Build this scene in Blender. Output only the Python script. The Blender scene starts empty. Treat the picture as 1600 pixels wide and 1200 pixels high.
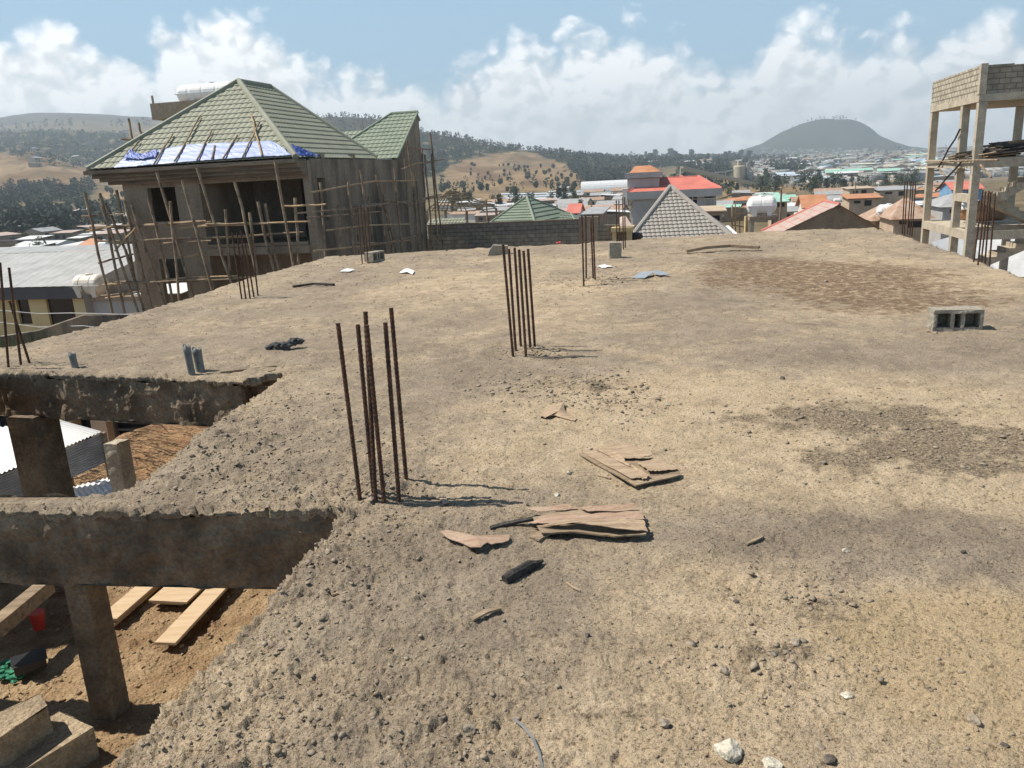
import bpy, bmesh, math, random
import numpy as np
from mathutils import Vector, Matrix
R = random.Random(7)
NR = np.random.RandomState(11)
scene = bpy.context.scene
COL = scene.collection

# ------------------------------------------------------------------ survey
# the camera the photo was taken with; rays through it are only used to measure where real things stand
F = 1240.0; PIT = math.radians(14.8); ROLL = math.radians(3.0); EYE = 1.6
def ray(px, py):
    u = (px - 800) / F; v = (py - 600) / F
    s, c = math.sin(ROLL), math.cos(ROLL)
    dn = u * s + v * c; r = u * c - v * s
    cp, sp = math.cos(PIT), math.sin(PIT)
    return (r, cp - dn * sp, -sp - dn * cp)
def g(px, py, z=0.0):
    a = ray(px, py); t = (z - EYE) / a[2]
    return (a[0] * t, a[1] * t, z)
def d(px, py, Y):
    a = ray(px, py); t = Y / a[1]
    return (a[0] * t, Y, EYE + a[2] * t)
def rp(px, py, P, n):
    a = ray(px, py); o = (0, 0, EYE)
    t = sum((P[i] - o[i]) * n[i] for i in range(3)) / sum(a[i] * n[i] for i in range(3))
    return (a[0] * t, a[1] * t, EYE + a[2] * t)
def project(x, y, z):
    cp, sp = math.cos(PIT), math.sin(PIT)
    zz = z - EYE
    fw = y * cp - zz * sp; dn = -y * sp - zz * cp
    dn = dn / fw; r = x / fw
    s, c = math.sin(ROLL), math.cos(ROLL)
    return 800 + F * (r * c + dn * s), 600 + F * (-r * s + dn * c)
TH = math.radians(13.3)                       # the street grid is turned by this much
EX = (math.cos(TH), -math.sin(TH), 0.0); EY = (math.sin(TH), math.cos(TH), 0.0)
def loc2(P, O):                               # world -> street-grid frame at O
    dx, dy = P[0] - O[0], P[1] - O[1]
    return (dx * EX[0] + dy * EX[1], dx * EY[0] + dy * EY[1], P[2] - O[2])

# ------------------------------------------------------------------ noise
def _h(ix, iy, seed):
    h = (ix.astype(np.int64) * 374761393 + iy.astype(np.int64) * 668265263 + seed * 2147483647 + 974634777) & 0xFFFFFFFF
    h = ((h ^ (h >> 13)) * 1274126177) & 0xFFFFFFFF
    h = h ^ (h >> 16)
    return h
def perlin(x, y, seed=0):
    x = np.asarray(x, float); y = np.asarray(y, float)
    ix = np.floor(x); iy = np.floor(y); fx = x - ix; fy = y - iy
    def gr(i, j, a, b):
        an = (_h(i, j, seed) & 1023) * (2 * math.pi / 1024)
        return np.cos(an) * a + np.sin(an) * b
    u = fx * fx * fx * (fx * (fx * 6 - 15) + 10); v = fy * fy * fy * (fy * (fy * 6 - 15) + 10)
    n00 = gr(ix, iy, fx, fy); n10 = gr(ix + 1, iy, fx - 1, fy)
    n01 = gr(ix, iy + 1, fx, fy - 1); n11 = gr(ix + 1, iy + 1, fx - 1, fy - 1)
    return ((n00 * (1 - u) + n10 * u) * (1 - v) + (n01 * (1 - u) + n11 * u) * v) * 1.41
def fbm(x, y, seed=0, oct=4):
    s = 0; a = 0.5; k = 1.0
    for i in range(oct):
        s = s + a * perlin(x * k, y * k, seed + i * 17); a *= 0.5; k *= 2.03
    return s
def sstep(a, b, x):
    t = np.clip((x - a) / (b - a), 0, 1); return t * t * (3 - 2 * t)
def inpoly(x, y, poly):
    x = np.asarray(x); y = np.asarray(y); c = np.zeros(x.shape, bool)
    n = len(poly)
    for i in range(n):
        x1, y1 = poly[i]; x2, y2 = poly[(i + 1) % n]
        if y1 == y2: continue
        m = ((y1 > y) != (y2 > y)) & (x < (x2 - x1) * (y - y1) / (y2 - y1) + x1)
        c ^= m
    return c

# ------------------------------------------------------------------ materials
def _new(name):
    m = bpy.data.materials.new(name); m.use_nodes = True
    return m, m.node_tree, m.node_tree.nodes['Principled BSDF']
def _n(nt, kind, **kw):
    n = nt.nodes.new(kind)
    for k, v in kw.items(): setattr(n, k, v)
    return n
def ramp(nt, stops):
    r = _n(nt, 'ShaderNodeValToRGB'); e = r.color_ramp.elements
    while len(e) < len(stops): e.new(0.5)
    for i, (p, c) in enumerate(stops):
        e[i].position = p; e[i].color = (c[0], c[1], c[2], 1)
    return r
def M(name, stops, scale=4.0, rough=0.85, bump=0.3, bscale=30.0, metal=0.0, stretch=(1, 1, 1), detail=8, bdist=0.02, trans=0.0):
    m, nt, b = _new(name); L = nt.links.new
    tc = _n(nt, 'ShaderNodeTexCoord'); mp = _n(nt, 'ShaderNodeMapping'); mp.inputs['Scale'].default_value = stretch
    L(tc.outputs['Object'], mp.inputs['Vector'])
    n1 = _n(nt, 'ShaderNodeTexNoise'); n1.inputs['Scale'].default_value = scale; n1.inputs['Detail'].default_value = detail; n1.inputs['Roughness'].default_value = 0.65
    L(mp.outputs[0], n1.inputs['Vector'])
    k = len(stops)
    r = ramp(nt, [(0.32 + 0.36 * i / max(1, k - 1), c) for i, c in enumerate(stops)])
    L(n1.outputs['Fac'], r.inputs['Fac']); L(r.outputs['Color'], b.inputs['Base Color'])
    b.inputs['Roughness'].default_value = rough; b.inputs['Metallic'].default_value = metal
    if bump:
        n2 = _n(nt, 'ShaderNodeTexNoise'); n2.inputs['Scale'].default_value = bscale; n2.inputs['Detail'].default_value = 6
        L(mp.outputs[0], n2.inputs['Vector'])
        bp = _n(nt, 'ShaderNodeBump'); bp.inputs['Strength'].default_value = bump; bp.inputs['Distance'].default_value = bdist
        if bump >= .25 and name != 'mortar_crumbs':
            n3 = _n(nt, 'ShaderNodeTexNoise'); n3.inputs['Scale'].default_value = bscale * 1.7; n3.inputs['Detail'].default_value = 5; n3.inputs['Roughness'].default_value = .75; L(mp.outputs[0], n3.inputs['Vector'])
            r3 = ramp(nt, [(.34, (.5, .48, .46)), (.5, (1, 1, 1)), (.66, (1.4, 1.38, 1.34))]); L(n3.outputs['Fac'], r3.inputs[0])
            x3 = _n(nt, 'ShaderNodeMixRGB', blend_type='MULTIPLY'); x3.inputs[0].default_value = .7; L(r.outputs['Color'], x3.inputs[1]); L(r3.outputs[0], x3.inputs[2]); L(x3.outputs[0], b.inputs['Base Color'])
        L(n2.outputs['Fac'], bp.inputs['Height']); L(bp.outputs['Normal'], b.inputs['Normal'])
    if trans:
        b.inputs['Transmission Weight'].default_value = trans
    return m
def brickmat(name, c1, c2, mortar, bw=0.42, bh=0.21, ms=0.018):
    m, nt, b = _new(name); L = nt.links.new
    tc = _n(nt, 'ShaderNodeTexCoord'); sp = _n(nt, 'ShaderNodeSeparateXYZ'); ad = _n(nt, 'ShaderNodeMath', operation='ADD'); cb = _n(nt, 'ShaderNodeCombineXYZ')
    L(tc.outputs['Object'], sp.inputs[0]); L(sp.outputs[0], ad.inputs[0]); L(sp.outputs[1], ad.inputs[1]); L(ad.outputs[0], cb.inputs[0]); L(sp.outputs[2], cb.inputs[1])
    br = _n(nt, 'ShaderNodeTexBrick'); br.inputs['Scale'].default_value = 1.0
    br.inputs['Color1'].default_value = (*c1, 1); br.inputs['Color2'].default_value = (*c2, 1); br.inputs['Mortar'].default_value = (*mortar, 1)
    br.inputs['Brick Width'].default_value = bw; br.inputs['Row Height'].default_value = bh; br.inputs['Mortar Size'].default_value = ms; br.inputs['Bias'].default_value = 0.0
    L(cb.outputs[0], br.inputs['Vector'])
    n1 = _n(nt, 'ShaderNodeTexNoise'); n1.inputs['Scale'].default_value = 3.0; n1.inputs['Detail'].default_value = 8
    L(tc.outputs['Object'], n1.inputs['Vector'])
    r = ramp(nt, [(0.3, (0.65, 0.62, 0.58)), (0.7, (1.1, 1.1, 1.1))]); L(n1.outputs['Fac'], r.inputs['Fac'])
    mx = _n(nt, 'ShaderNodeMixRGB', blend_type='MULTIPLY'); mx.inputs[0].default_value = 1.0
    L(br.outputs['Color'], mx.inputs[1]); L(r.outputs['Color'], mx.inputs[2]); L(mx.outputs[0], b.inputs['Base Color'])
    bp = _n(nt, 'ShaderNodeBump', invert=True); bp.inputs['Strength'].default_value = 0.8; bp.inputs['Distance'].default_value = 0.03
    L(br.outputs['Fac'], bp.inputs['Height']); L(bp.outputs['Normal'], b.inputs['Normal'])
    b.inputs['Roughness'].default_value = 0.95
    return m
MAT = {}
MAT['oldcon'] = M('aged_concrete', [(0.06, 0.045, 0.03), (0.19, 0.142, 0.094), (0.34, 0.265, 0.18)], 2.2, 0.95, 0.9, 22, bdist=0.03)
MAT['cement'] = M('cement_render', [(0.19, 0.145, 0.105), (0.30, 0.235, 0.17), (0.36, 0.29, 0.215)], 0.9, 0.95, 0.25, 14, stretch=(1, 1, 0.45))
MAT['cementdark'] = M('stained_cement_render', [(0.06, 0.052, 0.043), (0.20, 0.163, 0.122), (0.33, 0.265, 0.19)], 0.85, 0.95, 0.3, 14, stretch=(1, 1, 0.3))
MAT['stepcon'] = M('dusty_step_concrete', [(0.20, 0.15, 0.095), (0.34, 0.265, 0.175), (0.44, 0.35, 0.235)], 5, 0.97, 1.0, 34, bdist=0.03)
MAT['palecon'] = M('pale_concrete', [(0.33, 0.28, 0.21), (0.45, 0.39, 0.30), (0.52, 0.46, 0.36)], 2.5, 0.95, 0.4, 16)
MAT['cornice'] = M('weathered_cornice', [(0.085, 0.065, 0.046), (0.18, 0.14, 0.10), (0.27, 0.215, 0.155)], 2.0, 0.95, 0.4, 12, stretch=(0.3, 0.3, 4))
MAT['rust'] = M('rusty_steel', [(0.035, 0.022, 0.018), (0.085, 0.042, 0.026), (0.17, 0.08, 0.04)], 24, 0.85, 0.4, 120, metal=0.2)
MAT['pole'] = M('bark_pole', [(0.12, 0.085, 0.06), (0.26, 0.19, 0.125), (0.40, 0.31, 0.21)], 3.0, 0.9, 0.4, 40)
MAT['palepole'] = M('peeled_pole', [(0.25, 0.16, 0.08), (0.42, 0.29, 0.16), (0.5, 0.38, 0.24)], 3.0, 0.85, 0.3, 40)
MAT['plank'] = M('fresh_plank', [(0.44, 0.30, 0.17), (0.54, 0.39, 0.24), (0.60, 0.46, 0.30)], 3.0, 0.7, 0.15, 20, stretch=(1, 8, 8))
MAT['plankold'] = M('weathered_plank', [(0.14, 0.10, 0.065), (0.27, 0.20, 0.13), (0.36, 0.28, 0.19)], 3.0, 0.9, 0.4, 20, stretch=(1, 9, 9))
MAT['ply'] = M('peeling_plywood', [(0.24, 0.165, 0.105), (0.37, 0.27, 0.18), (0.45, 0.34, 0.235)], 7.0, 0.9, 0.3, 30, stretch=(1, 6, 6))
MAT['plyred'] = M('reddish_veneer', [(0.28, 0.175, 0.12), (0.37, 0.255, 0.18), (0.40, 0.305, 0.22)], 6.0, 0.9, 0.3, 30, stretch=(1, 6, 6))
MAT['char'] = M('charred_wood', [(0.012, 0.011, 0.010), (0.035, 0.03, 0.025), (0.07, 0.06, 0.05)], 20, 0.8, 0.8, 60, stretch=(1, 1, 1))
MAT['blockcon'] = M('hollow_block_concrete', [(0.22, 0.19, 0.15), (0.34, 0.30, 0.24), (0.42, 0.38, 0.31)], 25, 0.97, 1.0, 70, bdist=0.015)
MAT['roofgreen'] = M('green_metal_tile', [(0.225, 0.228, 0.17), (0.26, 0.266, 0.20), (0.29, 0.295, 0.225)], 1.2, 0.75, 0.05, 9)
MAT['roofgreen2'] = M('deep_green_metal_tile', [(0.165, 0.205, 0.15), (0.20, 0.24, 0.178), (0.235, 0.27, 0.205)], 1.2, 0.7, 0.05, 9)
MAT['roofgrey'] = M('grey_metal_tile', [(0.27, 0.245, 0.22), (0.31, 0.285, 0.255), (0.34, 0.32, 0.29)], 1.5, 0.7, 0.05, 9)
MAT['roofred'] = M('red_roof_sheet', [(0.45, 0.13, 0.10), (0.55, 0.165, 0.125), (0.60, 0.20, 0.155)], 0.8, 0.7, 0.05, 9)
MAT['rooforange'] = M('orange_roof_sheet', [(0.36, 0.16, 0.085), (0.46, 0.21, 0.105), (0.50, 0.25, 0.135)], 0.8, 0.7, 0.05, 9)
MAT['roofpink'] = M('faded_pink_roof_sheet', [(0.33, 0.235, 0.20), (0.42, 0.315, 0.27), (0.46, 0.37, 0.325)], 1.5, 0.7, 0.05, 9)
MAT['rooftin'] = M('galvanised_sheet', [(0.25, 0.253, 0.25), (0.33, 0.333, 0.33), (0.39, 0.39, 0.385)], 1.2, 0.6, 0.1, 9)
MAT['roofrust'] = M('rusted_tin', [(0.24, 0.13, 0.08), (0.36, 0.24, 0.17), (0.44, 0.34, 0.27)], 1.2, 0.85, 0.1, 9)
MAT['roofwhite'] = M('white_roof_sheet', [(0.5, 0.5, 0.5), (0.62, 0.63, 0.64), (0.72, 0.72, 0.72)], 1.2, 0.6, 0.05, 9)
MAT['roofblue'] = M('blue_roof_sheet', [(0.10, 0.24, 0.42), (0.16, 0.32, 0.5), (0.25, 0.42, 0.58)], 1.2, 0.6, 0.05, 9)
MAT['rooflightblue'] = M('pale_blue_roof_sheet', [(0.42, 0.50, 0.60), (0.54, 0.61, 0.69), (0.64, 0.69, 0.75)], 0.3, 0.6, 0.05, 9)
MAT['roofmint'] = M('mint_roof_sheet', [(0.20, 0.42, 0.34), (0.3, 0.52, 0.43), (0.42, 0.6, 0.5)], 1.2, 0.6, 0.05, 9)
MAT['roofcream'] = M('cream_roof_sheet', [(0.5, 0.5, 0.36), (0.6, 0.6, 0.44), (0.66, 0.65, 0.5)], 1.2, 0.6, 0.05, 9)
MAT['wallgrey'] = M('grey_wall_paint', [(0.33, 0.325, 0.315), (0.40, 0.395, 0.385), (0.44, 0.435, 0.425)], 0.7, 0.8, 0.05, 9)
MAT['walltan'] = M('tan_wall_paint', [(0.36, 0.27, 0.18), (0.44, 0.34, 0.24), (0.5, 0.4, 0.3)], 0.9, 0.9, 0.1, 9)
MAT['wallyellow'] = M('yellow_wall_paint', [(0.50, 0.38, 0.18), (0.60, 0.47, 0.24), (0.64, 0.52, 0.29)], 0.9, 0.9, 0.1, 9)
MAT['wallwhite'] = M('white_wall_paint', [(0.55, 0.53, 0.48), (0.66, 0.64, 0.6), (0.7, 0.68, 0.65)], 0.9, 0.9, 0.1, 9)
MAT['wallmud'] = M('mud_wall', [(0.20, 0.14, 0.09), (0.28, 0.20, 0.14), (0.34, 0.26, 0.18)], 0.9, 0.95, 0.1, 9)
MAT['glass'] = M('dark_window_glass', [(0.012, 0.016, 0.02), (0.02, 0.025, 0.03)], 1, 0.12, 0)
MAT['dark'] = M('dark_interior', [(0.02, 0.018, 0.015), (0.03, 0.026, 0.02)], 1, 0.9, 0)
MAT['fascia'] = M('dark_grey_fascia', [(0.07, 0.07, 0.075), (0.1, 0.1, 0.105)], 1, 0.7, 0)
MAT['white'] = M('white_plastic', [(0.66, 0.65, 0.62), (0.76, 0.75, 0.73), (0.8, 0.8, 0.79)], 1.5, 0.45, 0.03, 6)
MAT['cream'] = M('cream_plastic', [(0.52, 0.46, 0.38), (0.66, 0.61, 0.53), (0.74, 0.70, 0.63)], 1.5, 0.5, 0.03, 6)
MAT['tarp'] = M('washed_blue_tarp', [(0.21, 0.275, 0.49), (0.255, 0.325, 0.545), (0.29, 0.36, 0.575)], 1.1, 0.5, 0.2, 5, bdist=0.05)
MAT['tarpblue'] = M('deep_blue_tarp', [(0.03, 0.06, 0.25), (0.06, 0.11, 0.40), (0.12, 0.2, 0.52)], 3, 0.5, 0.5, 5, bdist=0.05)
MAT['tarpwhite'] = M('white_tarp', [(0.68, 0.70, 0.74), (0.78, 0.79, 0.82), (0.82, 0.82, 0.82)], 1.5, 0.6, 0.3, 4, bdist=0.05)
MAT['tin'] = M('corrugated_tin', [(0.34, 0.35, 0.37), (0.47, 0.48, 0.50), (0.60, 0.60, 0.60)], 2, 0.5, 0.1, 20, metal=0.25)
MAT['tinwhite'] = M('bright_corrugated_tin', [(0.62, 0.62, 0.62), (0.72, 0.72, 0.71), (0.78, 0.78, 0.77)], 2, 0.6, 0.1, 20)
MAT['soil'] = M('orange_soil', [(0.19, 0.10, 0.05), (0.30, 0.175, 0.085), (0.40, 0.25, 0.13)], 3, 0.97, 1.0, 14, bdist=0.05)
MAT['landing'] = M('gravelly_dirt', [(0.17, 0.095, 0.045), (0.29, 0.195, 0.105), (0.40, 0.29, 0.17)], 2.6, 0.97, 1.0, 40, bdist=0.03)
MAT['red'] = M('red_plastic', [(0.5, 0.03, 0.02), (0.6, 0.05, 0.03)], 4, 0.5, 0.05)
MAT['black'] = M('black_plastic', [(0.015, 0.015, 0.017), (0.03, 0.03, 0.032)], 6, 0.35, 0.1)
MAT['net'] = M('green_netting', [(0.02, 0.16, 0.09), (0.04, 0.26, 0.15)], 20, 0.9, 0.3)
MAT['pvc'] = M('grey_pipe', [(0.11, 0.11, 0.105), (0.17, 0.17, 0.162), (0.24, 0.235, 0.22)], 8, 0.6, 0.2)
MAT['paper'] = M('white_paper', [(0.62, 0.62, 0.62), (0.74, 0.74, 0.73)], 8, 0.9, 0.2)
MAT['metalgrey'] = M('grey_sheet_offcut', [(0.30, 0.33, 0.36), (0.42, 0.45, 0.48)], 8, 0.45, 0.1, metal=0.3)
MAT['rag'] = M('black_rag', [(0.02, 0.02, 0.021), (0.05, 0.05, 0.052), (0.11, 0.11, 0.11)], 16, 0.75, 0.8, 40)
MAT['orangetank'] = M('rusty_orange_tank', [(0.35, 0.16, 0.07), (0.48, 0.25, 0.12)], 3, 0.7, 0.1)
MAT['browntank'] = M('brown_clay_tank', [(0.22, 0.13, 0.085), (0.33, 0.21, 0.14)], 3, 0.8, 0.1)
MAT['rockpale'] = M('pale_rock', [(0.36, 0.32, 0.25), (0.52, 0.48, 0.39), (0.66, 0.62, 0.53)], 18, 0.95, 1.0, 50, bdist=0.01)
MAT['rockdark'] = M('dark_rock', [(0.045, 0.04, 0.036), (0.10, 0.085, 0.07), (0.16, 0.135, 0.11)], 18, 0.9, 0.8, 50, bdist=0.01)
MAT['rockmid'] = M('grey_rock', [(0.20, 0.165, 0.125), (0.30, 0.25, 0.19), (0.38, 0.32, 0.245)], 18, 0.95, 0.8, 50, bdist=0.01)
MAT['block'] = brickmat('block_wall', (0.36, 0.315, 0.25), (0.29, 0.255, 0.205), (0.19, 0.165, 0.13))
MAT['blockpale'] = brickmat('pale_block_wall', (0.52, 0.47, 0.37), (0.43, 0.385, 0.30), (0.22, 0.19, 0.145), 0.42, 0.215, 0.03)
MAT['leaf'] = M('leaf_green', [(0.022, 0.032, 0.014), (0.045, 0.06, 0.024), (0.085, 0.10, 0.04)], 0.8, 0.85, 0)
MAT['leafdark'] = M('leaf_dark_green', [(0.016, 0.026, 0.014), (0.03, 0.045, 0.022), (0.055, 0.07, 0.032)], 0.6, 0.85, 0)
MAT['leafolive'] = M('leaf_olive', [(0.06, 0.07, 0.022), (0.10, 0.105, 0.035), (0.16, 0.15, 0.05)], 0.8, 0.85, 0)
MAT['grass'] = M('grass_blades', [(0.08, 0.12, 0.025), (0.14, 0.18, 0.045)], 3, 0.9, 0)
MAT['bark'] = M('tree_bark', [(0.08, 0.06, 0.045), (0.16, 0.125, 0.09)], 3, 0.95, 0.4, 12)

# ------------------------------------------------------------------ mesh builder
class MB:
    def __init__(s): s.v = []; s.f = []; s.m = []
    def add(s, vs, fs, mi=0):
        o = len(s.v); s.v += [tuple(v) for v in vs]
        for f in fs: s.f.append(tuple(i + o for i in f)); s.m.append(mi)
    def box(s, lo, hi, mi=0):
        x0, y0, z0 = lo; x1, y1, z1 = hi
        s.add([(x0, y0, z0), (x1, y0, z0), (x1, y1, z0), (x0, y1, z0), (x0, y0, z1), (x1, y0, z1), (x1, y1, z1), (x0, y1, z1)],
              [(0, 3, 2, 1), (4, 5, 6, 7), (0, 1, 5, 4), (1, 2, 6, 5), (2, 3, 7, 6), (3, 0, 4, 7)], mi); return s
    def bar(s, a, b, w, h, mi=0, up=(0, 0, 1)):
        a = Vector(a); b = Vector(b); t = (b - a).normalized(); up = Vector(up)
        sd = t.cross(up); sd = sd.normalized() if sd.length > 1e-4 else Vector((1, 0, 0)); u2 = sd.cross(t)
        vs = []
        for p in (a, b):
            for i, j in ((-1, -1), (1, -1), (1, 1), (-1, 1)): vs.append(p + sd * (w / 2 * i) + u2 * (h / 2 * j))
        s.add(vs, [(0, 1, 2, 3), (7, 6, 5, 4), (0, 4, 5, 1), (1, 5, 6, 2), (2, 6, 7, 3), (3, 7, 4, 0)], mi); return s
    def tube(s, pts, rad, n=7, mi=0):
        pts = [Vector(p) for p in pts]; rs = rad if isinstance(rad, (list, tuple)) else [rad] * len(pts)
        base = len(s.v); k = len(pts)
        t0 = (pts[-1] - pts[0]).normalized(); ref = Vector((0, 0, 1)) if abs(t0.z) < 0.9 else Vector((1, 0, 0))
        for i, p in enumerate(pts):
            t = (pts[min(i + 1, k - 1)] - pts[max(i - 1, 0)]).normalized()
            a = t.cross(ref).normalized(); b = a.cross(t)
            for j in range(n):
                q = 2 * math.pi * j / n
                s.v.append(tuple(p + (a * math.cos(q) + b * math.sin(q)) * rs[i]))
        for i in range(k - 1):
            for j in range(n):
                s.f.append((base + i * n + j, base + i * n + (j + 1) % n, base + (i + 1) * n + (j + 1) % n, base + (i + 1) * n + j)); s.m.append(mi)
        s.f.append(tuple(base + j for j in range(n - 1, -1, -1))); s.m.append(mi)
        s.f.append(tuple(base + (k - 1) * n + j for j in range(n))); s.m.append(mi); return s
    def prism(s, poly, off, mi=0):
        n = len(poly); off = Vector(off)
        vs = [Vector(p) for p in poly] + [Vector(p) + off for p in poly]
        s.add(vs, [tuple(range(n - 1, -1, -1)), tuple(range(n, 2 * n))] + [(i, (i + 1) % n, n + (i + 1) % n, n + i) for i in range(n)], mi); return s
    def ico(s, c, r, sub=1, jit=0.25, sq=(1, 1, 1), mi=0, rnd=R):
        bm = bmesh.new(); bmesh.ops.create_icosphere(bm, subdivisions=sub, radius=1)
        bm.verts.ensure_lookup_table()
        vs = []
        for v in bm.verts:
            k = 1 + rnd.uniform(-jit, jit)
            vs.append((c[0] + v.co.x * r * k * sq[0], c[1] + v.co.y * r * k * sq[1], c[2] + v.co.z * r * k * sq[2]))
        s.add(vs, [tuple(q.index for q in f.verts) for f in bm.faces], mi); bm.free(); return s
    def build(s, name, mats, parent=None, loc=(0, 0, 0), rz=0.0, smooth=False):
        me = bpy.data.meshes.new(name); me.from_pydata(s.v, [], s.f); 
        for m in (mats if isinstance(mats, (list, tuple)) else [mats]): me.materials.append(MAT[m] if isinstance(m, str) else m)
        if any(s.m): me.polygons.foreach_set('material_index', s.m)
        bm = bmesh.new(); bm.from_mesh(me); bmesh.ops.delete(bm, geom=[v for v in bm.verts if not v.link_faces], context='VERTS'); bmesh.ops.recalc_face_normals(bm, faces=bm.faces); bm.to_mesh(me); bm.free()
        if smooth: me.polygons.foreach_set('use_smooth', [True] * len(me.polygons))
        me.update()
        o = bpy.data.objects.new(name, me); COL.objects.link(o); o.location = loc; o.rotation_euler = (0, 0, rz)
        if parent: o.parent = parent
        return o
def bevel(o, w=0.01, seg=2):
    b = o.modifiers.new('edge', 'BEVEL'); b.width = w; b.segments = seg; b.limit_method = 'ANGLE'
    return o
def npmesh(name, V, Q, mat, smooth=False, parent=None):
    me = bpy.data.meshes.new(name); V = np.asarray(V, np.float32); Q = np.asarray(Q, np.int32); k = Q.shape[1]
    me.vertices.add(len(V)); me.vertices.foreach_set('co', V.ravel())
    me.loops.add(Q.size); me.loops.foreach_set('vertex_index', Q.ravel())
    me.polygons.add(len(Q)); me.polygons.foreach_set('loop_start', np.arange(0, Q.size, k, dtype=np.int32)); me.polygons.foreach_set('loop_total', np.full(len(Q), k, np.int32))
    if smooth: me.polygons.foreach_set('use_smooth', np.ones(len(Q), bool))
    me.materials.append(mat); me.update(calc_edges=True); me.validate()
    o = bpy.data.objects.new(name, me); COL.objects.link(o)
    if parent: o.parent = parent
    return o
def tag(o, label=None, cat=None, group=None, kind=None):
    if label: o['label'] = label
    if cat: o['category'] = cat
    if group: o['group'] = group
    if kind: o['kind'] = kind
    return o
def thing(name, label, cat, loc=(0, 0, 0), rz=0.0, group=None):
    o = bpy.data.objects.new(name, None); COL.objects.link(o); o.location = loc; o.rotation_euler = (0, 0, rz); o.empty_display_size = 0.2
    return tag(o, label, cat, group)
def copy_tree(o, parent=None):
    c = o.copy(); COL.objects.link(c)
    if parent: c.parent = parent
    for ch in list(o.children): copy_tree(ch, c)
    return c
def rel(p, o): return (p[0] - o[0], p[1] - o[1], p[2] - o[2])
# ------------------------------------------------------------------ the slab we stand on
SLAB = [(-1.55, 0.2), (-1.22, 1.95), (-1.03, 2.99), (-0.89, 3.71), (-2.78, 3.98), (-7.5, 4.62), (-7.5, 4.85), (-4.6, 4.42), (-2.86, 4.13), (-2.22, 4.19),
        (-2.17, 5.14), (-2.02, 6.78), (-2.34, 6.62), (-2.81, 6.81), (-4.93, 7.5), (-7.4, 8.3), (-7.0, 8.6), (-5.75, 8.95), (-5.40, 9.6), (-5.17, 10.93), (-4.79, 14.18), (-4.12, 18.4),
        (-1.6, 18.3), (4.99, 18.33), (8.46, 18.23), (7.7, 14.53), (7.29, 12.4), (6.63, 10.1), (5.75, 6.2), (4.6, 0.2)]
ROUGH = [(-1.15, 2.4, .45, 1.5, .8), (-0.75, 4.0, .7, .5, 1.0), (-2.0, 5.2, .55, 1.3, 1.1), (-1.45, 4.8, .8, .8, .8), (-3.2, 7.2, 2.6, .45, .7), (0.1, 7.15, .4, .3, .7), (.55, 5.75, .42, .35, .9), (1.2, 11.6, .9, .5, .8),
         (-0.8, 3.2, .55, .6, .8), (-.55, 2.2, .6, .5, .35), (-.1, 2.0, .5, .3, .4), (.85, 2.3, .35, .25, .45), (-5.0, 9.5, .8, 1.5, .6), (0, 18, 9, .5, .7), (-2.9, 16.6, .8, .6, .6), (1.0, 2.75, .3, .2, .3), (7.4, 13.5, .4, 4, .5)]
def roughness(x, y):
    w = np.zeros(np.shape(x)) + 0.12
    for cx, cy, sx, sy, a in ROUGH: w = w + a * np.exp(-(((x - cx) / sx) ** 2 + ((y - cy) / sy) ** 2))
    w = w * (0.75 + 0.8 * fbm(x * 1.3, y * 1.3, 91, 3))
    # smoother trowelled, dusty area on the right
    w = w * (1 - 0.55 * sstep(0.25, 0.5, (x / np.maximum(y, .5))))
    return np.clip(w, 0.05, 1.6)
def slabz(x, y, fine=True):
    x = np.asarray(x, float); y = np.asarray(y, float)
    rg = roughness(x, y)
    z = 0.055 * fbm(x * 0.35, y * 0.35, 3, 2) * sstep(3, 9, y) + 0.016 * fbm(x * 1.1, y * 1.1, 5, 3)
    for cx, cy, a, s in ((-.72, 3.95, .035, .17), (.17, 7.1, .04, .17), (1.24, 11.5, .05, .25), (-.35, 4.0, .015, .2)): z = z + a * np.exp(-((x - cx) ** 2 + (y - cy) ** 2) / s ** 2) * (1 + .5 * perlin(x * 14, y * 14, 55))
    z = z + 0.07 * np.exp(-(((x - 5.8) / 2.2) ** 2 + ((y - 17.5) / 1.6) ** 2))
    lod = lambda wl: np.clip((wl / 0.0085 - y) / (wl / 0.0085) * 2.2, 0, 1)
    z = z + 0.010 * rg * perlin(x * 4.3, y * 4.3, 21)
    z = z + 0.008 * rg * np.abs(perlin(x * 9.0 + fbm(x * 5, y * 5, 8, 2), y * 9.0, 22)) * lod(.11)
    cl = perlin(x * 19, y * 19, 23)
    z = z + 0.009 * rg * sstep(0.2, 0.36, cl) * lod(.055)
    if fine:
        c2 = perlin(x * 41 + 3.1, y * 41, 24)
        z = z + 0.006 * (0.25 + rg) * sstep(0.22, 0.4, c2) * lod(.03)
        z = z + 0.0042 * (0.4 + rg) * perlin(x * 78, y * 78, 25) * lod(.016)
        z = z + 0.006 * (.25 + rg) * sstep(.0, .08, perlin(x * 27 + 1.5 * perlin(x * 11, y * 11, 29), y * 27, 30)) * lod(.04)
        # thin chipped crust edges
        cr = fbm(x * 3.1 + 0.35 * perlin(x * 9, y * 9, 27), y * 3.1, 28, 4)
        cr2 = fbm(x * 6.3 + 0.3 * perlin(x * 19, y * 19, 37), y * 6.3, 38, 4)
        z = z + .006 * (.5 + .6 * rg) * (sstep(.05, .07, cr2) + sstep(-.2, -.185, cr2) - 1) * lod(.05)
        z = z - .010 * (.4 + rg) * sstep(.42, .5, perlin(x * 13, y * 13, 39)) * lod(.05)
        z = z + 0.009 * (0.45 + .8 * rg) * (sstep(0.02, 0.04, cr) + sstep(-0.16, -0.145, cr) + sstep(.17, .185, cr) - 1)
    return z
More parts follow.
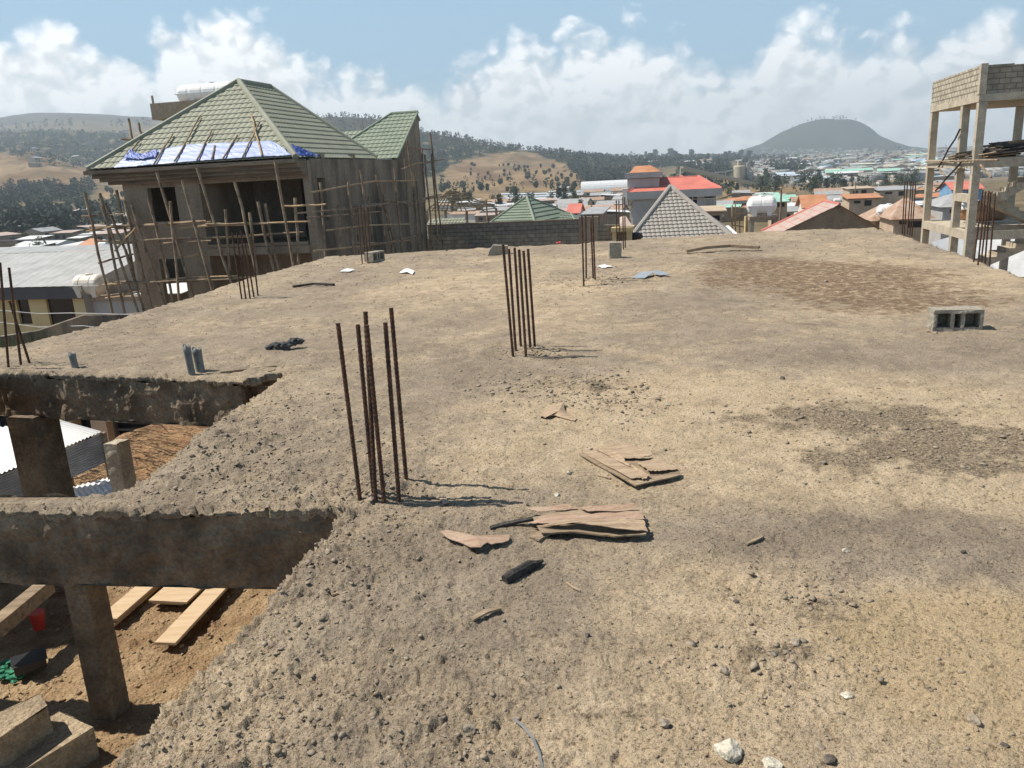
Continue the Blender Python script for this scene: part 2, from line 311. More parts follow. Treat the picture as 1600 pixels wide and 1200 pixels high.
def build_slab():
    root = thing('unfinished_building', 'wide dusty concrete roof slab of an unfinished building with open stairwell at left', 'building', (0, 8, 0))
    ys = [0.75]
    while ys[-1] < 19.2: ys.append(ys[-1] * 1.0046)
    ys = np.array(ys); us = np.arange(-1.05, 1.0, 0.0026)
    U, Y = np.meshgrid(us, ys); X = U * Y
    # left part of the slab lies beyond u range only out of frame
    jx = 0.05 * fbm(X * 2.2, Y * 2.2, 41, 3) + 0.022 * perlin(X * 11, Y * 11, 42) + .012 * perlin(X * 26, Y * 26, 44)
    jy = 0.05 * fbm(X * 2.2 + 9, Y * 2.2, 43, 3) + 0.02 * perlin(X * 11, Y * 11 + 7, 44)
    ins = inpoly(X + jx, Y + jy, SLAB)
    Z = slabz(X, Y)
    # the broken lip crumbles down at the edge
    inner = inpoly(X + jx * 1.5 - .07, Y + jy * 1.5 - .03, SLAB) & inpoly(X + jx * 1.5 + .07, Y + jy * 1.5 + .07, SLAB)
    Z = Z - np.where(inner, 0, 0.02 + 0.03 * np.abs(perlin(X * 14, Y * 14, 47)))
    nr, nc = X.shape
    fi = ins[:-1, :-1] & ins[1:, :-1] & ins[:-1, 1:] & ins[1:, 1:]
    idx = np.arange(nr * nc).reshape(nr, nc)
    Q = np.stack([idx[:-1, :-1][fi], idx[:-1, 1:][fi], idx[1:, 1:][fi], idx[1:, :-1][fi]], 1)
    used = np.unique(Q); rem = np.full(nr * nc, -1); rem[used] = np.arange(len(used))
    V = np.stack([X.ravel()[used], Y.ravel()[used], Z.ravel()[used]], 1); Q = rem[Q]
    # skirt round the broken edge
    E = np.concatenate([Q[:, [0, 1]], Q[:, [1, 2]], Q[:, [2, 3]], Q[:, [3, 0]]]); key = np.sort(E, 1)
    _, inv, cnt = np.unique(key[:, 0].astype(np.int64) * 10 ** 7 + key[:, 1], return_inverse=True, return_counts=True)
    B = E[cnt[inv] == 1]; bv = np.unique(B); mp = {int(b): len(V) + i for i, b in enumerate(bv)}
    low = V[bv].copy(); onb = ((low[:, 0] < -.84) & (low[:, 1] > 3.55) & (low[:, 1] < 4.9)) | ((low[:, 0] < -1.95) & (low[:, 1] > 6.4) & (low[:, 1] < 8.8))
    low[:, 2] = np.where(onb, -.05 + .028 * perlin(low[:, 0] * 9, low[:, 1] * 9, 61) + .02 * perlin(low[:, 0] * 31, low[:, 1] * 31, 62), -.18 + .03 * perlin(low[:, 0] * 5, low[:, 1] * 5, 63)); low[:, 0] += .02 * perlin(low[:, 0] * 17, low[:, 1] * 17, 64); low[:, 1] += .015 + .02 * perlin(low[:, 0] * 17, low[:, 1] * 17, 65)
    n0 = len(V); V = np.concatenate([V, low])
    SQ = np.array([[a, mp[int(a)], mp[int(b)], b] for a, b in B])
    Q2 = np.concatenate([Q, SQ])
    V[:, 1] -= 8
    o = npmesh('slab', V, Q2, slabmat(), smooth=True, parent=root)
    x = V[:, 0]; y = V[:, 1] + 8
    # dust / gravel / stain cover of the slab, fixed to the slab
    gz = lambda px, py: g(px, py)[:2]
    def blob(px, py, sx, sy):
        cx, cy = gz(px, py); return np.exp(-(((x - cx) / sx) ** 2 + ((y - cy) / sy) ** 2))
    w1 = fbm(x * 0.55, y * 0.55, 71, 4); w2 = fbm(x * 2.3, y * 2.3, 72, 4); w3 = fbm(x * 7, y * 7, 73, 3)
    dust = 0.9 * blob(1250, 660, 1.9, 1.1) + .6 * blob(1500, 760, 1.2, .6) + .8 * blob(1350, 430, 2.6, 2.6) + .75 * blob(1100, 940, .55, .5) + .8 * blob(1500, 1000, .7, .5) + .9 * blob(1560, 1130, .5, .3) + .55 * blob(760, 450, 1.5, 2.5) + .5 * blob(640, 375, 2.0, .9) + .35 * blob(500, 1080, .6, .5) + .5 * blob(1000, 1150, .6, .3) + .7 * blob(1000, 600, 1.0, .8)
    dust = dust - .6 * blob(1250, 560, 2.4, .5) - .7 * blob(1250, 830, .7, .25) - .8 * blob(1450, 860, .6, .25) - .4 * blob(1080, 480, 1.0, 1.2) - .5 * blob(760, 930, .55, .45)
    dust = dust + 0.9 * w1 + 0.5 * w2 + 0.25 * w3
    dust = sstep(-.35, 0.95, dust)
    gr = 1.1 * blob(1330, 650, .85, .33) + 1.1 * blob(1500, 690, .6, .3) + .9 * blob(1320, 720, .35, .2) + .9 * blob(1530, 730, .35, .12) + .8 * blob(1290, 960, .22, .14) + .7 * blob(1180, 1030, .25, .1) + .55 * blob(900, 600, .6, .6) + .5 * blob(1400, 760, .5, .2) + .5 * blob(960, 1110, .3, .1)
    gr = sstep(0.25, 0.55, gr * (0.75 + 0.8 * w2) + 0.5 * w3 + .15 * perlin(x * 21, y * 21, 77) - 0.1)
    br = 1.2 * blob(1280, 430, 1.5, 1.5) + .7 * blob(1400, 470, 1.2, .8) + .6 * blob(1180, 410, .8, 1.2)
    br = sstep(0.1, 0.5, br * (0.9 + 0.9 * w2) + 0.4 * w3 - 0.05)
    ca = o.data.color_attributes.new('cover', 'FLOAT_COLOR', 'POINT')
    orange = sstep(.3, .8, blob(1560, 1080, .5, .4) + .8 * blob(1500, 980, .5, .3) + .3 * w2)
    C = np.stack([dust, gr, br, orange], 1).astype(np.float32)
    ca.data.foreach_set('color', C.ravel())
    return root
def slabmat():
    m, nt, b = _new('dusty_slab'); L = nt.links.new
    tc = _n(nt, 'ShaderNodeTexCoord'); at = _n(nt, 'ShaderNodeAttribute', attribute_name='cover'); sp = _n(nt, 'ShaderNodeSeparateColor'); L(at.outputs['Color'], sp.inputs[0])
    def noise(s, dt=6, ro=.6):
        n = _n(nt, 'ShaderNodeTexNoise'); n.inputs['Scale'].default_value = s; n.inputs['Detail'].default_value = dt; n.inputs['Roughness'].default_value = ro; L(tc.outputs['Object'], n.inputs['Vector']); return n
    def mix(fac, a, c, bt='MIX'):
        x = _n(nt, 'ShaderNodeMixRGB', blend_type=bt)
        for s, v in ((0, fac), (1, a), (2, c)):
            if hasattr(v, 'is_output'): L(v, x.inputs[s])
            else: x.inputs[s].default_value = v if s == 0 else (*v, 1)
        return x.outputs[0]
    n1 = noise(1.6, 9, .7); r1 = ramp(nt, [(.3, (.22, .177, .13)), (.5, (.30, .243, .18)), (.68, (.38, .312, .235))]); L(n1.outputs['Fac'], r1.inputs[0])
    n2 = noise(3.5, 9, .7); r2 = ramp(nt, [(.3, (.40, .31, .20)), (.5, (.51, .40, .268)), (.7, (.585, .468, .33))]); L(n2.outputs['Fac'], r2.inputs[0])
    n4 = noise(7, 10, .78)
    ds = _n(nt, 'ShaderNodeMath', operation='MULTIPLY_ADD'); L(n4.outputs['Fac'], ds.inputs[0]); ds.inputs[1].default_value = 2.6; ds.inputs[2].default_value = -1.3
    da = _n(nt, 'ShaderNodeMath', operation='ADD', use_clamp=True); L(sp.outputs[0], da.inputs[0]); L(ds.outputs[0], da.inputs[1])
    c = mix(da.outputs[0], r1.outputs[0], r2.outputs[0])
    c = mix(at.outputs['Alpha'], c, mix(.4, r2.outputs[0], (.44, .32, .17)))
    # dark gravelly patches with grain
    n5 = noise(75, 3, .6); r5 = ramp(nt, [(.36, (.075, .06, .044)), (.52, (.16, .127, .09)), (.68, (.30, .24, .17))]); L(n5.outputs['Fac'], r5.inputs[0])
    ga = _n(nt, 'ShaderNodeMath', operation='MULTIPLY', use_clamp=True); L(sp.outputs[1], ga.inputs[0])
    rg = ramp(nt, [(.36, (0, 0, 0)), (.54, (.95, .95, .95))]); L(noise(48, 9, .8).outputs['Fac'], rg.inputs[0]); L(rg.outputs[0], ga.inputs[1])
    c = mix(ga.outputs[0], c, r5.outputs[0])
    ba = _n(nt, 'ShaderNodeMath', operation='MULTIPLY', use_clamp=True); L(sp.outputs[2], ba.inputs[0])
    rb = ramp(nt, [(.36, (0, 0, 0)), (.52, (.9, .9, .9))]); L(noise(9, 7, .75).outputs['Fac'], rb.inputs[0]); L(rb.outputs[0], ba.inputs[1])
    rb2 = ramp(nt, [(.35, (.12, .075, .045)), (.65, (.22, .145, .09))]); L(noise(14, 5).outputs['Fac'], rb2.inputs[0])
    c = mix(ba.outputs[0], c, rb2.outputs[0])
    # fine speckle
    r6 = ramp(nt, [(.34, (.42, .40, .38)), (.46, (.94, .94, .94)), (.58, (1.04, 1.04, 1.04)), (.70, (1.38, 1.36, 1.33))]); L(noise(105, 4, .7).outputs['Fac'], r6.inputs[0])
    c = mix(.8, c, r6.outputs[0], 'MULTIPLY')
    r7 = ramp(nt, [(.57, (1, 1, 1)), (.64, (.36, .32, .28))]); L(noise(58, 4, .6).outputs['Fac'], r7.inputs[0]); c = mix(.75, c, r7.outputs[0], 'MULTIPLY')  # dark debris dots, with crumb shadows painted into the colour
    r8 = ramp(nt, [(.62, (1, 1, 1)), (.70, (.6, .56, .5))]); L(noise(17, 8, .75).outputs['Fac'], r8.inputs[0]); c = mix(.7, c, r8.outputs[0], 'MULTIPLY')
    L(c, b.inputs['Base Color']); b.inputs['Roughness'].default_value = .96; b.inputs['Specular IOR Level'].default_value = .2
    b1 = _n(nt, 'ShaderNodeBump'); b1.inputs['Strength'].default_value = .9; b1.inputs['Distance'].default_value = .02; L(noise(48, 6, .65).outputs['Fac'], b1.inputs['Height'])
    b2 = _n(nt, 'ShaderNodeBump'); b2.inputs['Strength'].default_value = .9; b2.inputs['Distance'].default_value = .007; L(noise(190, 4, .6).outputs['Fac'], b2.inputs['Height']); L(b1.outputs['Normal'], b2.inputs['Normal'])
    L(b2.outputs['Normal'], b.inputs['Normal'])
    return m
def zat(x, y): return float(slabz(np.array([x]), np.array([y]))[0])
def sg(px, py, dz=0.0):
    p = g(px, py); z = zat(p[0], p[1]); p = g(px, py, z); return (p[0], p[1], zat(p[0], p[1]) + dz)

def rough_block(poly, top, bot, seg=.06, amp=.02, seed=1):
    """a cast concrete member: outline (ccw) extruded, side faces gridded and roughened"""
    mb = MB(); n = len(poly)
    for i in range(n):
        a = poly[i]; c = poly[(i + 1) % n]; ln = math.hypot(c[0] - a[0], c[1] - a[1]); k = max(1, int(ln / seg)); kz = max(1, int((top - bot) / seg))
        tx, ty = (c[0] - a[0]) / ln, (c[1] - a[1]) / ln; nx, ny = ty, -tx
        vs = []
        for q in range(kz + 1):
            z = bot + (top - bot) * q / kz
            for p in range(k + 1):
                s = ln * p / k
                e = 0 if p in (0, k) else 1
                dd = amp * float(fbm(np.array([s * 3 + i * 7]), np.array([z * 3 + seed]), seed, 4)[0]) * 1.6 + amp * .5 * float(perlin(np.array([s * 11 + i * 5]), np.array([z * 11]), seed + 3)[0])
                dz = (amp * float(perlin(np.array([s * 6]), np.array([i * 3.3 + seed]), seed + 9)[0]) if q in (0, kz) else 0)
                vs.append((a[0] + tx * s + nx * dd * e, a[1] + ty * s + ny * dd * e, z + dz))
        fs = [(q * (k + 1) + p, q * (k + 1) + p + 1, (q + 1) * (k + 1) + p + 1, (q + 1) * (k + 1) + p) for q in range(kz) for p in range(k)]
        mb.add(vs, fs)
    mb.add([(x, y, top) for x, y in poly], [tuple(range(n))]); mb.add([(x, y, bot) for x, y in poly], [tuple(range(n - 1, -1, -1))])
    return mb
def shift(mb, o): mb.v = [(v[0] - o[0], v[1] - o[1], v[2] - o[2]) for v in mb.v]; return mb

bld = build_slab(); BO = (0, 8, 0)
def bpart(name, mb, mat): return shift(mb, BO).build(name, mat, bld)
# beams round the stairwell
bpart('beam', rough_block([(-7.4, 4.66), (-0.86, 3.74), (-0.86, 3.98), (-7.4, 4.84)], -.035, -.46, .04, .03, 5), 'oldcon')
bpart('beam', rough_block([(-7.2, 8.27), (-4.93, 7.53), (-2.81, 6.85), (-2.35, 6.68), (-2.3, 6.95), (-7.1, 8.55)], -.045, -.45, .04, .034, 6), 'oldcon')
bpart('beam', rough_block([(-2.02, 4.25), (-1.8, 4.25), (-1.6, 8.0), (-1.84, 8.0)], -.19, -.45, .08, .015, 7), 'oldcon')
bpart('beam', rough_block([(-1.35, .3), (-1.1, .3), (-.62, 3.7), (-.86, 3.7)], -.19, -.45, .08, .015, 8), 'oldcon')
# columns under the beams, turned with the grid
def column(cx, cy, w, top, bot, seed):
    c = []
    for i, j in ((-1, -1), (1, -1), (1, 1), (-1, 1)):
        c.append((cx + (EX[0] * i + EY[0] * j) * w / 2, cy + (EX[1] * i + EY[1] * j) * w / 2))
    bpart('column', rough_block(c, top, bot, .06, .018, seed), 'oldcon')
column(-4.72, 7.52, .31, -.43, -4.4, 11)
column(-2.47, 4.08, .145, -.44, -1.5, 12)
for cx, cy in ((-3.89, 11.9), (-2.9, 16.7), (1.2, 11.63), (.13, 7.14), (2.69, 17.9), (6.6, 11.6), (7.9, 17.2), (5, 6)): column(cx, cy, .3, -.2, -4.6, int(20 + cx))
# outer edge beams so that the slab has a body seen from the side
bpart('beam', rough_block([(-5.1, 9.3), (-4.85, 9.3), (-3.8, 18.2), (-4.05, 18.2)], -.19, -.5, .3, .01, 9), 'oldcon')
bpart('beam', rough_block([(-4.0, 18.0), (8.2, 17.95), (8.2, 18.15), (-4.0, 18.2)], -.19, -.5, .3, .01, 10), 'oldcon')
# unseen panels and wall added round the stairwell to shade the landing
bpart('shade_panel', rough_block([(-9, -2.5), (-1.5, -2.5), (-1.62, 1.55), (-9, 1.55)], -.03, -.2, .3, .01, 14), 'oldcon')
bpart('shade_panel', rough_block([(-9, 1.56), (-4.35, 1.56), (-4.35, 4.6), (-9, 4.6)], -.03, -.2, .3, .01, 15), 'oldcon')
bpart('shade_wall', rough_block([(-5.9, 1.3), (-5.65, 1.3), (-5.65, 4.6), (-5.9, 4.6)], -.21, -1.7, .2, .01, 16), 'oldcon')
bpart('shade_panel', rough_block([(-8.5, 4.9), (-4.3, 4.74), (-3.92, 5.15), (-4.9, 7.4), (-8.5, 8.5)], -.03, -.2, .2, .01, 13), 'oldcon')
# landing half a storey down, covered with dirt
def landing():
    k = 90; xs = np.linspace(-5.6, -0.6, k * 2); ys = np.linspace(1.2, 6.5, k * 2); X, Y = np.meshgrid(xs, ys)
    Z = -1.37 + .05 * fbm(X * 1.2, Y * 1.2, 51, 4) + .025 * np.abs(perlin(X * 8, Y * 8, 52)) + .02 * sstep(.1, .5, perlin(X * 17, Y * 17, 53)) - .1 * sstep(-3.3, -4.6, X)
    Z[0, :] -= .3; Z[-1, :] -= .3; Z[:, 0] -= .3; Z[:, -1] -= .3
    V = np.stack([X.ravel(), Y.ravel() - 8, Z.ravel()], 1); n = k * 2; i = np.arange(n * n).reshape(n, n)
    Q = np.stack([i[:-1, :-1].ravel(), i[:-1, 1:].ravel(), i[1:, 1:].ravel(), i[1:, :-1].ravel()], 1)
    npmesh('stair_landing', V, Q, MAT['landing'], True, bld)
    bpart('landing_slab', MB().box((-5.6, 1.2, -1.75), (-0.6, 6.5, -1.6)), 'oldcon')
landing()
def landing_grit():
    n = 5000; x = NR.uniform(-4.2, -.9, n); y = NR.uniform(3.2, 6.3, n); r = .004 + .016 * NR.uniform(0, 1, n) ** 4; mb = MB(); V = []; Q = []
    z = -1.37 + .05 * fbm(x * 1.2, y * 1.2, 51, 4) + .025 * np.abs(perlin(x * 8, y * 8, 52)) + .02 * sstep(.1, .5, perlin(x * 17, y * 17, 53)) - .1 * sstep(-3.3, -4.6, x)
    T = np.array([(1, 0, 0), (-1, 0, 0), (0, 1, 0), (0, -1, 0), (0, 0, 1), (0, 0, -1)], float); Fc = np.array([(0, 2, 4), (2, 1, 4), (1, 3, 4), (3, 0, 4), (2, 0, 5), (1, 2, 5), (3, 1, 5), (0, 3, 5)])
    D = T[None] * (1 + NR.uniform(-.4, .4, (n, 6, 1))) + NR.uniform(-.3, .3, (n, 6, 3)); D[:, :, 2] *= .55
    V = np.stack([x, y, z + r * .2], 1)[:, None] + D * r[:, None, None]; Q = Fc[None] + (np.arange(n) * 6)[:, None, None]
    tag(npmesh('grit', V.reshape(-1, 3), Q.reshape(-1, 3), M('landing_grit', [(.15, .09, .045), (.30, .21, .12), (.46, .36, .23)], 6, .97, 0)), 'loose grit over the stair landing', 'grit', None, 'stuff')
landing_grit()
# two rough concrete steps rising to the left of the landing
def step(poly_px, z, drop, seed):
    c = [g(px, py, z)[:2] for px, py in poly_px]
    mb = rough_block(c, z, z - drop, .04, .016, seed); bpart('stair_step', mb, 'stepcon')
step([(39, 1202), (146, 1136), (92, 1112), (-40, 1190), (-60, 1240), (-10, 1240)][::-1], -1.17, .4, 31)
step([(-60, 1170), (0, 1152), (74, 1102), (62, 1084), (0, 1112), (-80, 1150)], -1.0, .5, 32)
# formwork boards left at the end of the upper beam
fw = MB()
a = g(345, 588, -.02); c = g(432, 578, -.02); fw.bar(rel(a, BO), rel(c, BO), .03, .09)
a = g(362, 600, -.12); c = g(425, 592, -.12); fw.bar(rel(a, BO), rel(c, BO), .04, .10)
a = g(372, 584, -.02); fw.bar(rel(a, BO), (rel(a, BO)[0] + .02, rel(a, BO)[1], -.22), .05, .05)
a = g(424, 578, .02); fw.bar(rel(a, BO), (rel(a, BO)[0] + .02, rel(a, BO)[1], -.18), .06, .05)
fw.build('formwork_board', 'plankold', bld)

# ------------------------------------------------------------------ starter bars
def rebar_mb(top, bot, r, ribs):
    mb = MB(); a = Vector(bot); c = Vector(top); ln = (c - a).length; k = int(ln / ribs)
    pts = [a + (c - a) * (i / k) for i in range(k + 1)]
    mb.tube(pts, [r * (1.0 if i % 2 else 1.16) for i in range(k + 1)], 8); return mb
def cluster(bars, label, ribs=.014, r=.0115, tie=None):
    b0 = [sg(*b[1]) for b in bars]; O = tuple(sum(p[i] for p in b0) / len(b0) for i in range(3))
    t = thing('rebar_cluster', label, 'rebar', O, 0, 'starter bars of columns cast into the slab')
    for (tp, bp), q in zip(bars, b0):
        top = d(tp[0], tp[1], q[1] + R.uniform(-.02, .02)); q = (q[0], q[1], q[2] - .06)
        rebar_mb(rel(top, O), rel(q, O), r, ribs).build('rebar', 'rust', t, smooth=False)
    if tie:
        mb = MB(); P = [Vector(rel(p, O)) + Vector((0, 0, tie)) for p in b0]
        for i in range(len(P)): mb.tube([P[i], P[(i + 1) % len(P)]], .004, 5)
        mb.build('tie_wire', 'rust', t)
    return t
cluster([((528, 505), (563, 782)), ((559, 507), (583, 764)), ((571, 487), (585, 770)), ((573, 508), (600, 782)), ((602, 504), (622, 768)), ((611, 481), (635, 752))], 'rusty rebar cluster nearest the viewer, beside the stairwell edge', .012, .0105)
cluster([((786, 382), (802, 557)), ((795, 389), (806, 548)), ((804, 387), (814, 541)), ((811, 390), (822, 555)), ((818, 392), (829, 545)), ((825, 389), (836, 544))], 'six closely spaced rusty rebars in the middle of the slab', .014)
cluster([((909, 336), (912, 443)), ((915, 337), (916, 438)), ((923, 342), (927, 437)), ((926, 335), (930, 439))], 'four rusty rebars standing in crumbled mortar right of the middle cluster', .02)
cluster([((963, 313), (964, 385)), ((967, 313), (968, 384)), ((973, 308), (974, 390)), ((976, 308), (977, 388))], 'rusty rebars at the far edge in front of the grey tiled roof', .03)
cluster([((0, 410), (12, 574)), ((-22, 430), (-4, 578)), ((14, 418), (32, 571)), ((15, 470), (47, 566)), ((-12, 470), (6, 566))][0:4], 'dark rebars rising at the left border of the photo above the stairwell beam', .014)
cluster([((362, 363), (378, 468)), ((370, 363), (384, 466)), ((376, 362), (391, 467)), ((383, 380), (397, 464)), ((392, 365), (403, 462))], 'thin rebars on the left slab edge before the scaffolded house', .02)
cluster([((558, 322), (566, 411)), ((563, 322), (571, 409)), ((568, 324), (575, 411)), ((574, 325), (579, 409))], 'rebars beside the leaning hollow block near the far left corner of the slab', .03)
cluster([((1414, 284), (1410, 362)), ((1418, 284), (1413, 364)), ((1424, 283), (1418, 361)), ((1427, 284), (1422, 363)), ((1431, 284), (1425, 365))], 'rebars at the far right corner of the slab against the town', .03)
cluster([((1536, 297), (1521, 410)), ((1540, 299), (1528, 414)), ((1545, 298), (1533, 411)), ((1548, 300), (1539, 411)), ((1555, 302), (1546, 415))], 'rebars on the right slab edge in front of the concrete frame tower', .02)

# ------------------------------------------------------------------ things lying on the slab
def blockmesh(L=.42, D=.2, Hh=.2, wall=.034, cells=(.115, .055, .125)):
    mb = MB(); x = -L / 2
    # cores run through the block's depth (seen from the side)
    web = (L - sum(cells)) / 4; xs = [x]
    for c in cells: xs += [xs[-1] + web, xs[-1] + web + c]
    xs.append(L / 2)
    mb.box((x, 0, 0), (L / 2, D, wall)); mb.box((x, 0, Hh - wall), (L / 2, D, Hh))
    for i in range(4): mb.box((xs[2 * i], 0.001, wall), (xs[2 * i + 1], D - .001, Hh - wall))
    mb.box((x + .01, D - .03, wall), (L / 2 - .01, D - .004, Hh - wall))
    return mb
def roughen(o, amp=.006, cuts=2, seed=0):
    bm = bmesh.new(); bm.from_mesh(o.data); bmesh.ops.subdivide_edges(bm, edges=bm.edges, cuts=cuts, use_grid_fill=True)
    for v in bm.verts:
        q = v.co
        v.co = q + Vector((perlin(np.array([q.y * 23 + seed]), np.array([q.z * 23]), 5)[0], perlin(np.array([q.x * 23 + seed]), np.array([q.z * 23]), 6)[0], perlin(np.array([q.x * 23 + seed]), np.array([q.y * 23]), 7)[0])) * amp
    bm.to_mesh(o.data); bm.free()
def place(o, p, rz=0): o.location = p; o.rotation_euler[2] = rz; return o
p = sg(1496, 518)
hb = blockmesh().build('hollow_block', 'blockcon', None, p, math.atan2(6.92 - 7.25, 4.25 - 3.98 + .1) * .0 - math.radians(13)); roughen(hb, .008, 3)
tag(hb, 'hollow concrete block lying on its side with three dark openings', 'concrete block')
p = sg(593, 409); hb2 = blockmesh(.4, .2, .2).build('hollow_block', 'blockcon', None, p); roughen(hb2, .006, 2, 5); hb2.rotation_euler = (0, 0, math.radians(62)); bevel(hb2, .006)
tag(hb2, 'concrete block standing beside rebars near the far left corner of the slab', 'concrete block')
mb = MB(); P = [(-.22, 0, 0), (.2, 0, 0), (.2, 0, .17), (-.1, 0, .2), (-.17, 0, .12)]; mb.prism(P, (0, .2, 0)); o = mb.build('concrete_block', 'blockcon', None, sg(779, 398)); roughen(o, .006, 2, 7)
tag(o, 'broken slant-sided concrete block by the far edge behind the middle rebars', 'concrete block')
mb = MB(); mb.box((-.11, 0, 0), (.11, .2, .29)); o = mb.build('concrete_block', 'blockcon', None, sg(962, 404), -.05); roughen(o, .012, 3, 9)
tag(o, 'upright dark concrete block in front of the far edge rebars', 'concrete block')
# long bent plank at far edge
def slatmesh(pts, w, h, seed=0):
    mb = MB(); n = len(pts); vs = []
    for i, p in enumerate(pts):
        a = Vector(pts[max(0, i - 1)]); c = Vector(pts[min(n - 1, i + 1)]); t = (c - a).normalized(); sd = t.cross(Vector((0, 0, 1))).normalized()
        ww = w * (1 + .12 * math.sin(i * 1.7 + seed))
        for s, zz in ((-1, 0), (1, 0), (1, h), (-1, h)): vs.append(Vector(p) + sd * ww / 2 * s + Vector((0, 0, zz)))
    fs = [(0, 1, 2, 3), tuple(4 * (n - 1) + k for k in (3, 2, 1, 0))]
    for i in range(n - 1):
        for k in range(4): fs.append((4 * i + k, 4 * i + (k + 1) % 4, 4 * i + 4 + (k + 1) % 4, 4 * i + 4 + k))
    mb.add(vs, fs); return mb
def slat(name, pxs, w, h, mat, label, cat, lift=0.004, seed=0):
    P = [sg(*q[:2]) for q in pxs]; P = [(p[0], p[1], p[2] + lift + (q[2] if len(q) > 2 else 0)) for p, q in zip(P, pxs)]
    O = P[0]; mb = slatmesh([rel(p, O) for p in P], w, h, seed); o = mb.build(name, mat, None, O); return tag(o, label, cat)
slat('plank', [(1072, 397, .02), (1100, 395, .07), (1140, 392, .07), (1186, 392, .03)], .16, .05, 'plankold', 'long grey warped plank lying near the far edge of the slab', 'plank')
slat('wood_stick', [(458, 450), (490, 447, .02), (522, 446)], .05, .03, 'char', 'thin dark stick on the left part of the slab', 'stick')
# torn flat pieces: outline on the slab, own thickness and curl
def sheet(name, outline, mat, label, cat, th=.006, lift=.012, curl=0.02, layers=None, z0=None):
    outline = jag(outline, 3, .7); P = [sg(*q[:2]) for q in outline]; zz = max(p[2] for p in P) if z0 is None else z0
    O = P[0]; mb = MB()
    top = [(p[0] - O[0], p[1] - O[1], (zz - O[2]) * .6 + lift + (q[2] if len(q) > 2 else 0)) for p, q in zip(P, outline)]
    n = len(top); c = tuple(sum(t[i] for t in top) / n for i in range(3)); c = (c[0], c[1], c[2] + curl)
    vs = top + [c] + [(t[0], t[1], t[2] - th) for t in top] + [(c[0], c[1], c[2] - th)]
    fs = [(i, (i + 1) % n, n) for i in range(n)] + [((i + 1) % n + n + 1, i + n + 1, 2 * n + 1) for i in range(n)] + [(i + n + 1, (i + 1) % n + n + 1, (i + 1) % n, i) for i in range(n)]
    mb.add(vs, fs); o = mb.build(name, mat, None, O); tag(o, label, cat); return o, O, zz
# delaminating plywood near the middle: a base board with peeled veneer strips on top
def jag(L, k=5, a=1.3):
    o = []
    for i in range(len(L)):
        p = tuple(L[i]) + (0,) * (3 - len(L[i])); q = tuple(L[(i + 1) % len(L)]) + (0,) * (3 - len(L[(i + 1) % len(L)]))
        for j in range(k): w = j / k; o.append(tuple(p[c] * (1 - w) + q[c] * w + (R.uniform(-a, a) * (1 if j else .3) * (1 if c == 0 else .6) if c < 2 else R.uniform(-.001, .001)) for c in range(3)))
    return o
def plyboard(base, strips, label, th=.012, lift=.03, tilt=0):
    P = [sg(*q[:2]) for q in base]; O = P[0]; zz = max(p[2] for p in P)
    t = thing('plywood_sheet', label, 'plywood', O)
    def flat(name, outl, z, th, mat):
        outl = jag(outl, 6, 1.6 if name == 'veneer_layer' else .8); Q = [g(q[0], q[1], zz + lift) for q in outl]
        mb = MB(); vs = [(p[0] - O[0], p[1] - O[1], zz - O[2] + z + (q[2] if len(q) > 2 else 0)) for p, q in zip(Q, outl)]
        mb.prism(vs, (0, 0, -th)); return mb.build(name, mat, t)
    flat('base_board', base, lift * .6, th * .6, 'plankold')
    for i, (o, mat) in enumerate(strips): flat('veneer_layer', o, lift * .6 + .004 + .0022 * i, .0025, mat)
    return t
plyboard([(905, 706), (993, 755), (1064, 738), (1062, 732), (975, 690), (960, 692)],
         [([(910, 704), (930, 702), (1006, 740, .004), (1003, 747, .012), (985, 747, .008)], 'ply'), ([(932, 701), (962, 692), (978, 702), (1020, 716, .01), (975, 717, .012), (985, 728)], 'ply'), ([(962, 690), (984, 692), (1020, 712, .012), (1004, 716, .01), (975, 712)], 'ply'), ([(996, 722), (1025, 716), (1062, 732), (1030, 738, .01), (1012, 738, .012)], 'ply'), ([(985, 726), (1000, 736, .008), (1016, 745, .006), (1004, 749)], 'ply')],
         'weathered plywood square with veneer peeling off in strips, right of the near rebars')
plyboard([(832, 802), (846, 826), (900, 824), (960, 831), (1010, 828), (1000, 790), (900, 786)],
         [([(824, 812), (850, 800), (1002, 795, .006), (1008, 806), (930, 809, .012), (850, 816, .012)], 'plyred'), ([(822, 789), (890, 787, .012), (902, 791), (840, 797, .006)], 'plyred'), ([(838, 818), (900, 812, .02), (1005, 812, .012), (1012, 826), (960, 829, .024), (905, 822, .03)], 'ply'), ([(905, 790), (990, 788, .015), (1000, 794), (920, 799, .01)], 'plyred')],
         'reddish splintered plywood sheet raised at its front edge, nearest of the peeling boards', lift=.05)
slat('wood_offcut', [(835, 843), (860, 834, .012), (886, 824, .035)], .055, .01, 'plankold', 'short grey board leaning under the reddish plywood', 'offcut')
slat('wood_offcut', [(766, 828), (790, 822, .01), (840, 822, .02)], .025, .012, 'char', 'dark thin splinter at the left end of the reddish plywood', 'offcut')
sheet('veneer_scrap', [(686, 838), (700, 834), (728, 844), (764, 850), (796, 843), (795, 850), (768, 853), (752, 866, .015), (705, 851)], 'plyred', 'wavy reddish veneer scrap left of the plywood sheets', 'scrap', .004, .012, .012)
sheet('veneer_scrap', [(842, 653), (862, 637, .02), (880, 636, .025), (884, 646), (902, 655), (898, 659), (868, 652), (852, 656)], 'ply', 'curled pale veneer scrap among crumbled mortar behind the near rebars', 'scrap', .004, .01, .014)
sheet('wood_chip', [(686, 778), (697, 778), (703, 790), (692, 791)], 'plyred', 'small orange wood chip in the shadow of the near rebars', 'chip', .004, .008, .004)
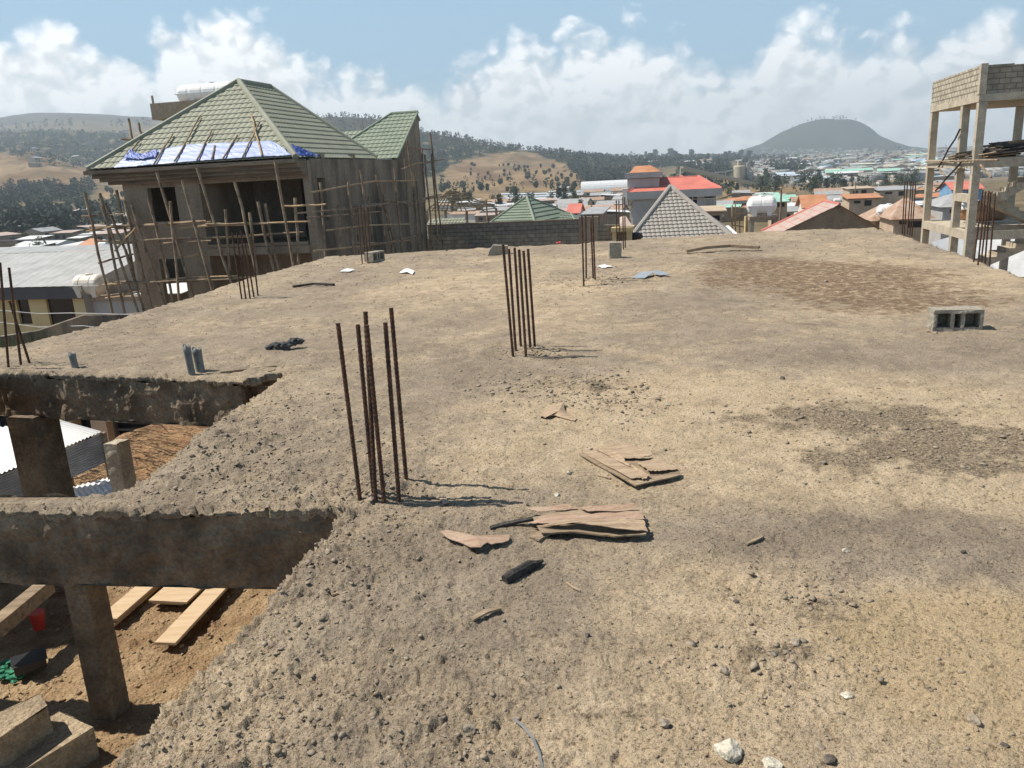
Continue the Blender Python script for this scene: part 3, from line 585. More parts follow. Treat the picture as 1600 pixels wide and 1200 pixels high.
P = [sg(*q) for q in ((789, 912), (800, 905), (815, 897), (828, 890), (838, 887), (848, 881))]; O = P[0]; o = MB().tube([(p[0] - O[0] + R.uniform(-.004, .004), p[1] - O[1], p[2] - O[2] + .016) for p in P], [.021, .025, .023, .024, .017, .006], 9).build('charred_stick', 'char', None, O); tag(o, 'thick charred black stick in the foreground', 'stick')
slat('wood_splinter', [(737, 972), (760, 962, .01), (781, 954, .004)], .022, .008, 'plankold', 'pale grey split wood splinter in front of the charred stick', 'splinter')
slat('wood_splinter', [(885, 912), (896, 921), (907, 926)], .006, .006, 'ply', 'thin curved wood sliver right of the charred stick', 'splinter')
slat('wood_splinter', [(934, 744), (954, 749)], .012, .006, 'ply', 'small wood splinter in front of the plywood square', 'splinter')
slat('wood_splinter', [(1166, 853), (1182, 847, .004), (1192, 841)], .012, .008, 'plankold', 'short brown twig on dusty slab right of the plywood', 'splinter')
slat('wood_splinter', [(516, 920), (521, 932), (528, 928)], .012, .008, 'ply', 'white wood sliver at stairwell edge below the near rebars', 'splinter')
sheet('paper_scrap', [(624, 428), (632, 424, .03), (640, 425, .05), (648, 426, .02), (644, 430), (636, 428, .03)], 'paper', 'crumpled white paper scrap beyond the middle rebars', 'paper', .003, .012, .03)
sheet('paper_scrap', [(531, 425), (543, 421, .02), (555, 423), (546, 426)], 'paper', 'flat white paper scrap on the far left of the slab', 'paper', .003, .012, .015)
sheet('paper_scrap', [(932, 418), (945, 416, .02), (958, 417), (946, 420)], 'paper', 'pale scrap beside the four rebars', 'paper', .003, .012, .01)
slat('metal_offcut', [(997, 435, .01), (1010, 432, .05), (1025, 431, .06), (1039, 433, .02)], .2, .006, 'metalgrey', 'curved blue grey metal offcut on the far part of the slab', 'metal scrap')
slat('metal_strip', [(803, 1130, .012), (818, 1140, .006), (832, 1156, .004), (843, 1182, .006), (848, 1205, .004)], .009, .002, 'pvc', 'bent shiny metal strip at the bottom edge of the photo', 'metal scrap')
sheet('brick_chip', [(869, 380), (875, 379), (877, 381), (871, 382)], 'red', 'tiny red scrap near the far edge of the slab', 'scrap', .015, .02, .01)
# black rag
mb = MB(); P = sg(443, 545)
for k in range(26):
    t = k / 25; mb.ico((-.17 + .3 * t + R.uniform(-.02, .02), .03 * math.sin(t * 6) + R.uniform(-.04, .04), .02 + .05 * t * t + R.uniform(0, .02)), R.uniform(.022, .045) * (.7 + .6 * t), 2, .3, (1.2, .9, .7))
o = mb.build('rag', 'rag', None, P, smooth=False); tag(o, 'crumpled black rag on the slab beyond the stairwell', 'rag')
# conduit stubs
def conduit(px, py, h, r, label, split=False):
    P = sg(px, py); mb = MB()
    n = 14; rings = 6
    for rr in (r, r * .82):
        b = len(mb.v)
        for i in range(rings + 1):
            for j in range(n):
                q = 2 * math.pi * j / n; hh = h * i / rings; flare = 1 + (.25 * math.cos(2 * q) * (i / rings) ** 2)
                top = (.06 * h * math.sin(3 * q) if i == rings else 0)
                mb.v.append((math.cos(q) * rr * flare - .012 * i / rings, math.sin(q) * rr * flare, hh + top - .03))
        for i in range(rings):
            for j in range(n): mb.f.append((b + i * n + j, b + i * n + (j + 1) % n, b + (i + 1) * n + (j + 1) % n, b + (i + 1) * n + j)); mb.m.append(0)
    for j in range(n):
        a = rings * n; mb.f.append((a + j, a + (j + 1) % n, a + (rings + 1) * n + (j + 1) % n, a + (rings + 1) * n + j)); mb.m.append(0)
    o = mb.build('conduit_stub', 'pvc', None, P, smooth=True); return tag(o, label, 'pipe', 'grey conduit stubs along the upper stairwell beam')
conduit(118, 574, .17, .030, 'single short grey conduit stub left on the upper beam')
conduit(300, 584, .29, .030, 'tall split grey conduit stub at the end of the upper beam')
conduit(314, 580, .24, .038, 'wider flattened grey conduit stub right of the tall one')
# loose stones big enough to point at
def rock(mb, r, sq):
    bm = bmesh.new(); bmesh.ops.create_icosphere(bm, subdivisions=4, radius=1)
    pl = [(Vector((R.gauss(0, 1), R.gauss(0, 1), R.gauss(0, 1))).normalized(), R.uniform(.55, .88)) for _ in range(13)]; sd = R.uniform(0, 50)
    for v in bm.verts:
        p = v.co.copy()
        for n_, d_ in pl:
            e = p.dot(n_) - d_
            if e > 0: p -= n_ * e * .93
        p *= 1 + .05 * float(perlin(np.array([p.x * 4 + sd]), np.array([p.y * 4 + p.z * 3]), 9)[0]) + .025 * float(perlin(np.array([p.x * 11 + sd]), np.array([p.y * 11 - p.z * 9]), 19)[0])
        v.co = p
    bm.verts.index_update(); mb.add([(v.co.x * r * sq[0], v.co.y * r * sq[1], v.co.z * r * sq[2] + r * sq[2] * .42) for v in bm.verts], [tuple(q.index for q in f.verts) for f in bm.faces]); bm.free()
STONES = [(1137, 1178, .062, 'rockpale', 'large pale stone at the bottom edge of the photo'), (1206, 1200, .045, 'rockpale', 'pale flat stone right of the large pale one'), (1297, 1190, .026, 'rockdark', 'angular dark stone near the bottom edge'), (1280, 1167, .024, 'rockmid', 'round brown stone above the angular dark one'),
          (1322, 1088, .024, 'rockpale', 'white topped stone in the right foreground'), (1132, 1050, .03, 'rockmid', 'pointed grey stone left of the white topped one'), (1150, 942, .018, 'rockdark', 'black stone on the dusty patch right of the charred stick'), (918, 994, .02, 'rockdark', 'black lump standing for a dark hole in front of the wood splinters'),  # the black lump is added in place of a dark hole
          (1322, 862, .024, 'rockpale', 'white chalky stone far to the right of the plywood'), (870, 774, .026, 'rockpale', 'white stone just behind the reddish plywood'), (1028, 822, .024, 'rockmid', 'pebble touching the right end of the reddish plywood'), (889, 740, .024, 'rockpale', 'white rubble lump left of the plywood square'),
          (1043, 633, .028, 'rockpale', 'pale stone on the dust behind the plywood square'), (1222, 592, .032, 'rockdark', 'dark stone alone on the grey slab left of the hollow block'), (1505, 863, .018, 'rockdark', 'dark chip at the right on the grey patch'), (1520, 1128, .03, 'rockmid', 'flat grey shard near the lower right corner'), (1243, 1004, .032, 'rockmid', 'flat grey flake in the foreground gravel patch'),
          (1038, 1132, .028, 'rockmid', 'flat grey flake left of the large pale stone'), (733, 1138, .03, 'rockmid', 'grey shard left of the bent metal strip'), (1570, 1166, .018, 'rockdark', 'dark stone by the lower right corner'), (1567, 455, .0, '', ''), (1450, 519, .035, 'rockmid', 'stone at the left foot of the hollow block'), (1462, 521, .028, 'rockmid', 'smaller stone touching the hollow block'), (1010, 607, .035, 'rockmid', 'clod at the right end of the crumbled mortar'), (575, 917, .016, 'rockdark', 'black pebble below the near rebars'), (1290, 440, .05, 'rockmid', 'stone on the brown stain'), (944, 402, .0, '', ''), (1500, 640, .0, '', '')]
for px, py, r, mat, lab in STONES:
    if r == 0: continue
    P = sg(px, py); mb = MB(); sq = (R.uniform(.9, 1.3), R.uniform(.8, 1.1), R.uniform(.55, .8))
    rock(mb, r * .68, sq); o = mb.build('stone', mat, None, P, R.uniform(0, 6)); tag(o, lab, 'stone', 'loose stones on the slab')
# crumbs too many to count
def gravel():
    n = 130000; u = NR.uniform(-.72, .72, n); y = 1.5 * np.exp(NR.uniform(0, 1, n) ** 1.05 * math.log(11.5)); x = u * y
    keep = inpoly(x + .03, y, SLAB) & inpoly(x - .05, y, SLAB) & inpoly(x, y + .04, SLAB); x = x[keep]; y = y[keep]
    rg = roughness(x, y); cl = fbm(x * 2.6, y * 2.6, 84, 3)
    keep = NR.uniform(0, 1, len(x)) < np.clip(rg * .36 + cl * .45 + .03, .05, .7); x = x[keep]; y = y[keep]; rg = rg[keep]
    ne = 0; ex_ = []
    for px, py, sx, sy, k in ((905, 612, .3, .28, 300), (960, 630, .2, .2, 120), (850, 600, .3, .25, 220), (590, 775, .16, .09, 110), (830, 552, .2, .14, 90), (925, 442, .4, .35, 120), (350, 720, .5, .35, 260), (300, 770, .4, .2, 160), (420, 640, .3, .5, 110), (480, 860, .2, .25, 160), (300, 1080, .2, .3, 150), (520, 1120, .3, .15, 90), (1250, 935, .14, .08, 90), (1170, 1030, .16, .05, 60), (1380, 1040, .1, .06, 20), (1300, 650, .8, .3, 300), (1500, 700, .6, .3, 300)):
        c = g(px, py); ex_.append(np.stack([c[0] + NR.normal(0, 1, k) * sx, c[1] + NR.normal(0, 1, k) * sy], 1))
    ex_ = np.concatenate(ex_); kp = inpoly(ex_[:, 0] - .05, ex_[:, 1], SLAB) & inpoly(ex_[:, 0] + .03, ex_[:, 1] - .03, SLAB); ex_ = ex_[kp]; ne = len(ex_); x = np.concatenate([x, ex_[:, 0]]); y = np.concatenate([y, ex_[:, 1]]); rg = np.concatenate([rg, np.full(ne, .5)])
    n = len(x); z = slabz(x, y)
    r = (0.0018 + 0.0066 * NR.uniform(0, 1, n) ** 5) * (0.8 + .6 * rg); big = NR.uniform(0, 1, n) < .02 * rg; r[big] *= 1.8
    r = np.maximum(r, .0009 * y); r[n - ne:] = .003 + .011 * NR.uniform(0, 1, ne) ** 4 + .0006 * y[n - ne:]
    bm = bmesh.new(); bmesh.ops.create_icosphere(bm, subdivisions=1, radius=1); T = np.array([v.co[:] for v in bm.verts]); Fc = np.array([[v.index for v in f.verts] for f in bm.faces]); bm.free()
    k = len(T); an = NR.uniform(0, 6.28, n); ca, sa = np.cos(an), np.sin(an)
    sx = NR.uniform(.8, 1.6, n); sz = NR.uniform(.25, .7, n)
    J = 1 + NR.uniform(-.45, .35, (n, k)); TX = T[None, :, 0] * J * sx[:, None]; TY = T[None, :, 1] * J; TZ = T[None, :, 2] * J * sz[:, None]
    V = np.stack([x[:, None] + r[:, None] * (TX * ca[:, None] - TY * sa[:, None]), y[:, None] + r[:, None] * (TX * sa[:, None] + TY * ca[:, None]), z[:, None] + r[:, None] * (TZ + .25)], 2).reshape(-1, 3)
    Q = (Fc[None] + (np.arange(n) * k)[:, None, None]).reshape(-1, 3)
    o = npmesh('rubble', V, Q, M('mortar_crumbs', [(.17, .135, .098), (.27, .217, .158), (.37, .30, .22)], 7, .97, .5, 60, bdist=.004)); tag(o, 'loose mortar crumbs and grit strewn over the slab', 'rubble', None, 'stuff')
gravel()
# ------------------------------------------------------------------ things on the landing
def lplank(pxs, w, label, mat='plank', th=.022, z=-1.29, tp=0):
    a = g(*pxs[0], z); c = g(*pxs[1], z); O = a; mb = MB(); mb.bar((0, 0, tp), rel((c[0], c[1], c[2]), O), w, th)
    o = bevel(mb.build('plank', mat, None, O), .003); return tag(o, label, 'plank', 'pale planks on the stair landing')
lplank([(258, 1006), (372, 885)], .15, 'long pale plank nearest the slab edge on the landing')
lplank([(168, 968), (282, 870)], .15, 'long pale plank at the left, lying upon another')
lplank([(166, 976), (264, 892)], .14, 'plank half hidden under the left long plank', z=-1.33)
lplank([(262, 941), (325, 885)], .31, 'short wide pale board between the two long planks', th=.02)
lplank([(262, 943), (290, 918)], .25, 'thin board end under the short wide board', z=-1.335, th=.018)
lplank([(-10, 985), (74, 915)], .1, 'dim timber prop slanting behind the lower column', 'plankold', .1, -1.0)
mb = MB(); O = g(62, 982, -1.32); n = 18
mb.tube([(0, 0, 0), (0, 0, .04), (0, 0, .12)], [.036, .04, .05], n); mb.tube([(0, 0, .12), (0, 0, .13)], [.054, .054], n); tag(mb.build('bucket', 'red', None, O), 'red plastic bucket in deep shade on the landing', 'bucket')
mb = MB(); O = g(48, 1042, -1.32); mb.box((-.09, -.07, 0), (.09, .07, .06)); mb.box((-.1, -.08, .06), (.1, .08, .07)); tag(bevel(mb.build('crate', 'black', None, O, .6), .006), 'flat black crate in shade beside the lower column', 'crate')
mb = MB(); O = g(15, 1052, -1.36)
for k in range(40): mb.ico((R.uniform(-.12, .12), R.uniform(-.12, .12), R.uniform(0, .03)), R.uniform(.015, .035), 1, .4, (1.2, 1, .5))
tag(mb.build('netting', 'net', None, O), 'heap of green netting in the shade at left', 'netting')
# ------------------------------------------------------------------ building helpers (street-grid frames)
RZ = -TH
def frame(name, label, cat, O, group=None, rz=RZ): return thing(name, label, cat, O, rz, group)
def fpt(px, py, O, axis, val=0.0):
    """where the ray through a photo point meets the plane axis=val of the frame at O -> local coords"""
    n = EX if axis == 'u' else EY; P = (O[0] + n[0] * val, O[1] + n[1] * val, O[2])
    return loc2(rp(px, py, P, n), O)
def wallbox(mb, axis, at, th, lo, hi, z0, z1, holes=(), mi=0):
    """wall in plane axis=at from lo..hi, with rectangular holes (lo,hi,z0,z1)"""
    xs = sorted({lo, hi, *[min(max(h[0], lo), hi) for h in holes], *[min(max(h[1], lo), hi) for h in holes]}); zs = sorted({z0, z1, *[min(max(h[2], z0), z1) for h in holes], *[min(max(h[3], z0), z1) for h in holes]})
    # only outer faces and reveals: merged cells
    for i in range(len(xs) - 1):
        j = 0
        while j < len(zs) - 1:
            cx = (xs[i] + xs[i + 1]) / 2
            solid = lambda q: not any(h[0] < cx < h[1] and h[2] < (zs[q] + zs[q + 1]) / 2 < h[3] for h in holes)
            if not solid(j): j += 1; continue
            k = j
            while k + 1 < len(zs) - 1 and solid(k + 1): k += 1
            if axis == 'v': mb.box((xs[i], at, zs[j]), (xs[i + 1], at + th, zs[k + 1]), mi)
            else: mb.box((at, xs[i], zs[j]), (at + th, xs[i + 1], zs[k + 1]), mi)
            j = k + 1
def tileroof(poly, wave=.2, step=.36, amp=.035, lip=.03, res=.0433, mi=0, mb=None, drop=None):
    """metal tile sheet over a planar polygon: waves across, steps down the slope"""
    mb = mb or MB(); P = [Vector(p) for p in poly]
    n = Vector((0, 0, 0))
    for i in range(len(P)): n += P[i].cross(P[(i + 1) % len(P)])
    n.normalize(); n = n if n.z > 0 else -n
    dn = Vector((n.x, n.y, 0)); dn = (dn - n * dn.dot(n)).normalized(); ac = n.cross(dn).normalized()
    O = P[0]; q = [((p - O).dot(ac), (p - O).dot(dn)) for p in P]
    s0, s1 = min(a for a, _ in q), max(a for a, _ in q); t0, t1 = min(b for _, b in q), max(b for _, b in q)
    S = np.arange(s0, s1 + res, res)
    rows = []
    t = t0
    k = 0
    while t < t1:
        rows += [(t, 0.0), (t + step * .5, .5), (t + step - .004, 1.0)]; t += step
    if step > 5: rows = [(t0 + (t1 - t0) * i / 12, 0.0) for i in range(13)]
    T = np.array([r[0] for r in rows]); Hh = np.array([r[1] for r in rows])
    SS, TT = np.meshgrid(S, T); HH = amp * np.abs(np.sin(math.pi * SS / wave)) ** .5 + lip * Hh[:, None]
    V = [(O + ac * float(a) + dn * float(b) + n * float(h)) for a, b, h in zip(SS.ravel(), TT.ravel(), HH.ravel())]
    nc = len(S); sc = (SS[:-1, :-1] + SS[1:, 1:]) / 2; tcn = (TT[:-1, :-1] + TT[1:, 1:]) / 2
    ins = inpoly(sc, tcn, q); fs = []
    base = len(mb.v); mb.v += [tuple(v) for v in V]
    for i, j in zip(*np.nonzero(ins)):
        a = base + i * nc + j; mb.f.append((a, a + 1, a + nc + 1, a + nc)); mb.m.append(mi)
    return mb
def ridgecap(mb, a, b, r=.11, mi=0): mb.tube([a, b], r, 8, mi)
def wobble(a, b, amp=.03, n=5):
    a = Vector(a); b = Vector(b); return [a + (b - a) * (i / n) + Vector((R.uniform(-amp, amp), R.uniform(-amp, amp), R.uniform(-amp, amp) * .6)) * (0 if i in (0, n) else 1) for i in range(n + 1)]

# ------------------------------------------------------------------ the big house with the green roof
HC = d(483, 285, 31); HZ = HC[2]
house = frame('house', 'unfinished brown house with green hipped tile roof and pole scaffolding', 'house', HC)
W = MB(); GZ = -7.5 - HZ
zz = lambda z: z - HZ
# front wall, left bay with a window and a doorway
wallbox(W, 'v', 0, .22, -8.1, -4.66, GZ, zz(2.5), [(-7.0, -5.75, zz(.47), zz(1.79)), (-6.98, -5.88, zz(-4.4), zz(-1.01))])
W.box((-.24, 0, GZ), (0, .22, zz(2.5)))                      # corner pillar
W.box((-4.66, 0, zz(1.84)), (-.24, .22, zz(2.5)))
wallbox(W, 'u', -8.1, .22, .22, 13.4, GZ, zz(2.5), [(1.4, 3.7, zz(-4.4), zz(-1.0)), (3.2, 5, zz(.3), zz(1.7))])
wallbox(W, 'v', 13.18, .22, -8.1, -.22, GZ, zz(2.5))
W.box((-4.66, 4.6, zz(-.65)), (-2.7, 4.8, zz(2.3))); W.box((-4.86, .22, GZ), (-4.66, 4, zz(2.3)))
W.box((-4.66, 2.2, GZ), (-.22, 2.4, zz(-.97)))
W.build('wall', 'cement', house)
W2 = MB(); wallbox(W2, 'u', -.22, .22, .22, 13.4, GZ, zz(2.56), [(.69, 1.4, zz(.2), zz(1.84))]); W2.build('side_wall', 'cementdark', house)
S = MB(); S.box((-7.85, .23, zz(-.95)), (-.23, 13.1, zz(-.66))); S.box((-7.85, .23, zz(2.2)), (-.23, 13.1, zz(2.4))); S.box((-4.65, -.12, zz(-.94)), (-.25, .21, zz(-.64))); S.box((-4.6, -.1, zz(-.62)), (-.3, .02, zz(-.5)))
S.build('floor_slab', 'cement', house)
Cn = MB()
for o_, z0, z1 in ((.35, 1.98, 2.1), (.55, 2.1, 2.24), (.72, 2.24, 2.40), (.92, 2.40, 2.55)):
    Cn.box((-8.1 - o_, -o_, zz(z0)), (-.02, -.001, zz(z1) - .003)); Cn.box((-8.1 - o_, 0, zz(z0)), (-8.101, 13.4, zz(z1) - .003))
Cn.build('cornice', 'cornice', house)
# roof
zr = zz(5.95); ze = zz(2.58); uR = -4.67
RA = (uR, 3.95, zr); RB = fpt(422, 134, HC, 'u', uR); RB = (uR, RB[1], zr)
FL = (-8.95, -.75, ze); FR = (-.05, -.75, ze); BR = (-.05, 7.1, ze); BL = (-8.95, 7.1, ze)
rf = MB(); tileroof([FL, FR, RA], mb=rf, wave=.26); tileroof([FR, BR, RB, RA], mb=rf, wave=.26); tileroof([BL, FL, RA, RB], mb=rf, wave=.4, step=.7, res=.2)
rf.add([BR, BL, RB], [(0, 1, 2)])
roof = rf.build('roof', 'roofgreen', house)
cap = MB()
for a, b in ((FL, RA), (FR, RA), (RA, RB), (RB, BR)): ridgecap(cap, (a[0], a[1], a[2] + .03), (b[0], b[1], b[2] + .05), .12)
cap.build('ridge_cap', 'roofgreen', roof)
# rear wing roof with the gable on the side wall
gA = fpt(617, 249, HC, 'u', 0); gB = fpt(650, 176, HC, 'u', 0)
vE, vT, zT = gA[1], gB[1], gB[2]
q1 = fpt(612, 180, HC, 'v', vT)
sl = (zT - ze) / (vT - vE)
def onslope(px, py):
    # plane z = ze + sl*(v - vE) in the frame
    nx = (EY[0] * -sl, EY[1] * -sl, 1.0); P = (HC[0] + EY[0] * vE, HC[1] + EY[1] * vE, HC[2] + ze)
    return loc2(rp(px, py, P, nx), HC)
q2 = onslope(548, 220)
q3 = onslope(530, 240)
r2 = MB(); tileroof([(0.06, vE, ze), (.06, vT, zT), (q1[0], vT, zT), q2, (q3[0], vE, ze)], mb=r2, wave=.26)
r2.add([(.06, vT, zT), (q1[0], vT, zT), (q1[0] - 3, vT + 3.5, ze), (.06, vT + .5, zT - .35)], [(0, 1, 2, 3)])
o = r2.build('wing_roof', 'roofgreen2', house)
cp2 = MB(); ridgecap(cp2, (.08, vT, zT + .03), (q1[0], vT, zT + .03), .09); ridgecap(cp2, (q1[0], vT, zT + .03), (q2[0], q2[1], q2[2] + .03), .09); ridgecap(cp2, (.1, vT, zT + .02), (.1, vE, ze + .02), .06)
cp2.build('ridge_cap', 'roofgreen2', o)
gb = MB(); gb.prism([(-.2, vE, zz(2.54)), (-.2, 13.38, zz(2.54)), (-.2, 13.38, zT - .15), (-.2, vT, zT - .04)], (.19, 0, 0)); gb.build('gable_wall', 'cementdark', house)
lr = MB(); a = fpt(530, 207, HC, 'v', 12.0); c = fpt(566, 205, HC, 'v', 12.0); tileroof([(a[0] - 2, 12, a[2]), (c[0] + .6, 12, c[2]), (c[0] + .6, 9.2, c[2] - 1.9), (a[0] - 2, 9.2, c[2] - 1.9)], mb=lr, wave=.26); lr.build('wing_roof', 'roofgreen2', house)
# parapet knobs on the side wall
kb = MB()
for px in (505, 553):
    p = fpt(px, 246, HC, 'u', 0); kb.box((-.2, p[1] - .16, zz(2.57)), (-.01, p[1] + .16, zz(2.76)))
kb.build('parapet_stub', 'cement', house)
# stair tower behind, with its parapet
tA = loc2(d(234, 162, 38.5), HC); tB = loc2(d(243, 187, 38.5), HC)
tw = MB(); tw.box((tA[0], tA[1], tB[2]), (tA[0] + 5.2, tA[1] + 3.6, tA[2])); tw.box((tA[0] + .3, tA[1] + .3, GZ), (tA[0] + 4.9, tA[1] + 3.3, tB[2]))
tw.box((tA[0] + .05, tA[1] + .1, tA[2]), (tA[0] + .12, tA[1] + .17, tA[2] + .35))
t_ = tw.build('stair_tower', 'cement', house)
# water tanks ------------------------------------------------------
def h_tank(name, label, O, L, r, rz, mat='white', ribs=3, legs=True, group=None, lid=True):
    t = thing(name, label, 'water tank', O, rz, group); mb = MB(); n = 22; prof = []
    zc = r * 1.12
    for i in range(41):
        s = i / 40; x = -L / 2 + L * s; e = min(s, 1 - s) * L / (r * .55)
        rr = r * (1 if e >= 1 else (1 - (1 - e) ** 2.4) ** .5 * .85 + .15 * e)
        if e > 1 and ribs and any(abs(s - (k + 1) / (ribs + 1)) < .014 for k in range(ribs)): rr *= .955
        prof.append((x, max(rr, r * .35)))
    b = 0
    for x, rr in prof:
        for j in range(n):
            q = 2 * math.pi * j / n; mb.v.append((x, math.cos(q) * rr, zc + math.sin(q) * rr))
    for i in range(len(prof) - 1):
        for j in range(n): mb.f.append((i * n + j, i * n + (j + 1) % n, (i + 1) * n + (j + 1) % n, (i + 1) * n + j)); mb.m.append(0)
    mb.f.append(tuple(range(n - 1, -1, -1))); mb.m.append(0); mb.f.append(tuple((len(prof) - 1) * n + j for j in range(n))); mb.m.append(0)
    mb.box((-L / 2 * .97, -r * 1.03, zc - .05 * r), (L / 2 * .97, r * 1.03, zc + .02 * r))
    mb.build('tank_body', mat, t, smooth=False)
    if legs:
        for x in (-L * .25, L * .25):
            k = MB(); k.prism([(x - r * .22, -r * .8, 0), (x + r * .22, -r * .8, 0), (x + r * .34, -r * .95, zc - r * .3), (x - r * .34, -r * .95, zc - r * .3)], (0, r * 1.7, 0)); k.build('saddle_foot', mat, t)
    if lid:
        k = MB(); k.tube([(0, 0, zc + r * .94), (0, 0, zc + r * 1.06), (0, 0, zc + r * 1.1)], [r * .36, r * .36, r * .3], 16); k.build('lid', mat, t)
    return t
a = d(284, 155, 38.6); c = d(374, 152, 38.6 - 1.0)
mid = d(335, 157, 39.2); tz = HC[2] + tA[2]
h_tank('water_tank', 'long white water tank on the stair tower behind the green roof', (mid[0], mid[1], tz - .05), 3.6, .42, RZ, 'white', 4)
# tarp along the front eave
def roofpt(px, py, lift=.09):
    # plane of the front roof slope
    v1 = Vector(FR) - Vector(FL); v2 = Vector(RA) - Vector(FL); n = v1.cross(v2)
    nw = (EX[0] * n.x + EY[0] * n.y, EX[1] * n.x + EY[1] * n.y, n.z); P = (HC[0] + EX[0] * FL[0] + EY[0] * FL[1], HC[1] + EX[1] * FL[0] + EY[1] * FL[1], HC[2] + FL[2])
    p = loc2(rp(px, py, P, nw), HC); nn = n.normalized() * lift; nn = nn if nn.z > 0 else -nn
    return (p[0] + nn.x, p[1] + nn.y, p[2] + nn.z)
tarp = frame('tarpaulin', 'washed out blue tarpaulin spread along the eave of the green roof', 'tarpaulin', HC)
def cloth(top, bot, mat, name, nx=70, ny=10, amp=.05, seed=1, par=None):
    mb = MB(); f = lambda L, s: (lambda k, w: tuple(L[k][i] * (1 - w) + L[k + 1][i] * w for i in range(3)))(min(int(s * (len(L) - 1)), len(L) - 2), s * (len(L) - 1) - min(int(s * (len(L) - 1)), len(L) - 2))
    for j in range(ny + 1):
        for i in range(nx + 1):
            s = i / nx; t = j / ny; a = f(top, s); b = f(bot, s)
            p = [a[k] * (1 - t) + b[k] * t for k in range(3)]
            w = float(perlin(np.array([s * 22 + t * 3]), np.array([t * 4 + seed]), seed)[0]); w2 = float(perlin(np.array([s * 9]), np.array([t * 6 + seed]), seed + 5)[0])
            p[2] += amp * (abs(w) + .6 * w2) + .02; p[1] -= amp * .5 * w; mb.v.append(tuple(p))
    mb.f = [(j * (nx + 1) + i, j * (nx + 1) + i + 1, (j + 1) * (nx + 1) + i + 1, (j + 1) * (nx + 1) + i) for j in range(ny) for i in range(nx)]; mb.m = [0] * len(mb.f)
    o = mb.build(name, mat, par, smooth=False); sd = o.modifiers.new('t', 'SOLIDIFY'); sd.thickness = .012; return o
tp = [roofpt(*q) for q in ((206, 240), (222, 250), (240, 243), (256, 237), (300, 229), (360, 227), (425, 224), (440, 232), (452, 243))]
bt = [roofpt(*q) for q in ((180, 266), (205, 264), (228, 262), (250, 260), (300, 256), (350, 252), (420, 248), (445, 247), (458, 246))]
cloth(tp, bt, 'tarp', 'main_sheet', amp=.022, par=tarp)
tp = [roofpt(*q, .16) for q in ((207, 239), (216, 246), (228, 247), (240, 242), (250, 240))]; bt = [roofpt(*q, .16) for q in ((196, 254), (212, 254), (226, 255), (238, 252), (246, 252))]
cloth(tp, bt, 'tarpblue', 'bunched_fold', 26, 6, .06, 4, tarp)
b2 = frame('tarpaulin', 'crumpled deep blue tarpaulin end on the wall top right of the eave', 'tarpaulin', HC)
sa = fpt(458, 247, HC, 'u', -.3); sb = fpt(498, 247, HC, 'u', -.3)
cloth([(-.6, sa[1], zz(2.9)), (-.55, sa[1] + .5, zz(3.05)), (-.5, (sa[1] + sb[1]) / 2, zz(2.95)), (-.5, sb[1], zz(2.72))], [(-.05, sa[1], zz(2.6)), (-.02, sa[1] + .5, zz(2.62)), (-.02, (sa[1] + sb[1]) / 2, zz(2.62)), (-.02, sb[1], zz(2.6))], 'tarpblue', 'crumpled_end', 26, 8, .1, 8, b2)
# poles leaning on the tarp
POLES = [((244, 262), (272, 214), 'first roof pole from the left, slanting over the dark fold of the tarp'), ((276, 258), (315, 185), 'longest dark pole lying up the left half of the green roof'), ((311, 256), (333, 207), 'dark pole on the tarp right of the longest one'), ((334, 254), (338, 232), 'very short upright stick on the tarp'), ((352, 253), (373, 216), 'dark pole on the tarp right of the very short stick'), ((382, 252), (408, 195), 'dark pole on the tarp leaning under a pale one'), ((412, 249), (394, 183), 'pale pole leaning left across a dark one near the hip'), ((203, 247), (221, 224), 'dark pole sticking out at the left end of the tarp')]
for a, c, lab in POLES:
    p = roofpt(*a, .17); q = roofpt(*c, .13); mb = MB(); mb.tube(wobble((0, 0, 0), rel(q, p), .02), .034, 6)
    o = mb.build('pole', 'palepole' if 'pale pole' in lab else 'pole', None); w = Vector(HC) + Vector(EX) * p[0] + Vector(EY) * p[1] + Vector((0, 0, p[2])); o.location = w; o.rotation_euler[2] = RZ; tag(o, lab, 'pole', 'poles lying on the tarp')
# scaffolding of tied poles: front and side
sc1 = frame('scaffolding', 'rough pole scaffolding tied together along the front of the brown house', 'scaffolding', HC)
sc2 = frame('scaffolding', 'thin pole scaffolding along the stained side wall of the brown house', 'scaffolding', HC)
def spole(t, axis, a, c, off, r, mat, ext=0.0):
    p = fpt(*a, HC, axis, off); q = fpt(*c, HC, axis, off + R.uniform(-.12, .12)); v = Vector(q) - Vector(p); q = Vector(q) + v * ext
    MB().tube(wobble(p, q, .035), [r * 1.1 - r * .04 * i for i in range(6)], 6).build('scaffold_pole', mat, t)
V1 = [((132, 301), (175, 488)), ((156, 302), (195, 488)), ((159, 323), (214, 482)), ((164, 318), (200, 402)), ((195, 314), (236, 477)), ((206, 320), (255, 470)), ((232, 311), (270, 468)), ((245, 269), (300, 461)), ((285, 282), (332, 455)), ((308, 262), (362, 445)), ((352, 327), (360, 440)), ((367, 285), (403, 433)), ((430, 252), (460, 420)), ((403, 315), (428, 427)), ((414, 318), (435, 425)), ((461, 309), (467, 416)), ((182, 297), (210, 430)), ((266, 315), (280, 460)), ((196, 390), (222, 480)), ((390, 332), (402, 430))]
for a, c in V1: spole(sc1, 'v', a, c, -1.0 + R.uniform(-.25, .25), .052, 'pole', .25)
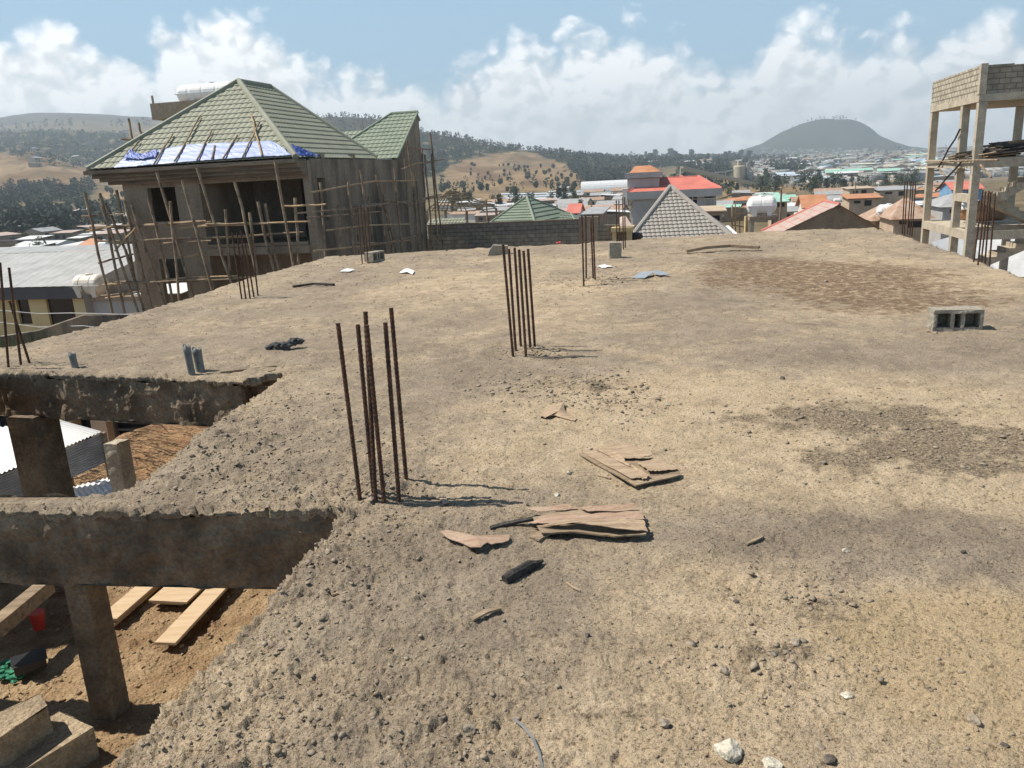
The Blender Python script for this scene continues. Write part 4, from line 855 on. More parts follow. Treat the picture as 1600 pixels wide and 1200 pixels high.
H1 = [((128, 338), (195, 334)), ((137, 358), (317, 346)), ((140, 355), (250, 351)), ((200, 352), (322, 345)), ((255, 352), (330, 346)), ((308, 354), (485, 346)), ((322, 350), (420, 349)), ((278, 357), (345, 349)), ((148, 377), (332, 372)), ((170, 378), (300, 371)), ((245, 381), (330, 376)), ((322, 372), (474, 363)), ((340, 372), (456, 364)), ((154, 411), (208, 397)), ((161, 445), (317, 432)), ((180, 441), (232, 439)), ((190, 442), (330, 436)), ((294, 439), (401, 432)), ((260, 442), (380, 434)), ((310, 433), (372, 431)), ((158, 462), (219, 456)), ((165, 466), (205, 460)), ((285, 402), (312, 397)), ((445, 322), (509, 319)), ((136, 362), (180, 352)), ((180, 392), (212, 356))]
for a, c in H1: spole(sc1, 'v', a, c, -1.0 + R.uniform(-.2, .2), .04, 'palepole' if R.random() < .55 else 'pole')
V2 = [((563, 265), (577, 395)), ((587, 273), (604, 390)), ((544, 284), (553, 395)), ((576, 306), (583, 395)), ((599, 304), (612, 390)), ((616, 262), (627, 388)), ((632, 247), (642, 385)), ((636, 219), (656, 385)), ((659, 230), (668, 382)), ((664, 241), (676, 385)), ((672, 206), (691, 382)), ((674, 150 + 90), (684, 380)), ((556, 320), (562, 395)), ((646, 270), (654, 380)), ((500, 285), (507, 400)), ((528, 320), (533, 398)), ((604, 330), (618, 388)), ((650, 268), (660, 385))]
for a, c in V2: spole(sc2, 'u', a, c, .9 + R.uniform(-.2, .2), .042, 'pole', .1)
for L in ([(485, 301), (545, 290), (587, 283), (650, 282)], [(465, 333), (560, 325), (610, 317), (666, 312)], [(500, 331), (550, 322), (640, 314), (690, 304)], [(556, 322), (590, 321), (596, 322)], [(627, 265), (650, 256), (694, 249)], [(632, 228), (650, 232), (678, 234)], [(640, 257), (668, 254), (680, 252)], [(480, 340), (540, 335), (600, 330)], [(510, 360), (570, 352), (640, 350)], [(490, 392), (560, 385), (640, 375)], [(600, 312), (640, 318), (664, 315)], [(655, 312), (700, 306), (738, 299)], [(550, 379), (600, 380), (660, 366)]):
    pts = [fpt(*q, HC, 'u', .9 + R.uniform(-.12, .12)) for q in L]
    MB().tube(pts, .036, 6).build('scaffold_pole', 'palepole' if R.random() < .35 else 'pole', sc2)
sc3 = frame('scaffolding', 'short pole scaffolding at the foot of the stair tower behind the tarp', 'scaffolding', HC)
for a, c in (((201, 185), (212, 245)), ((217, 192), (230, 245)), ((190, 217), (250, 218)), ((193, 218), (246, 221)), ((189, 244), (216, 243)), ((224, 207), (236, 240))):
    p = loc2(d(*a, 38), HC); q = loc2(d(*c, 38), HC); MB().tube(wobble(p, q, .03), .05, 6).build('scaffold_pole', 'pole', sc3)

# ------------------------------------------------------------------ grey roofed house left
LC = d(122, 446, 38); gl = -7.6 - LC[2]
lh = frame('house', 'low yellow walled house with long grey metal roof at the left border', 'house', LC)
lf = lambda px, py, v=0: fpt(px, py, LC, 'v', v)
w = MB(); w1 = lf(15, 470); w2 = lf(42, 505); w3 = lf(62, 468); w4 = lf(112, 506)
wallbox(w, 'v', 0.35, .2, -12, -.1, gl, -.45, [(w1[0], w2[0], w2[2] - .1, w1[2]), (w3[0], w4[0], w4[2] - .3, w3[2])]); w.box((-12, .56, gl), (-.1, 7, -.5)); w.build('wall', 'wallyellow', lh)
MB().box((w1[0], .48, w2[2] - .1), (w2[0], .53, w1[2])).build('window', 'glass', lh); MB().box((w3[0], .48, w4[2] - .3), (w4[0], .53, w3[2])).build('window', 'glass', lh)
k = MB(); k.box((-12.2, -.05, -.62), (.15, .33, -.06)); k.box((-12.2, -.12, -.3), (.2, -.051, -.02)); k.build('fascia', 'fascia', lh)
rg = lf(150, 407, 0)
zrd = 1.25; vr = 4.4
rp1 = [(-12.4, -.25, 0), (.35, -.25, 0), (1.6, vr, zrd), (-12.4, vr, zrd)]
rr = MB(); tileroof(rp1, mb=rr, wave=.5, step=9, amp=.02, lip=0, res=.06); rr.add([(-12.4, vr, zrd + .03), (1.6, vr, zrd + .03), (3.2, vr + 2.2, zrd + .1), (-12.4, vr + 2.2, zrd + .25)], [(0, 1, 2, 3)]); rr.add([(.35, -.25, -.02), (1.6, vr, zrd - .02), (1.6, vr, gl), (.35, 0, gl)], [(0, 1, 2, 3)])
rr.build('roof', 'rooftin', lh)
# annex with the flat top that carries the tank
an = frame('annex', 'grey flat topped annex beside the yellow house carrying a white tank', 'annex', LC)
k = MB(); a0 = lf(125, 464, .2); a1 = lf(219, 462, .2)
k.box((.35, .2, gl), (a1[0] + .6, 4.0, a0[2] - .2)); k.build('wall', 'wallgrey', an)
k = MB(); k.box((.25, .05, a0[2] - .2), (a1[0] + .8, 4.2, a0[2])); k.build('roof_slab', 'cement', an)
k = MB(); k.box((1.8, 4.3, gl), (a1[0] + 1, 4.5, zrd - .2)); k.build('rear_wall', 'dark', an)
k = MB(); q1_ = lf(185, 440, .3); k.prism([(2.6, .4, a0[2] + .02), (5.2, .4, a0[2] + .02), (5.2, 3.4, a0[2] + .25), (2.6, 3.4, a0[2] + .25)], (0, 0, .04)); k.build('roof_sheet', 'roofwhite', an)
tp0 = d(143, 451, 38.2)
h_tank('water_tank', 'cream water tank on two feet beside the long grey metal roof', (tp0[0], tp0[1], LC[2] + a0[2]), 1.65, .5, RZ, 'cream', 2)
# boundary wall, wires and grass below the left slab edge
bw = thing('boundary_wall', 'dark boundary wall just beyond the left slab edge', 'wall', d(130, 520, 22))
O = tuple(bw.location); k = MB()
P = [d(-120, 545, 19), d(60, 517, 20.5), d(130, 493, 23), d(190, 492, 26), d(330, 480, 28)]
for a, c in zip(P[:-1], P[1:]): k.add([rel(a, O), rel(c, O), rel((c[0], c[1], -7.8), O), rel((a[0], a[1], -7.8), O), tuple(np.add(rel(a, O), (-.1, .2, 0))), tuple(np.add(rel(c, O), (-.1, .2, 0))), tuple(np.add(rel((c[0], c[1], -7.8), O), (-.1, .2, 0))), tuple(np.add(rel((a[0], a[1], -7.8), O), (-.1, .2, 0)))], [(0, 1, 2, 3), (0, 4, 5, 1), (4, 7, 6, 5)])
k.build('wall', 'cementdark', bw)
for i, (L, lab) in enumerate((([(-20, 483), (60, 490), (110, 489), (160, 490), (215, 492)], 'upper thin wire above the boundary wall at left'), ([(-20, 501), (60, 511), (130, 509), (175, 514)], 'lower thin wire along the boundary wall at left'))):
    pts = [d(x, y, 24 - i * 2) for x, y in L]; O = pts[0]; o = MB().tube([rel(p, O) for p in pts], .012, 5).build('wire', 'tin', None, O); tag(o, lab, 'wire')
def grassclump():
    O = d(22, 540, 15); V = []; Q = []
    for i in range(1500):
        x, y = NR.normal(0, 1.4), NR.normal(0, .9); h = NR.uniform(.15, .5); a = NR.uniform(0, 6.28); w = .012
        b = len(V); V += [(x + O[0], y + O[1], O[2] - .6), (x + O[0] + w * 2 * math.cos(a), y + O[1] + w * 2 * math.sin(a), O[2] - .6), (x + O[0] + NR.normal(0, .12), y + O[1] + NR.normal(0, .12), O[2] - .35 + h)]; Q.append((b, b + 1, b + 2))
    o = npmesh('grass', V, Q, MAT['grass']); tag(o, 'bright grass growing below the slab at the left border', 'grass', None, 'stuff')
grassclump()
# ------------------------------------------------------------------ yard seen through the upper stairwell opening
yb = frame('shop_building', 'pale pillared building with wide dark windows seen under the upper beam', 'building', d(200, 660, 18.5)); O = tuple(yb.location)
yf = lambda px, py, v=0: fpt(px, py, O, 'v', v)
k = MB(); zb = yf(200, 690)[2] - .4; zt = yf(200, 560)[2] - .2
def uu(px): return yf(px, 665)[0]
for a, c in ((40, 62), (92, 118), (148, 172), (280, 420)): k.box((uu(a), -.12, zb), (uu(c), .2, zt))
k.box((uu(-80), .05, yf(0, 635)[2]), (uu(420), .25, zt)); k.box((uu(-80), .0, zb), (uu(92), .2, yf(50, 675)[2])); k.box((uu(-80), .9, zb), (uu(420), 4.5, zt)); k.build('wall', 'walltan', yb)
k = MB(); k.box((uu(-80), .3, zb), (uu(425), .34, zt)); k.build('window', 'glass', yb)
k = MB()
for py in (652, 664, 676): k.box((uu(172), .12, yf(220, py)[2]), (uu(280), .18, yf(220, py)[2] + .045))
for px in (172, 258, 279): k.box((uu(px), .1, zb), (uu(px) + .06, .2, zt))
k.build('window_frame', 'fascia', yb)
sd = thing('tin_shed', 'low shed with bright tin roof and grey corrugated front under the upper beam', 'shed', d(80, 705, 12)); O = tuple(sd.location)
zs = -2.16
fr_ = g(160, 674, zs); fl_ = g(-40, 757, zs); bk_r = g(90, 655, zs + .25); bk_l = g(-160, 690, zs + .25)
def corr(a, b, c, e, mat, name, par, O, wave=.076, amp=.012, n=140):
    a, b, c, e = [Vector(rel(p, O)) for p in (a, b, c, e)]; nn = (b - a).cross(e - a).normalized(); mb = MB(); ln = (b - a).length; n = int(ln / wave * 6)
    for i in range(n + 1):
        s = i / n; h = nn * amp * math.sin(2 * math.pi * s * ln / wave)
        mb.v += [tuple(a + (b - a) * s + h), tuple(e + (c - e) * s + h)]
    mb.f = [(2 * i, 2 * i + 2, 2 * i + 3, 2 * i + 1) for i in range(n)]; mb.m = [0] * n
    return mb.build(name, mat, par, smooth=True)
corr(fl_, fr_, bk_r, bk_l, 'tinwhite', 'roof_sheet', sd, O)
lo = lambda p, dz: (p[0], p[1], p[2] - dz)
for i, dz in enumerate((.0, .16, .32)):
    a = lo(fl_, .03 + dz); c = lo(fr_, .03 + dz); corr((a[0], a[1] + .02 * i, a[2]), a if False else (a[0], a[1] + .02 * i, a[2] - .17), (c[0], c[1] + .02 * i, c[2] - .17), (c[0], c[1] + .02 * i, c[2]), 'tin', 'front_sheet', sd, O, .04)
for p in (fl_, fr_, bk_r, bk_l): MB().bar(rel(lo(p, .02), O), rel((p[0], p[1], -5.5), O), .08, .08).build('post', 'pole', sd)
P = [g(108, 762, -3.0), g(186, 742, -3.0), g(140, 810, -3.0), g(60, 800, -3.0)]; O = P[0]; o = corr(P[0], P[1], g(215, 765, -3.0), P[2], 'tinwhite', 'tin_sheet', None, O); o.location = O; tag(o, 'bright corrugated tin sheet lying low behind the lower beam', 'tin sheet')
O = g(183, 745, -3.2); c = []
P0 = d(183, 690, 11.2); k = rough_block([(P0[0] - .16, P0[1] - .1), (P0[0] + .06, P0[1] - .14), (P0[0] + .13, P0[1] + .1), (P0[0] - .09, P0[1] + .14)], P0[2], -5.2, .08, .03, 41)
o = k.build('concrete_post', 'palecon', None); tag(o, 'short pale concrete post beside the tin shed', 'post')
def mound():
    c = g(225, 694, -3.35); k = 60; xs = np.linspace(-2.6, 2.6, k); X, Y = np.meshgrid(xs, xs); rr = np.sqrt((X / 1.1) ** 2 + Y ** 2)
    Z = .75 * np.exp(-(rr / 1.3) ** 2) + .16 * fbm(X * 1.6, Y * 1.6, 131, 4) - 1.3 * sstep(1.6, 2.7, rr); V = np.stack([X.ravel() + c[0] + .3, Y.ravel() + c[1], Z.ravel() - 3.75], 1); i = np.arange(k * k).reshape(k, k)
    o = npmesh('soil_mound', V, np.stack([i[:-1, :-1].ravel(), i[:-1, 1:].ravel(), i[1:, 1:].ravel(), i[1:, :-1].ravel()], 1), MAT['soil'], True); tag(o, 'heap of orange soil in front of the dark windows', 'soil heap')
mound()

# ------------------------------------------------------------------ concrete frame tower on the right
TC = d(1530, 160, 34); TZ = TC[2]
tower = frame('concrete_frame_tower', 'unfinished concrete frame stair tower with block parapet at the right', 'building', TC)
tz_ = lambda z: z - TZ
cw = .3
def tcol(u, v, z0, z1): MB().box((u - cw / 2, v - cw / 2, z0), (u + cw / 2, v + cw / 2, z1)).build('column', 'palecon', tower)
for u, v in ((0, -.35), (0, 1.7), (0, 6.35), (3.7, -.35), (3.7, 6.35), (2.2, 6.35)): tcol(u, v, tz_(-9), tz_(3.45) if u != 2.2 else tz_(-1.7))
def tbeam(a, b, z0, z1, w=.3):
    (u0, v0), (u1, v1) = a, b
    lo_ = (min(u0, u1) - (w / 2 if u0 == u1 else -cw / 2), min(v0, v1) - (w / 2 if v0 == v1 else -cw / 2), z0); hi_ = (max(u0, u1) + (w / 2 if u0 == u1 else -cw / 2), max(v0, v1) + (w / 2 if v0 == v1 else -cw / 2), z1)
    MB().box(lo_, hi_).build('beam', 'palecon', tower)
for z0, z1 in ((.86, 1.22), (-2.06, -1.7)):
    z0, z1 = tz_(z0), tz_(z1)
    tbeam((0, -.35), (0, 1.7), z0, z1); tbeam((0, 1.7), (0, 6.35), z0, z1); tbeam((0, -.35), (3.7, -.35), z0, z1); tbeam((3.7, -.35), (3.7, 6.35), z0, z1); tbeam((0, 6.35), (3.7, 6.35), z0, z1)
tbeam((0, -.35), (0, 1.7), tz_(-.52), tz_(-.2))
MB().box((-.17, -.52, tz_(3.46)), (3.9, 6.52, tz_(3.74))).build('roof_slab', 'palecon', tower)
k = MB(); wallbox(k, 'u', -.16, .2, -.3, 6.5, tz_(3.745), tz_(4.85)); k.build('parapet_wall', 'blockpale', tower)
k = MB(); wallbox(k, 'v', -.5, .2, .06, 3.9, tz_(3.745), tz_(4.62)); k.box((.06, -.49, tz_(4.62)), (1.0, -.31, tz_(4.83))); k.box((1.0, -.49, tz_(4.62)), (1.4, -.31, tz_(4.78))); k.build('parapet_wall', 'block', tower)
MB().box((-.2, -.54, tz_(3.744)), (.055, -.302, tz_(4.9))).build('parapet_post', 'palecon', tower)
MB().box((.16, 1.9, tz_(-1.9)), (3.5, 6.15, tz_(-1.72))).build('floor_slab', 'palecon', tower)
MB().box((.16, 2.6, tz_(1.0)), (3.5, 6.15, tz_(1.18))).build('floor_slab', 'palecon', tower)
def flight(u0, z0, u1, z1, v0, v1, n=8):
    mb = MB(); du = (u1 - u0) / n; dz = (z1 - z0) / n; poly = []
    for i in range(n): poly += [(u0 + du * i, v0, z0 + dz * (i + 1)), (u0 + du * (i + 1), v0, z0 + dz * (i + 1))]
    poly += [(u1, v0, z1 - .35), (u0, v0, z0 - .2)]; mb.prism(poly, (0, v1 - v0, 0)); mb.build('stair_flight', 'palecon', tower)
flight(1.2, tz_(-.35), 3.5, tz_(1.1), .1, 1.2)
flight(3.5, tz_(-1.75), 1.2, tz_(-.35), 1.3, 2.4)
flight(.6, tz_(-3.2), 3.3, tz_(-1.8), .1, 1.2)
# loose poles heaped on the upper floor: a pile on the tower
pile = frame('pole_pile', 'heap of dark poles and sticks stacked on the upper floor of the frame tower', 'pole pile', TC)
for i in range(70):
    u = R.uniform(-.3, 1.6); v = R.uniform(-.6, 2.0); z = tz_(1.24 + R.uniform(0, .6) * (u + .3) / 1.9 + R.uniform(0, .12)); a = R.gauss(-.2, .7); ln = R.uniform(.9, 2.8)
    MB().tube(wobble((u - math.cos(a) * ln * .25, v - math.sin(a) * ln * .5, z), (u + math.cos(a) * ln * .75, v + math.sin(a) * ln * .5, z + R.uniform(-.05, .28)), .04, 4), R.uniform(.025, .05), 5).build('stick', 'pole' if R.random() < .5 else 'char', pile)
MB().prism([(1.0, -.2, tz_(1.62)), (3.9, -.2, tz_(1.75)), (3.9, 1.6, tz_(1.95)), (1.0, 1.6, tz_(1.8))], (0, 0, .05)).build('dark_sheet', 'char', pile)
for a, c, lab in (((1500, 202), (1466, 262), 'dark steel brace slanting between the left columns of the frame tower'), ((1503, 252), (1462, 298), 'dark brace pole below the upper beam of the frame tower'), ((1532, 258), (1549, 277), 'crooked stick hanging from the near corner of the frame tower'), ((1446, 253), (1560, 250), 'long pole lying along the upper beam of the frame tower'), ((1466, 262), (1478, 276), 'short hooked stick under the upper beam of the frame tower')):
    p = fpt(*a, TC, 'u', -.25); q = fpt(*c, TC, 'u', -.25); o = MB().tube(wobble((0, 0, 0), rel(q, p), .03, 4), .04, 6).build('brace_pole', 'char' if 'dark' in lab else 'pole', None); o.location = Vector(TC) + Vector(EX) * p[0] + Vector(EY) * p[1] + Vector((0, 0, p[2])); o.rotation_euler[2] = RZ; tag(o, lab, 'pole')
p = d(1513, 348, 36.5); o = h_tank('water_tank', 'orange and white tank behind the middle columns of the frame tower', d(1512, 345, 38), .9, .45, RZ, 'orangetank', 0, False); 
for ch in o.children:
    if ch.name.startswith('lid'): ch.data.materials[0] = MAT['white']
k = MB(); k.tube([(0, 0, .55), (0, 0, .62), (0, 0, .86), (0, 0, .95)], [.56, .56, .44, .3], 16); k.build('cap', 'white', o)
h_tank('water_tank', 'round brown tank inside the frame tower', d(1546, 347, 37.5), 1.5, .48, RZ, 'browntank', 0, False, None, False)
# white sheet roof under the tower
ws = frame('white_roof_shelter', 'bright white pitched sheet roof below the frame tower', 'shelter', d(1480, 400, 42)); O = tuple(ws.location)
k = MB()
A = loc2(d(1455, 378, 42), O); B_ = loc2(d(1500, 366, 44), O); C_ = loc2(d(1545, 420, 41), O); D_ = loc2(d(1640, 372, 44), O); E_ = loc2(d(1660, 430, 40), O)
k.add([A, B_, (B_[0] + 4.6, B_[1] + .3, B_[2] - .15), (C_[0] + 1.0, C_[1], C_[2] - .6), (A[0] + .5, A[1] - 1.5, A[2] - 1.0)], [(0, 1, 2, 3, 4)]); k.add([(B_[0] + 2.4, B_[1] - 1.0, B_[2] - .02), (B_[0] + 7, B_[1], B_[2] + .1), (E_[0], E_[1], E_[2]), (C_[0], C_[1], C_[2] - .5)], [(0, 1, 2, 3)])
k.build('roof_sheet', 'roofwhite', ws)
for q in (A, C_, E_, D_): MB().bar((q[0], q[1], q[2] - .2), (q[0], q[1], -7 - O[2]), .1, .1).build('post', 'pole', ws)
# ------------------------------------------------------------------ terrain: one sheet to the horizon
COLS = {
 -300: [(250, 415), (500, 365), (800, 325), (1000, 305), (1500, 250), (2000, 228), (2400, 215), (2800, 230), (4500, 205)],
 0: [(250, 402), (500, 352), (800, 314), (1000, 293), (1350, 243), (1500, 250), (2000, 222), (2200, 207), (2500, 225), (4300, 188), (5200, 205)],
 30: [(250, 400), (500, 352), (800, 313), (1000, 290), (1350, 241), (1500, 248), (2000, 220), (2200, 206), (2500, 225), (4300, 183), (5200, 205)],
 60: [(250, 398), (500, 350), (800, 312), (1000, 288), (1350, 242), (1500, 246), (2000, 216), (2200, 204), (2500, 222), (4300, 179), (5200, 205)],
 110: [(250, 396), (500, 348), (800, 310), (1000, 286), (1350, 256), (1500, 258), (2000, 220), (2200, 202), (2500, 220), (4300, 176), (5200, 205)],
 155: [(250, 394), (500, 346), (800, 308), (1000, 290), (1250, 275), (1500, 264), (2000, 224), (2200, 206), (2500, 220), (4300, 176), (5200, 205)],
 200: [(250, 392), (500, 345), (800, 306), (1000, 290), (1250, 272), (1500, 255), (2000, 218), (2200, 209), (2500, 222), (4300, 179), (5200, 200)],
 300: [(250, 388), (500, 340), (800, 304), (1000, 288), (1500, 245), (2000, 208), (2300, 198), (4300, 190), (5200, 200)],
 420: [(250, 380), (500, 330), (800, 300), (1000, 286), (1500, 235), (2000, 192), (2300, 192), (4300, 205)],
 520: [(250, 372), (500, 322), (800, 298), (1000, 283), (1500, 225), (1900, 181), (2300, 195), (4300, 215)],
 590: [(250, 368), (500, 318), (800, 296), (1000, 282), (1500, 222), (1850, 183), (2300, 200), (4300, 225)],
 660: [(250, 362), (500, 316), (700, 304), (900, 292), (1200, 262), (1500, 232), (1800, 204), (2300, 222), (4300, 235)],
 720: [(250, 360), (500, 315), (700, 303), (900, 291), (1200, 260), (1500, 233), (1750, 214), (2300, 235), (4300, 240)],
 780: [(250, 357), (500, 313), (700, 301), (900, 290), (1200, 260), (1500, 236), (1650, 227), (2300, 240), (4300, 243)],
 850: [(250, 352), (500, 311), (700, 300), (900, 290), (1200, 266), (1500, 242), (1600, 237), (2300, 247), (4300, 246)],
 920: [(250, 346), (500, 309), (700, 299), (900, 290), (1200, 267), (1500, 249), (1600, 246), (2300, 247), (4300, 247)],
 980: [(250, 340), (500, 305), (700, 294), (900, 284), (1200, 270), (1600, 254), (2300, 247), (4300, 246)],
 1080: [(250, 335), (500, 302), (700, 289), (1000, 273), (1400, 258), (2000, 249), (2800, 244), (4300, 241)],
 1180: [(250, 328), (500, 301), (700, 290), (1000, 276), (1400, 263), (2000, 250), (2800, 244), (4300, 240)],
 1300: [(250, 324), (500, 297), (700, 287), (1000, 274), (1400, 261), (2000, 250), (2800, 242), (4300, 239)],
 1420: [(250, 318), (500, 294), (700, 284), (1000, 270), (1400, 256), (2000, 244), (2800, 236), (4300, 234)],
 1600: [(250, 308), (500, 284), (700, 274), (1000, 260), (1400, 246), (2000, 234), (2800, 226), (4300, 225)],
 1900: [(250, 294), (500, 270), (700, 260), (1000, 246), (1400, 232), (2000, 220), (2800, 212), (4300, 210)]}
LOGY = np.log(np.geomspace(15, 7200, 220))
_cu = []; _cz = []
for px in sorted(COLS):
    a = ray(px, 250); _cu.append(a[0] / a[1])
    lf_ = px < 640
    pts = [(15, -5.2), (30, -7.2 if lf_ else -5.5), (45, -8.2 if lf_ else -6.2), (95, -10.5 if lf_ else -8.6)] + [(Y, d(px, py, Y)[2]) for Y, py in COLS[px]]
    pts.append((7300, pts[-1][1] * .9))
    yy = np.log([p[0] for p in pts]); z_ = np.array([p[1] for p in pts]); _cz.append(np.interp(LOGY, yy, z_))
_cz = np.array(_cz); _cu = np.array(_cu)
UG = np.linspace(-1.5, 1.5, 601)
HG = np.stack([np.interp(UG, _cu, _cz[:, j]) for j in range(len(LOGY))], 1)
for _ in range(2):                               # soften creases a little
    HG[1:-1] = (HG[:-2] + 2 * HG[1:-1] + HG[2:]) / 4
# the cone hill on the plateau
_mx = [(1120, 240), (1150, 236), (1190, 222), (1220, 204), (1250, 191), (1275, 184.5), (1290, 182.5), (1305, 184), (1330, 184), (1345, 189), (1360, 198), (1375, 211), (1395, 220), (1420, 228), (1450, 233)]
_mu = [ray(a, b)[0] / ray(a, b)[1] for a, b in _mx]; _mz = [max(0, d(a, b, 4600)[2] - d(a, 239 - (a - 1150) * .018, 4600)[2]) for a, b in _mx]
def H(x, y):
    x = np.asarray(x, float); y = np.asarray(y, float)
    w = np.maximum(y, 40.0); u = np.clip(x / w, -1.49, 1.49); ly = np.log(np.clip(y, 15.1, 7190))
    fi = (u - UG[0]) / (UG[1] - UG[0]); fj = (ly - LOGY[0]) / (LOGY[1] - LOGY[0])
    i = np.clip(fi.astype(int), 0, len(UG) - 2); j = np.clip(fj.astype(int), 0, len(LOGY) - 2); a = fi - i; b = fj - j
    z = HG[i, j] * (1 - a) * (1 - b) + HG[i + 1, j] * a * (1 - b) + HG[i, j + 1] * (1 - a) * b + HG[i + 1, j + 1] * a * b
    z = z + np.interp(u, _mu, _mz, left=0, right=0) * np.exp(-((y - 4600) / 520.0) ** 2)
    z = z + sstep(300, 900, y) * (5.0 * fbm(x / 260, y / 260, 201, 4)) + sstep(60, 200, y) * .8 * fbm(x / 30, y / 30, 202, 3) + sstep(3000, 4200, y) * 38 * fbm(x / 700, y / 700, 203, 4) * sstep(.1, -.3, u)
    return z
def Hs(x, y): return float(H(np.array([x]), np.array([y]))[0])
def hit(px, py, y0=60.0, y1=6500.0):
    Y = np.geomspace(y0, y1, 900); a = ray(px, py); x = a[0] / a[1] * Y; z = EYE + a[2] / a[1] * Y; hz = H(x, Y)
    k = np.nonzero(z <= hz)[0]
    if len(k) == 0: return None
    k = k[0]; return (float(x[k]), float(Y[k]), float(hz[k]))
# land cover, drawn on the hills as outlines of woods and fields
WOOD = [[(-400, 262), (-300, 215), (0, 205), (60, 203), (150, 206), (200, 212), (206, 232), (205, 250), (180, 268), (160, 276), (150, 264), (110, 246), (60, 236), (0, 238)],
        [(-300, 300), (0, 300), (30, 288), (140, 288), (150, 300), (120, 318), (60, 312), (0, 318)], [(20, 335), (110, 338), (118, 352), (60, 366), (10, 362)], [(35, 375), (70, 362), (110, 368), (132, 392), (90, 402), (40, 404)],
        [(470, 175), (600, 178), (640, 196), (662, 204), (760, 223), (820, 231), (812, 235), (760, 241), (735, 247), (700, 260), (688, 272), (640, 282), (470, 300)],
        [(812, 232), (860, 238), (960, 247), (990, 262), (985, 280), (972, 293), (930, 296), (908, 290), (902, 272), (880, 254), (850, 245)],
        [(900, 247), (1000, 240), (1160, 243), (1250, 247), (1180, 252), (1100, 252), (1040, 262), (1000, 262)], [(1195, 262), (1215, 250), (1245, 250), (1262, 262), (1255, 272), (1215, 276)], [(1100, 258), (1140, 256), (1145, 275), (1100, 285)], [(1060, 262), (1090, 258), (1092, 276), (1062, 280)]]
MIXED = [[(-300, 318), (0, 312), (130, 312), (200, 318), (210, 340), (150, 360), (60, 375), (0, 405), (-300, 410)], [(-400, 262), (-300, 222), (0, 212), (205, 222), (205, 262), (100, 262), (0, 243)]]
SPARSE = [[(735, 278), (790, 262), (860, 262), (905, 270), (930, 300), (860, 300), (740, 296)], [(690, 280), (740, 278), (760, 300), (690, 305)], [(160, 240), (245, 228), (250, 300), (170, 290)], [(860, 240), (880, 254), (900, 285), (905, 292), (870, 290)], [(980, 285), (1130, 262), (1250, 285), (1250, 300), (1000, 312)]]
FIELD = [[(-300, 248), (0, 241), (60, 242), (120, 257), (156, 273), (156, 284), (60, 280), (0, 282), (-300, 292)], [(690, 268), (735, 248), (800, 238), (812, 236), (850, 246), (880, 256), (898, 284), (860, 276), (790, 275), (740, 288), (700, 284)], [(152, 298), (195, 295), (198, 312), (165, 312)], [(136, 262), (166, 238), (180, 240), (158, 264)], [(190, 215), (235, 205), (240, 230), (205, 240), (195, 232)], [(1160, 250), (1200, 250), (1206, 255), (1165, 258)], [(1200, 247), (1262, 240), (1262, 246), (1215, 252)], [(640, 218), (700, 228), (712, 238), (690, 243), (650, 240)], [(900, 318), (960, 316), (965, 335), (905, 335)], [(1125, 300), (1190, 297), (1196, 309), (1130, 316)], [(930, 246), (1005, 246), (1003, 254), (940, 254)], [(740, 300), (790, 300), (785, 312), (745, 312)]]
DARKFIELD = [[(742, 268), (765, 263), (778, 272), (790, 279), (765, 284), (745, 279)], [(705, 262), (735, 258), (760, 268), (730, 272)], [(800, 285), (850, 282), (880, 288), (820, 292)], [(27, 243), (62, 243), (85, 252), (70, 256), (38, 256)], [(0, 282), (60, 280), (156, 284), (150, 290), (40, 292), (0, 296)]]  # darker brown patches of the fields
def cover(px, py, x, y):
    j = fbm(x / np.maximum(y, 1) * 46, np.log(np.maximum(y, 5)) * 26, 211, 4)
    qx = px + 15 * j; qy = py + 7 * fbm(x / np.maximum(y, 1) * 60, np.log(np.maximum(y, 5)) * 30, 212, 3)
    f = lambda L: np.any([inpoly(qx, qy, p) for p in L], 0)
    gap = fbm(x / np.maximum(y, 1) * 60, np.log(np.maximum(y, 5)) * 34, 213, 3)
    fdd = f(FIELD) & (gap < np.where((px > 795) & (px < 920), .03, .22)); w = (f(WOOD) & (gap < .2)) | (f(MIXED) & (gap < -.12)); return w, f(SPARSE), fdd, f(DARKFIELD)
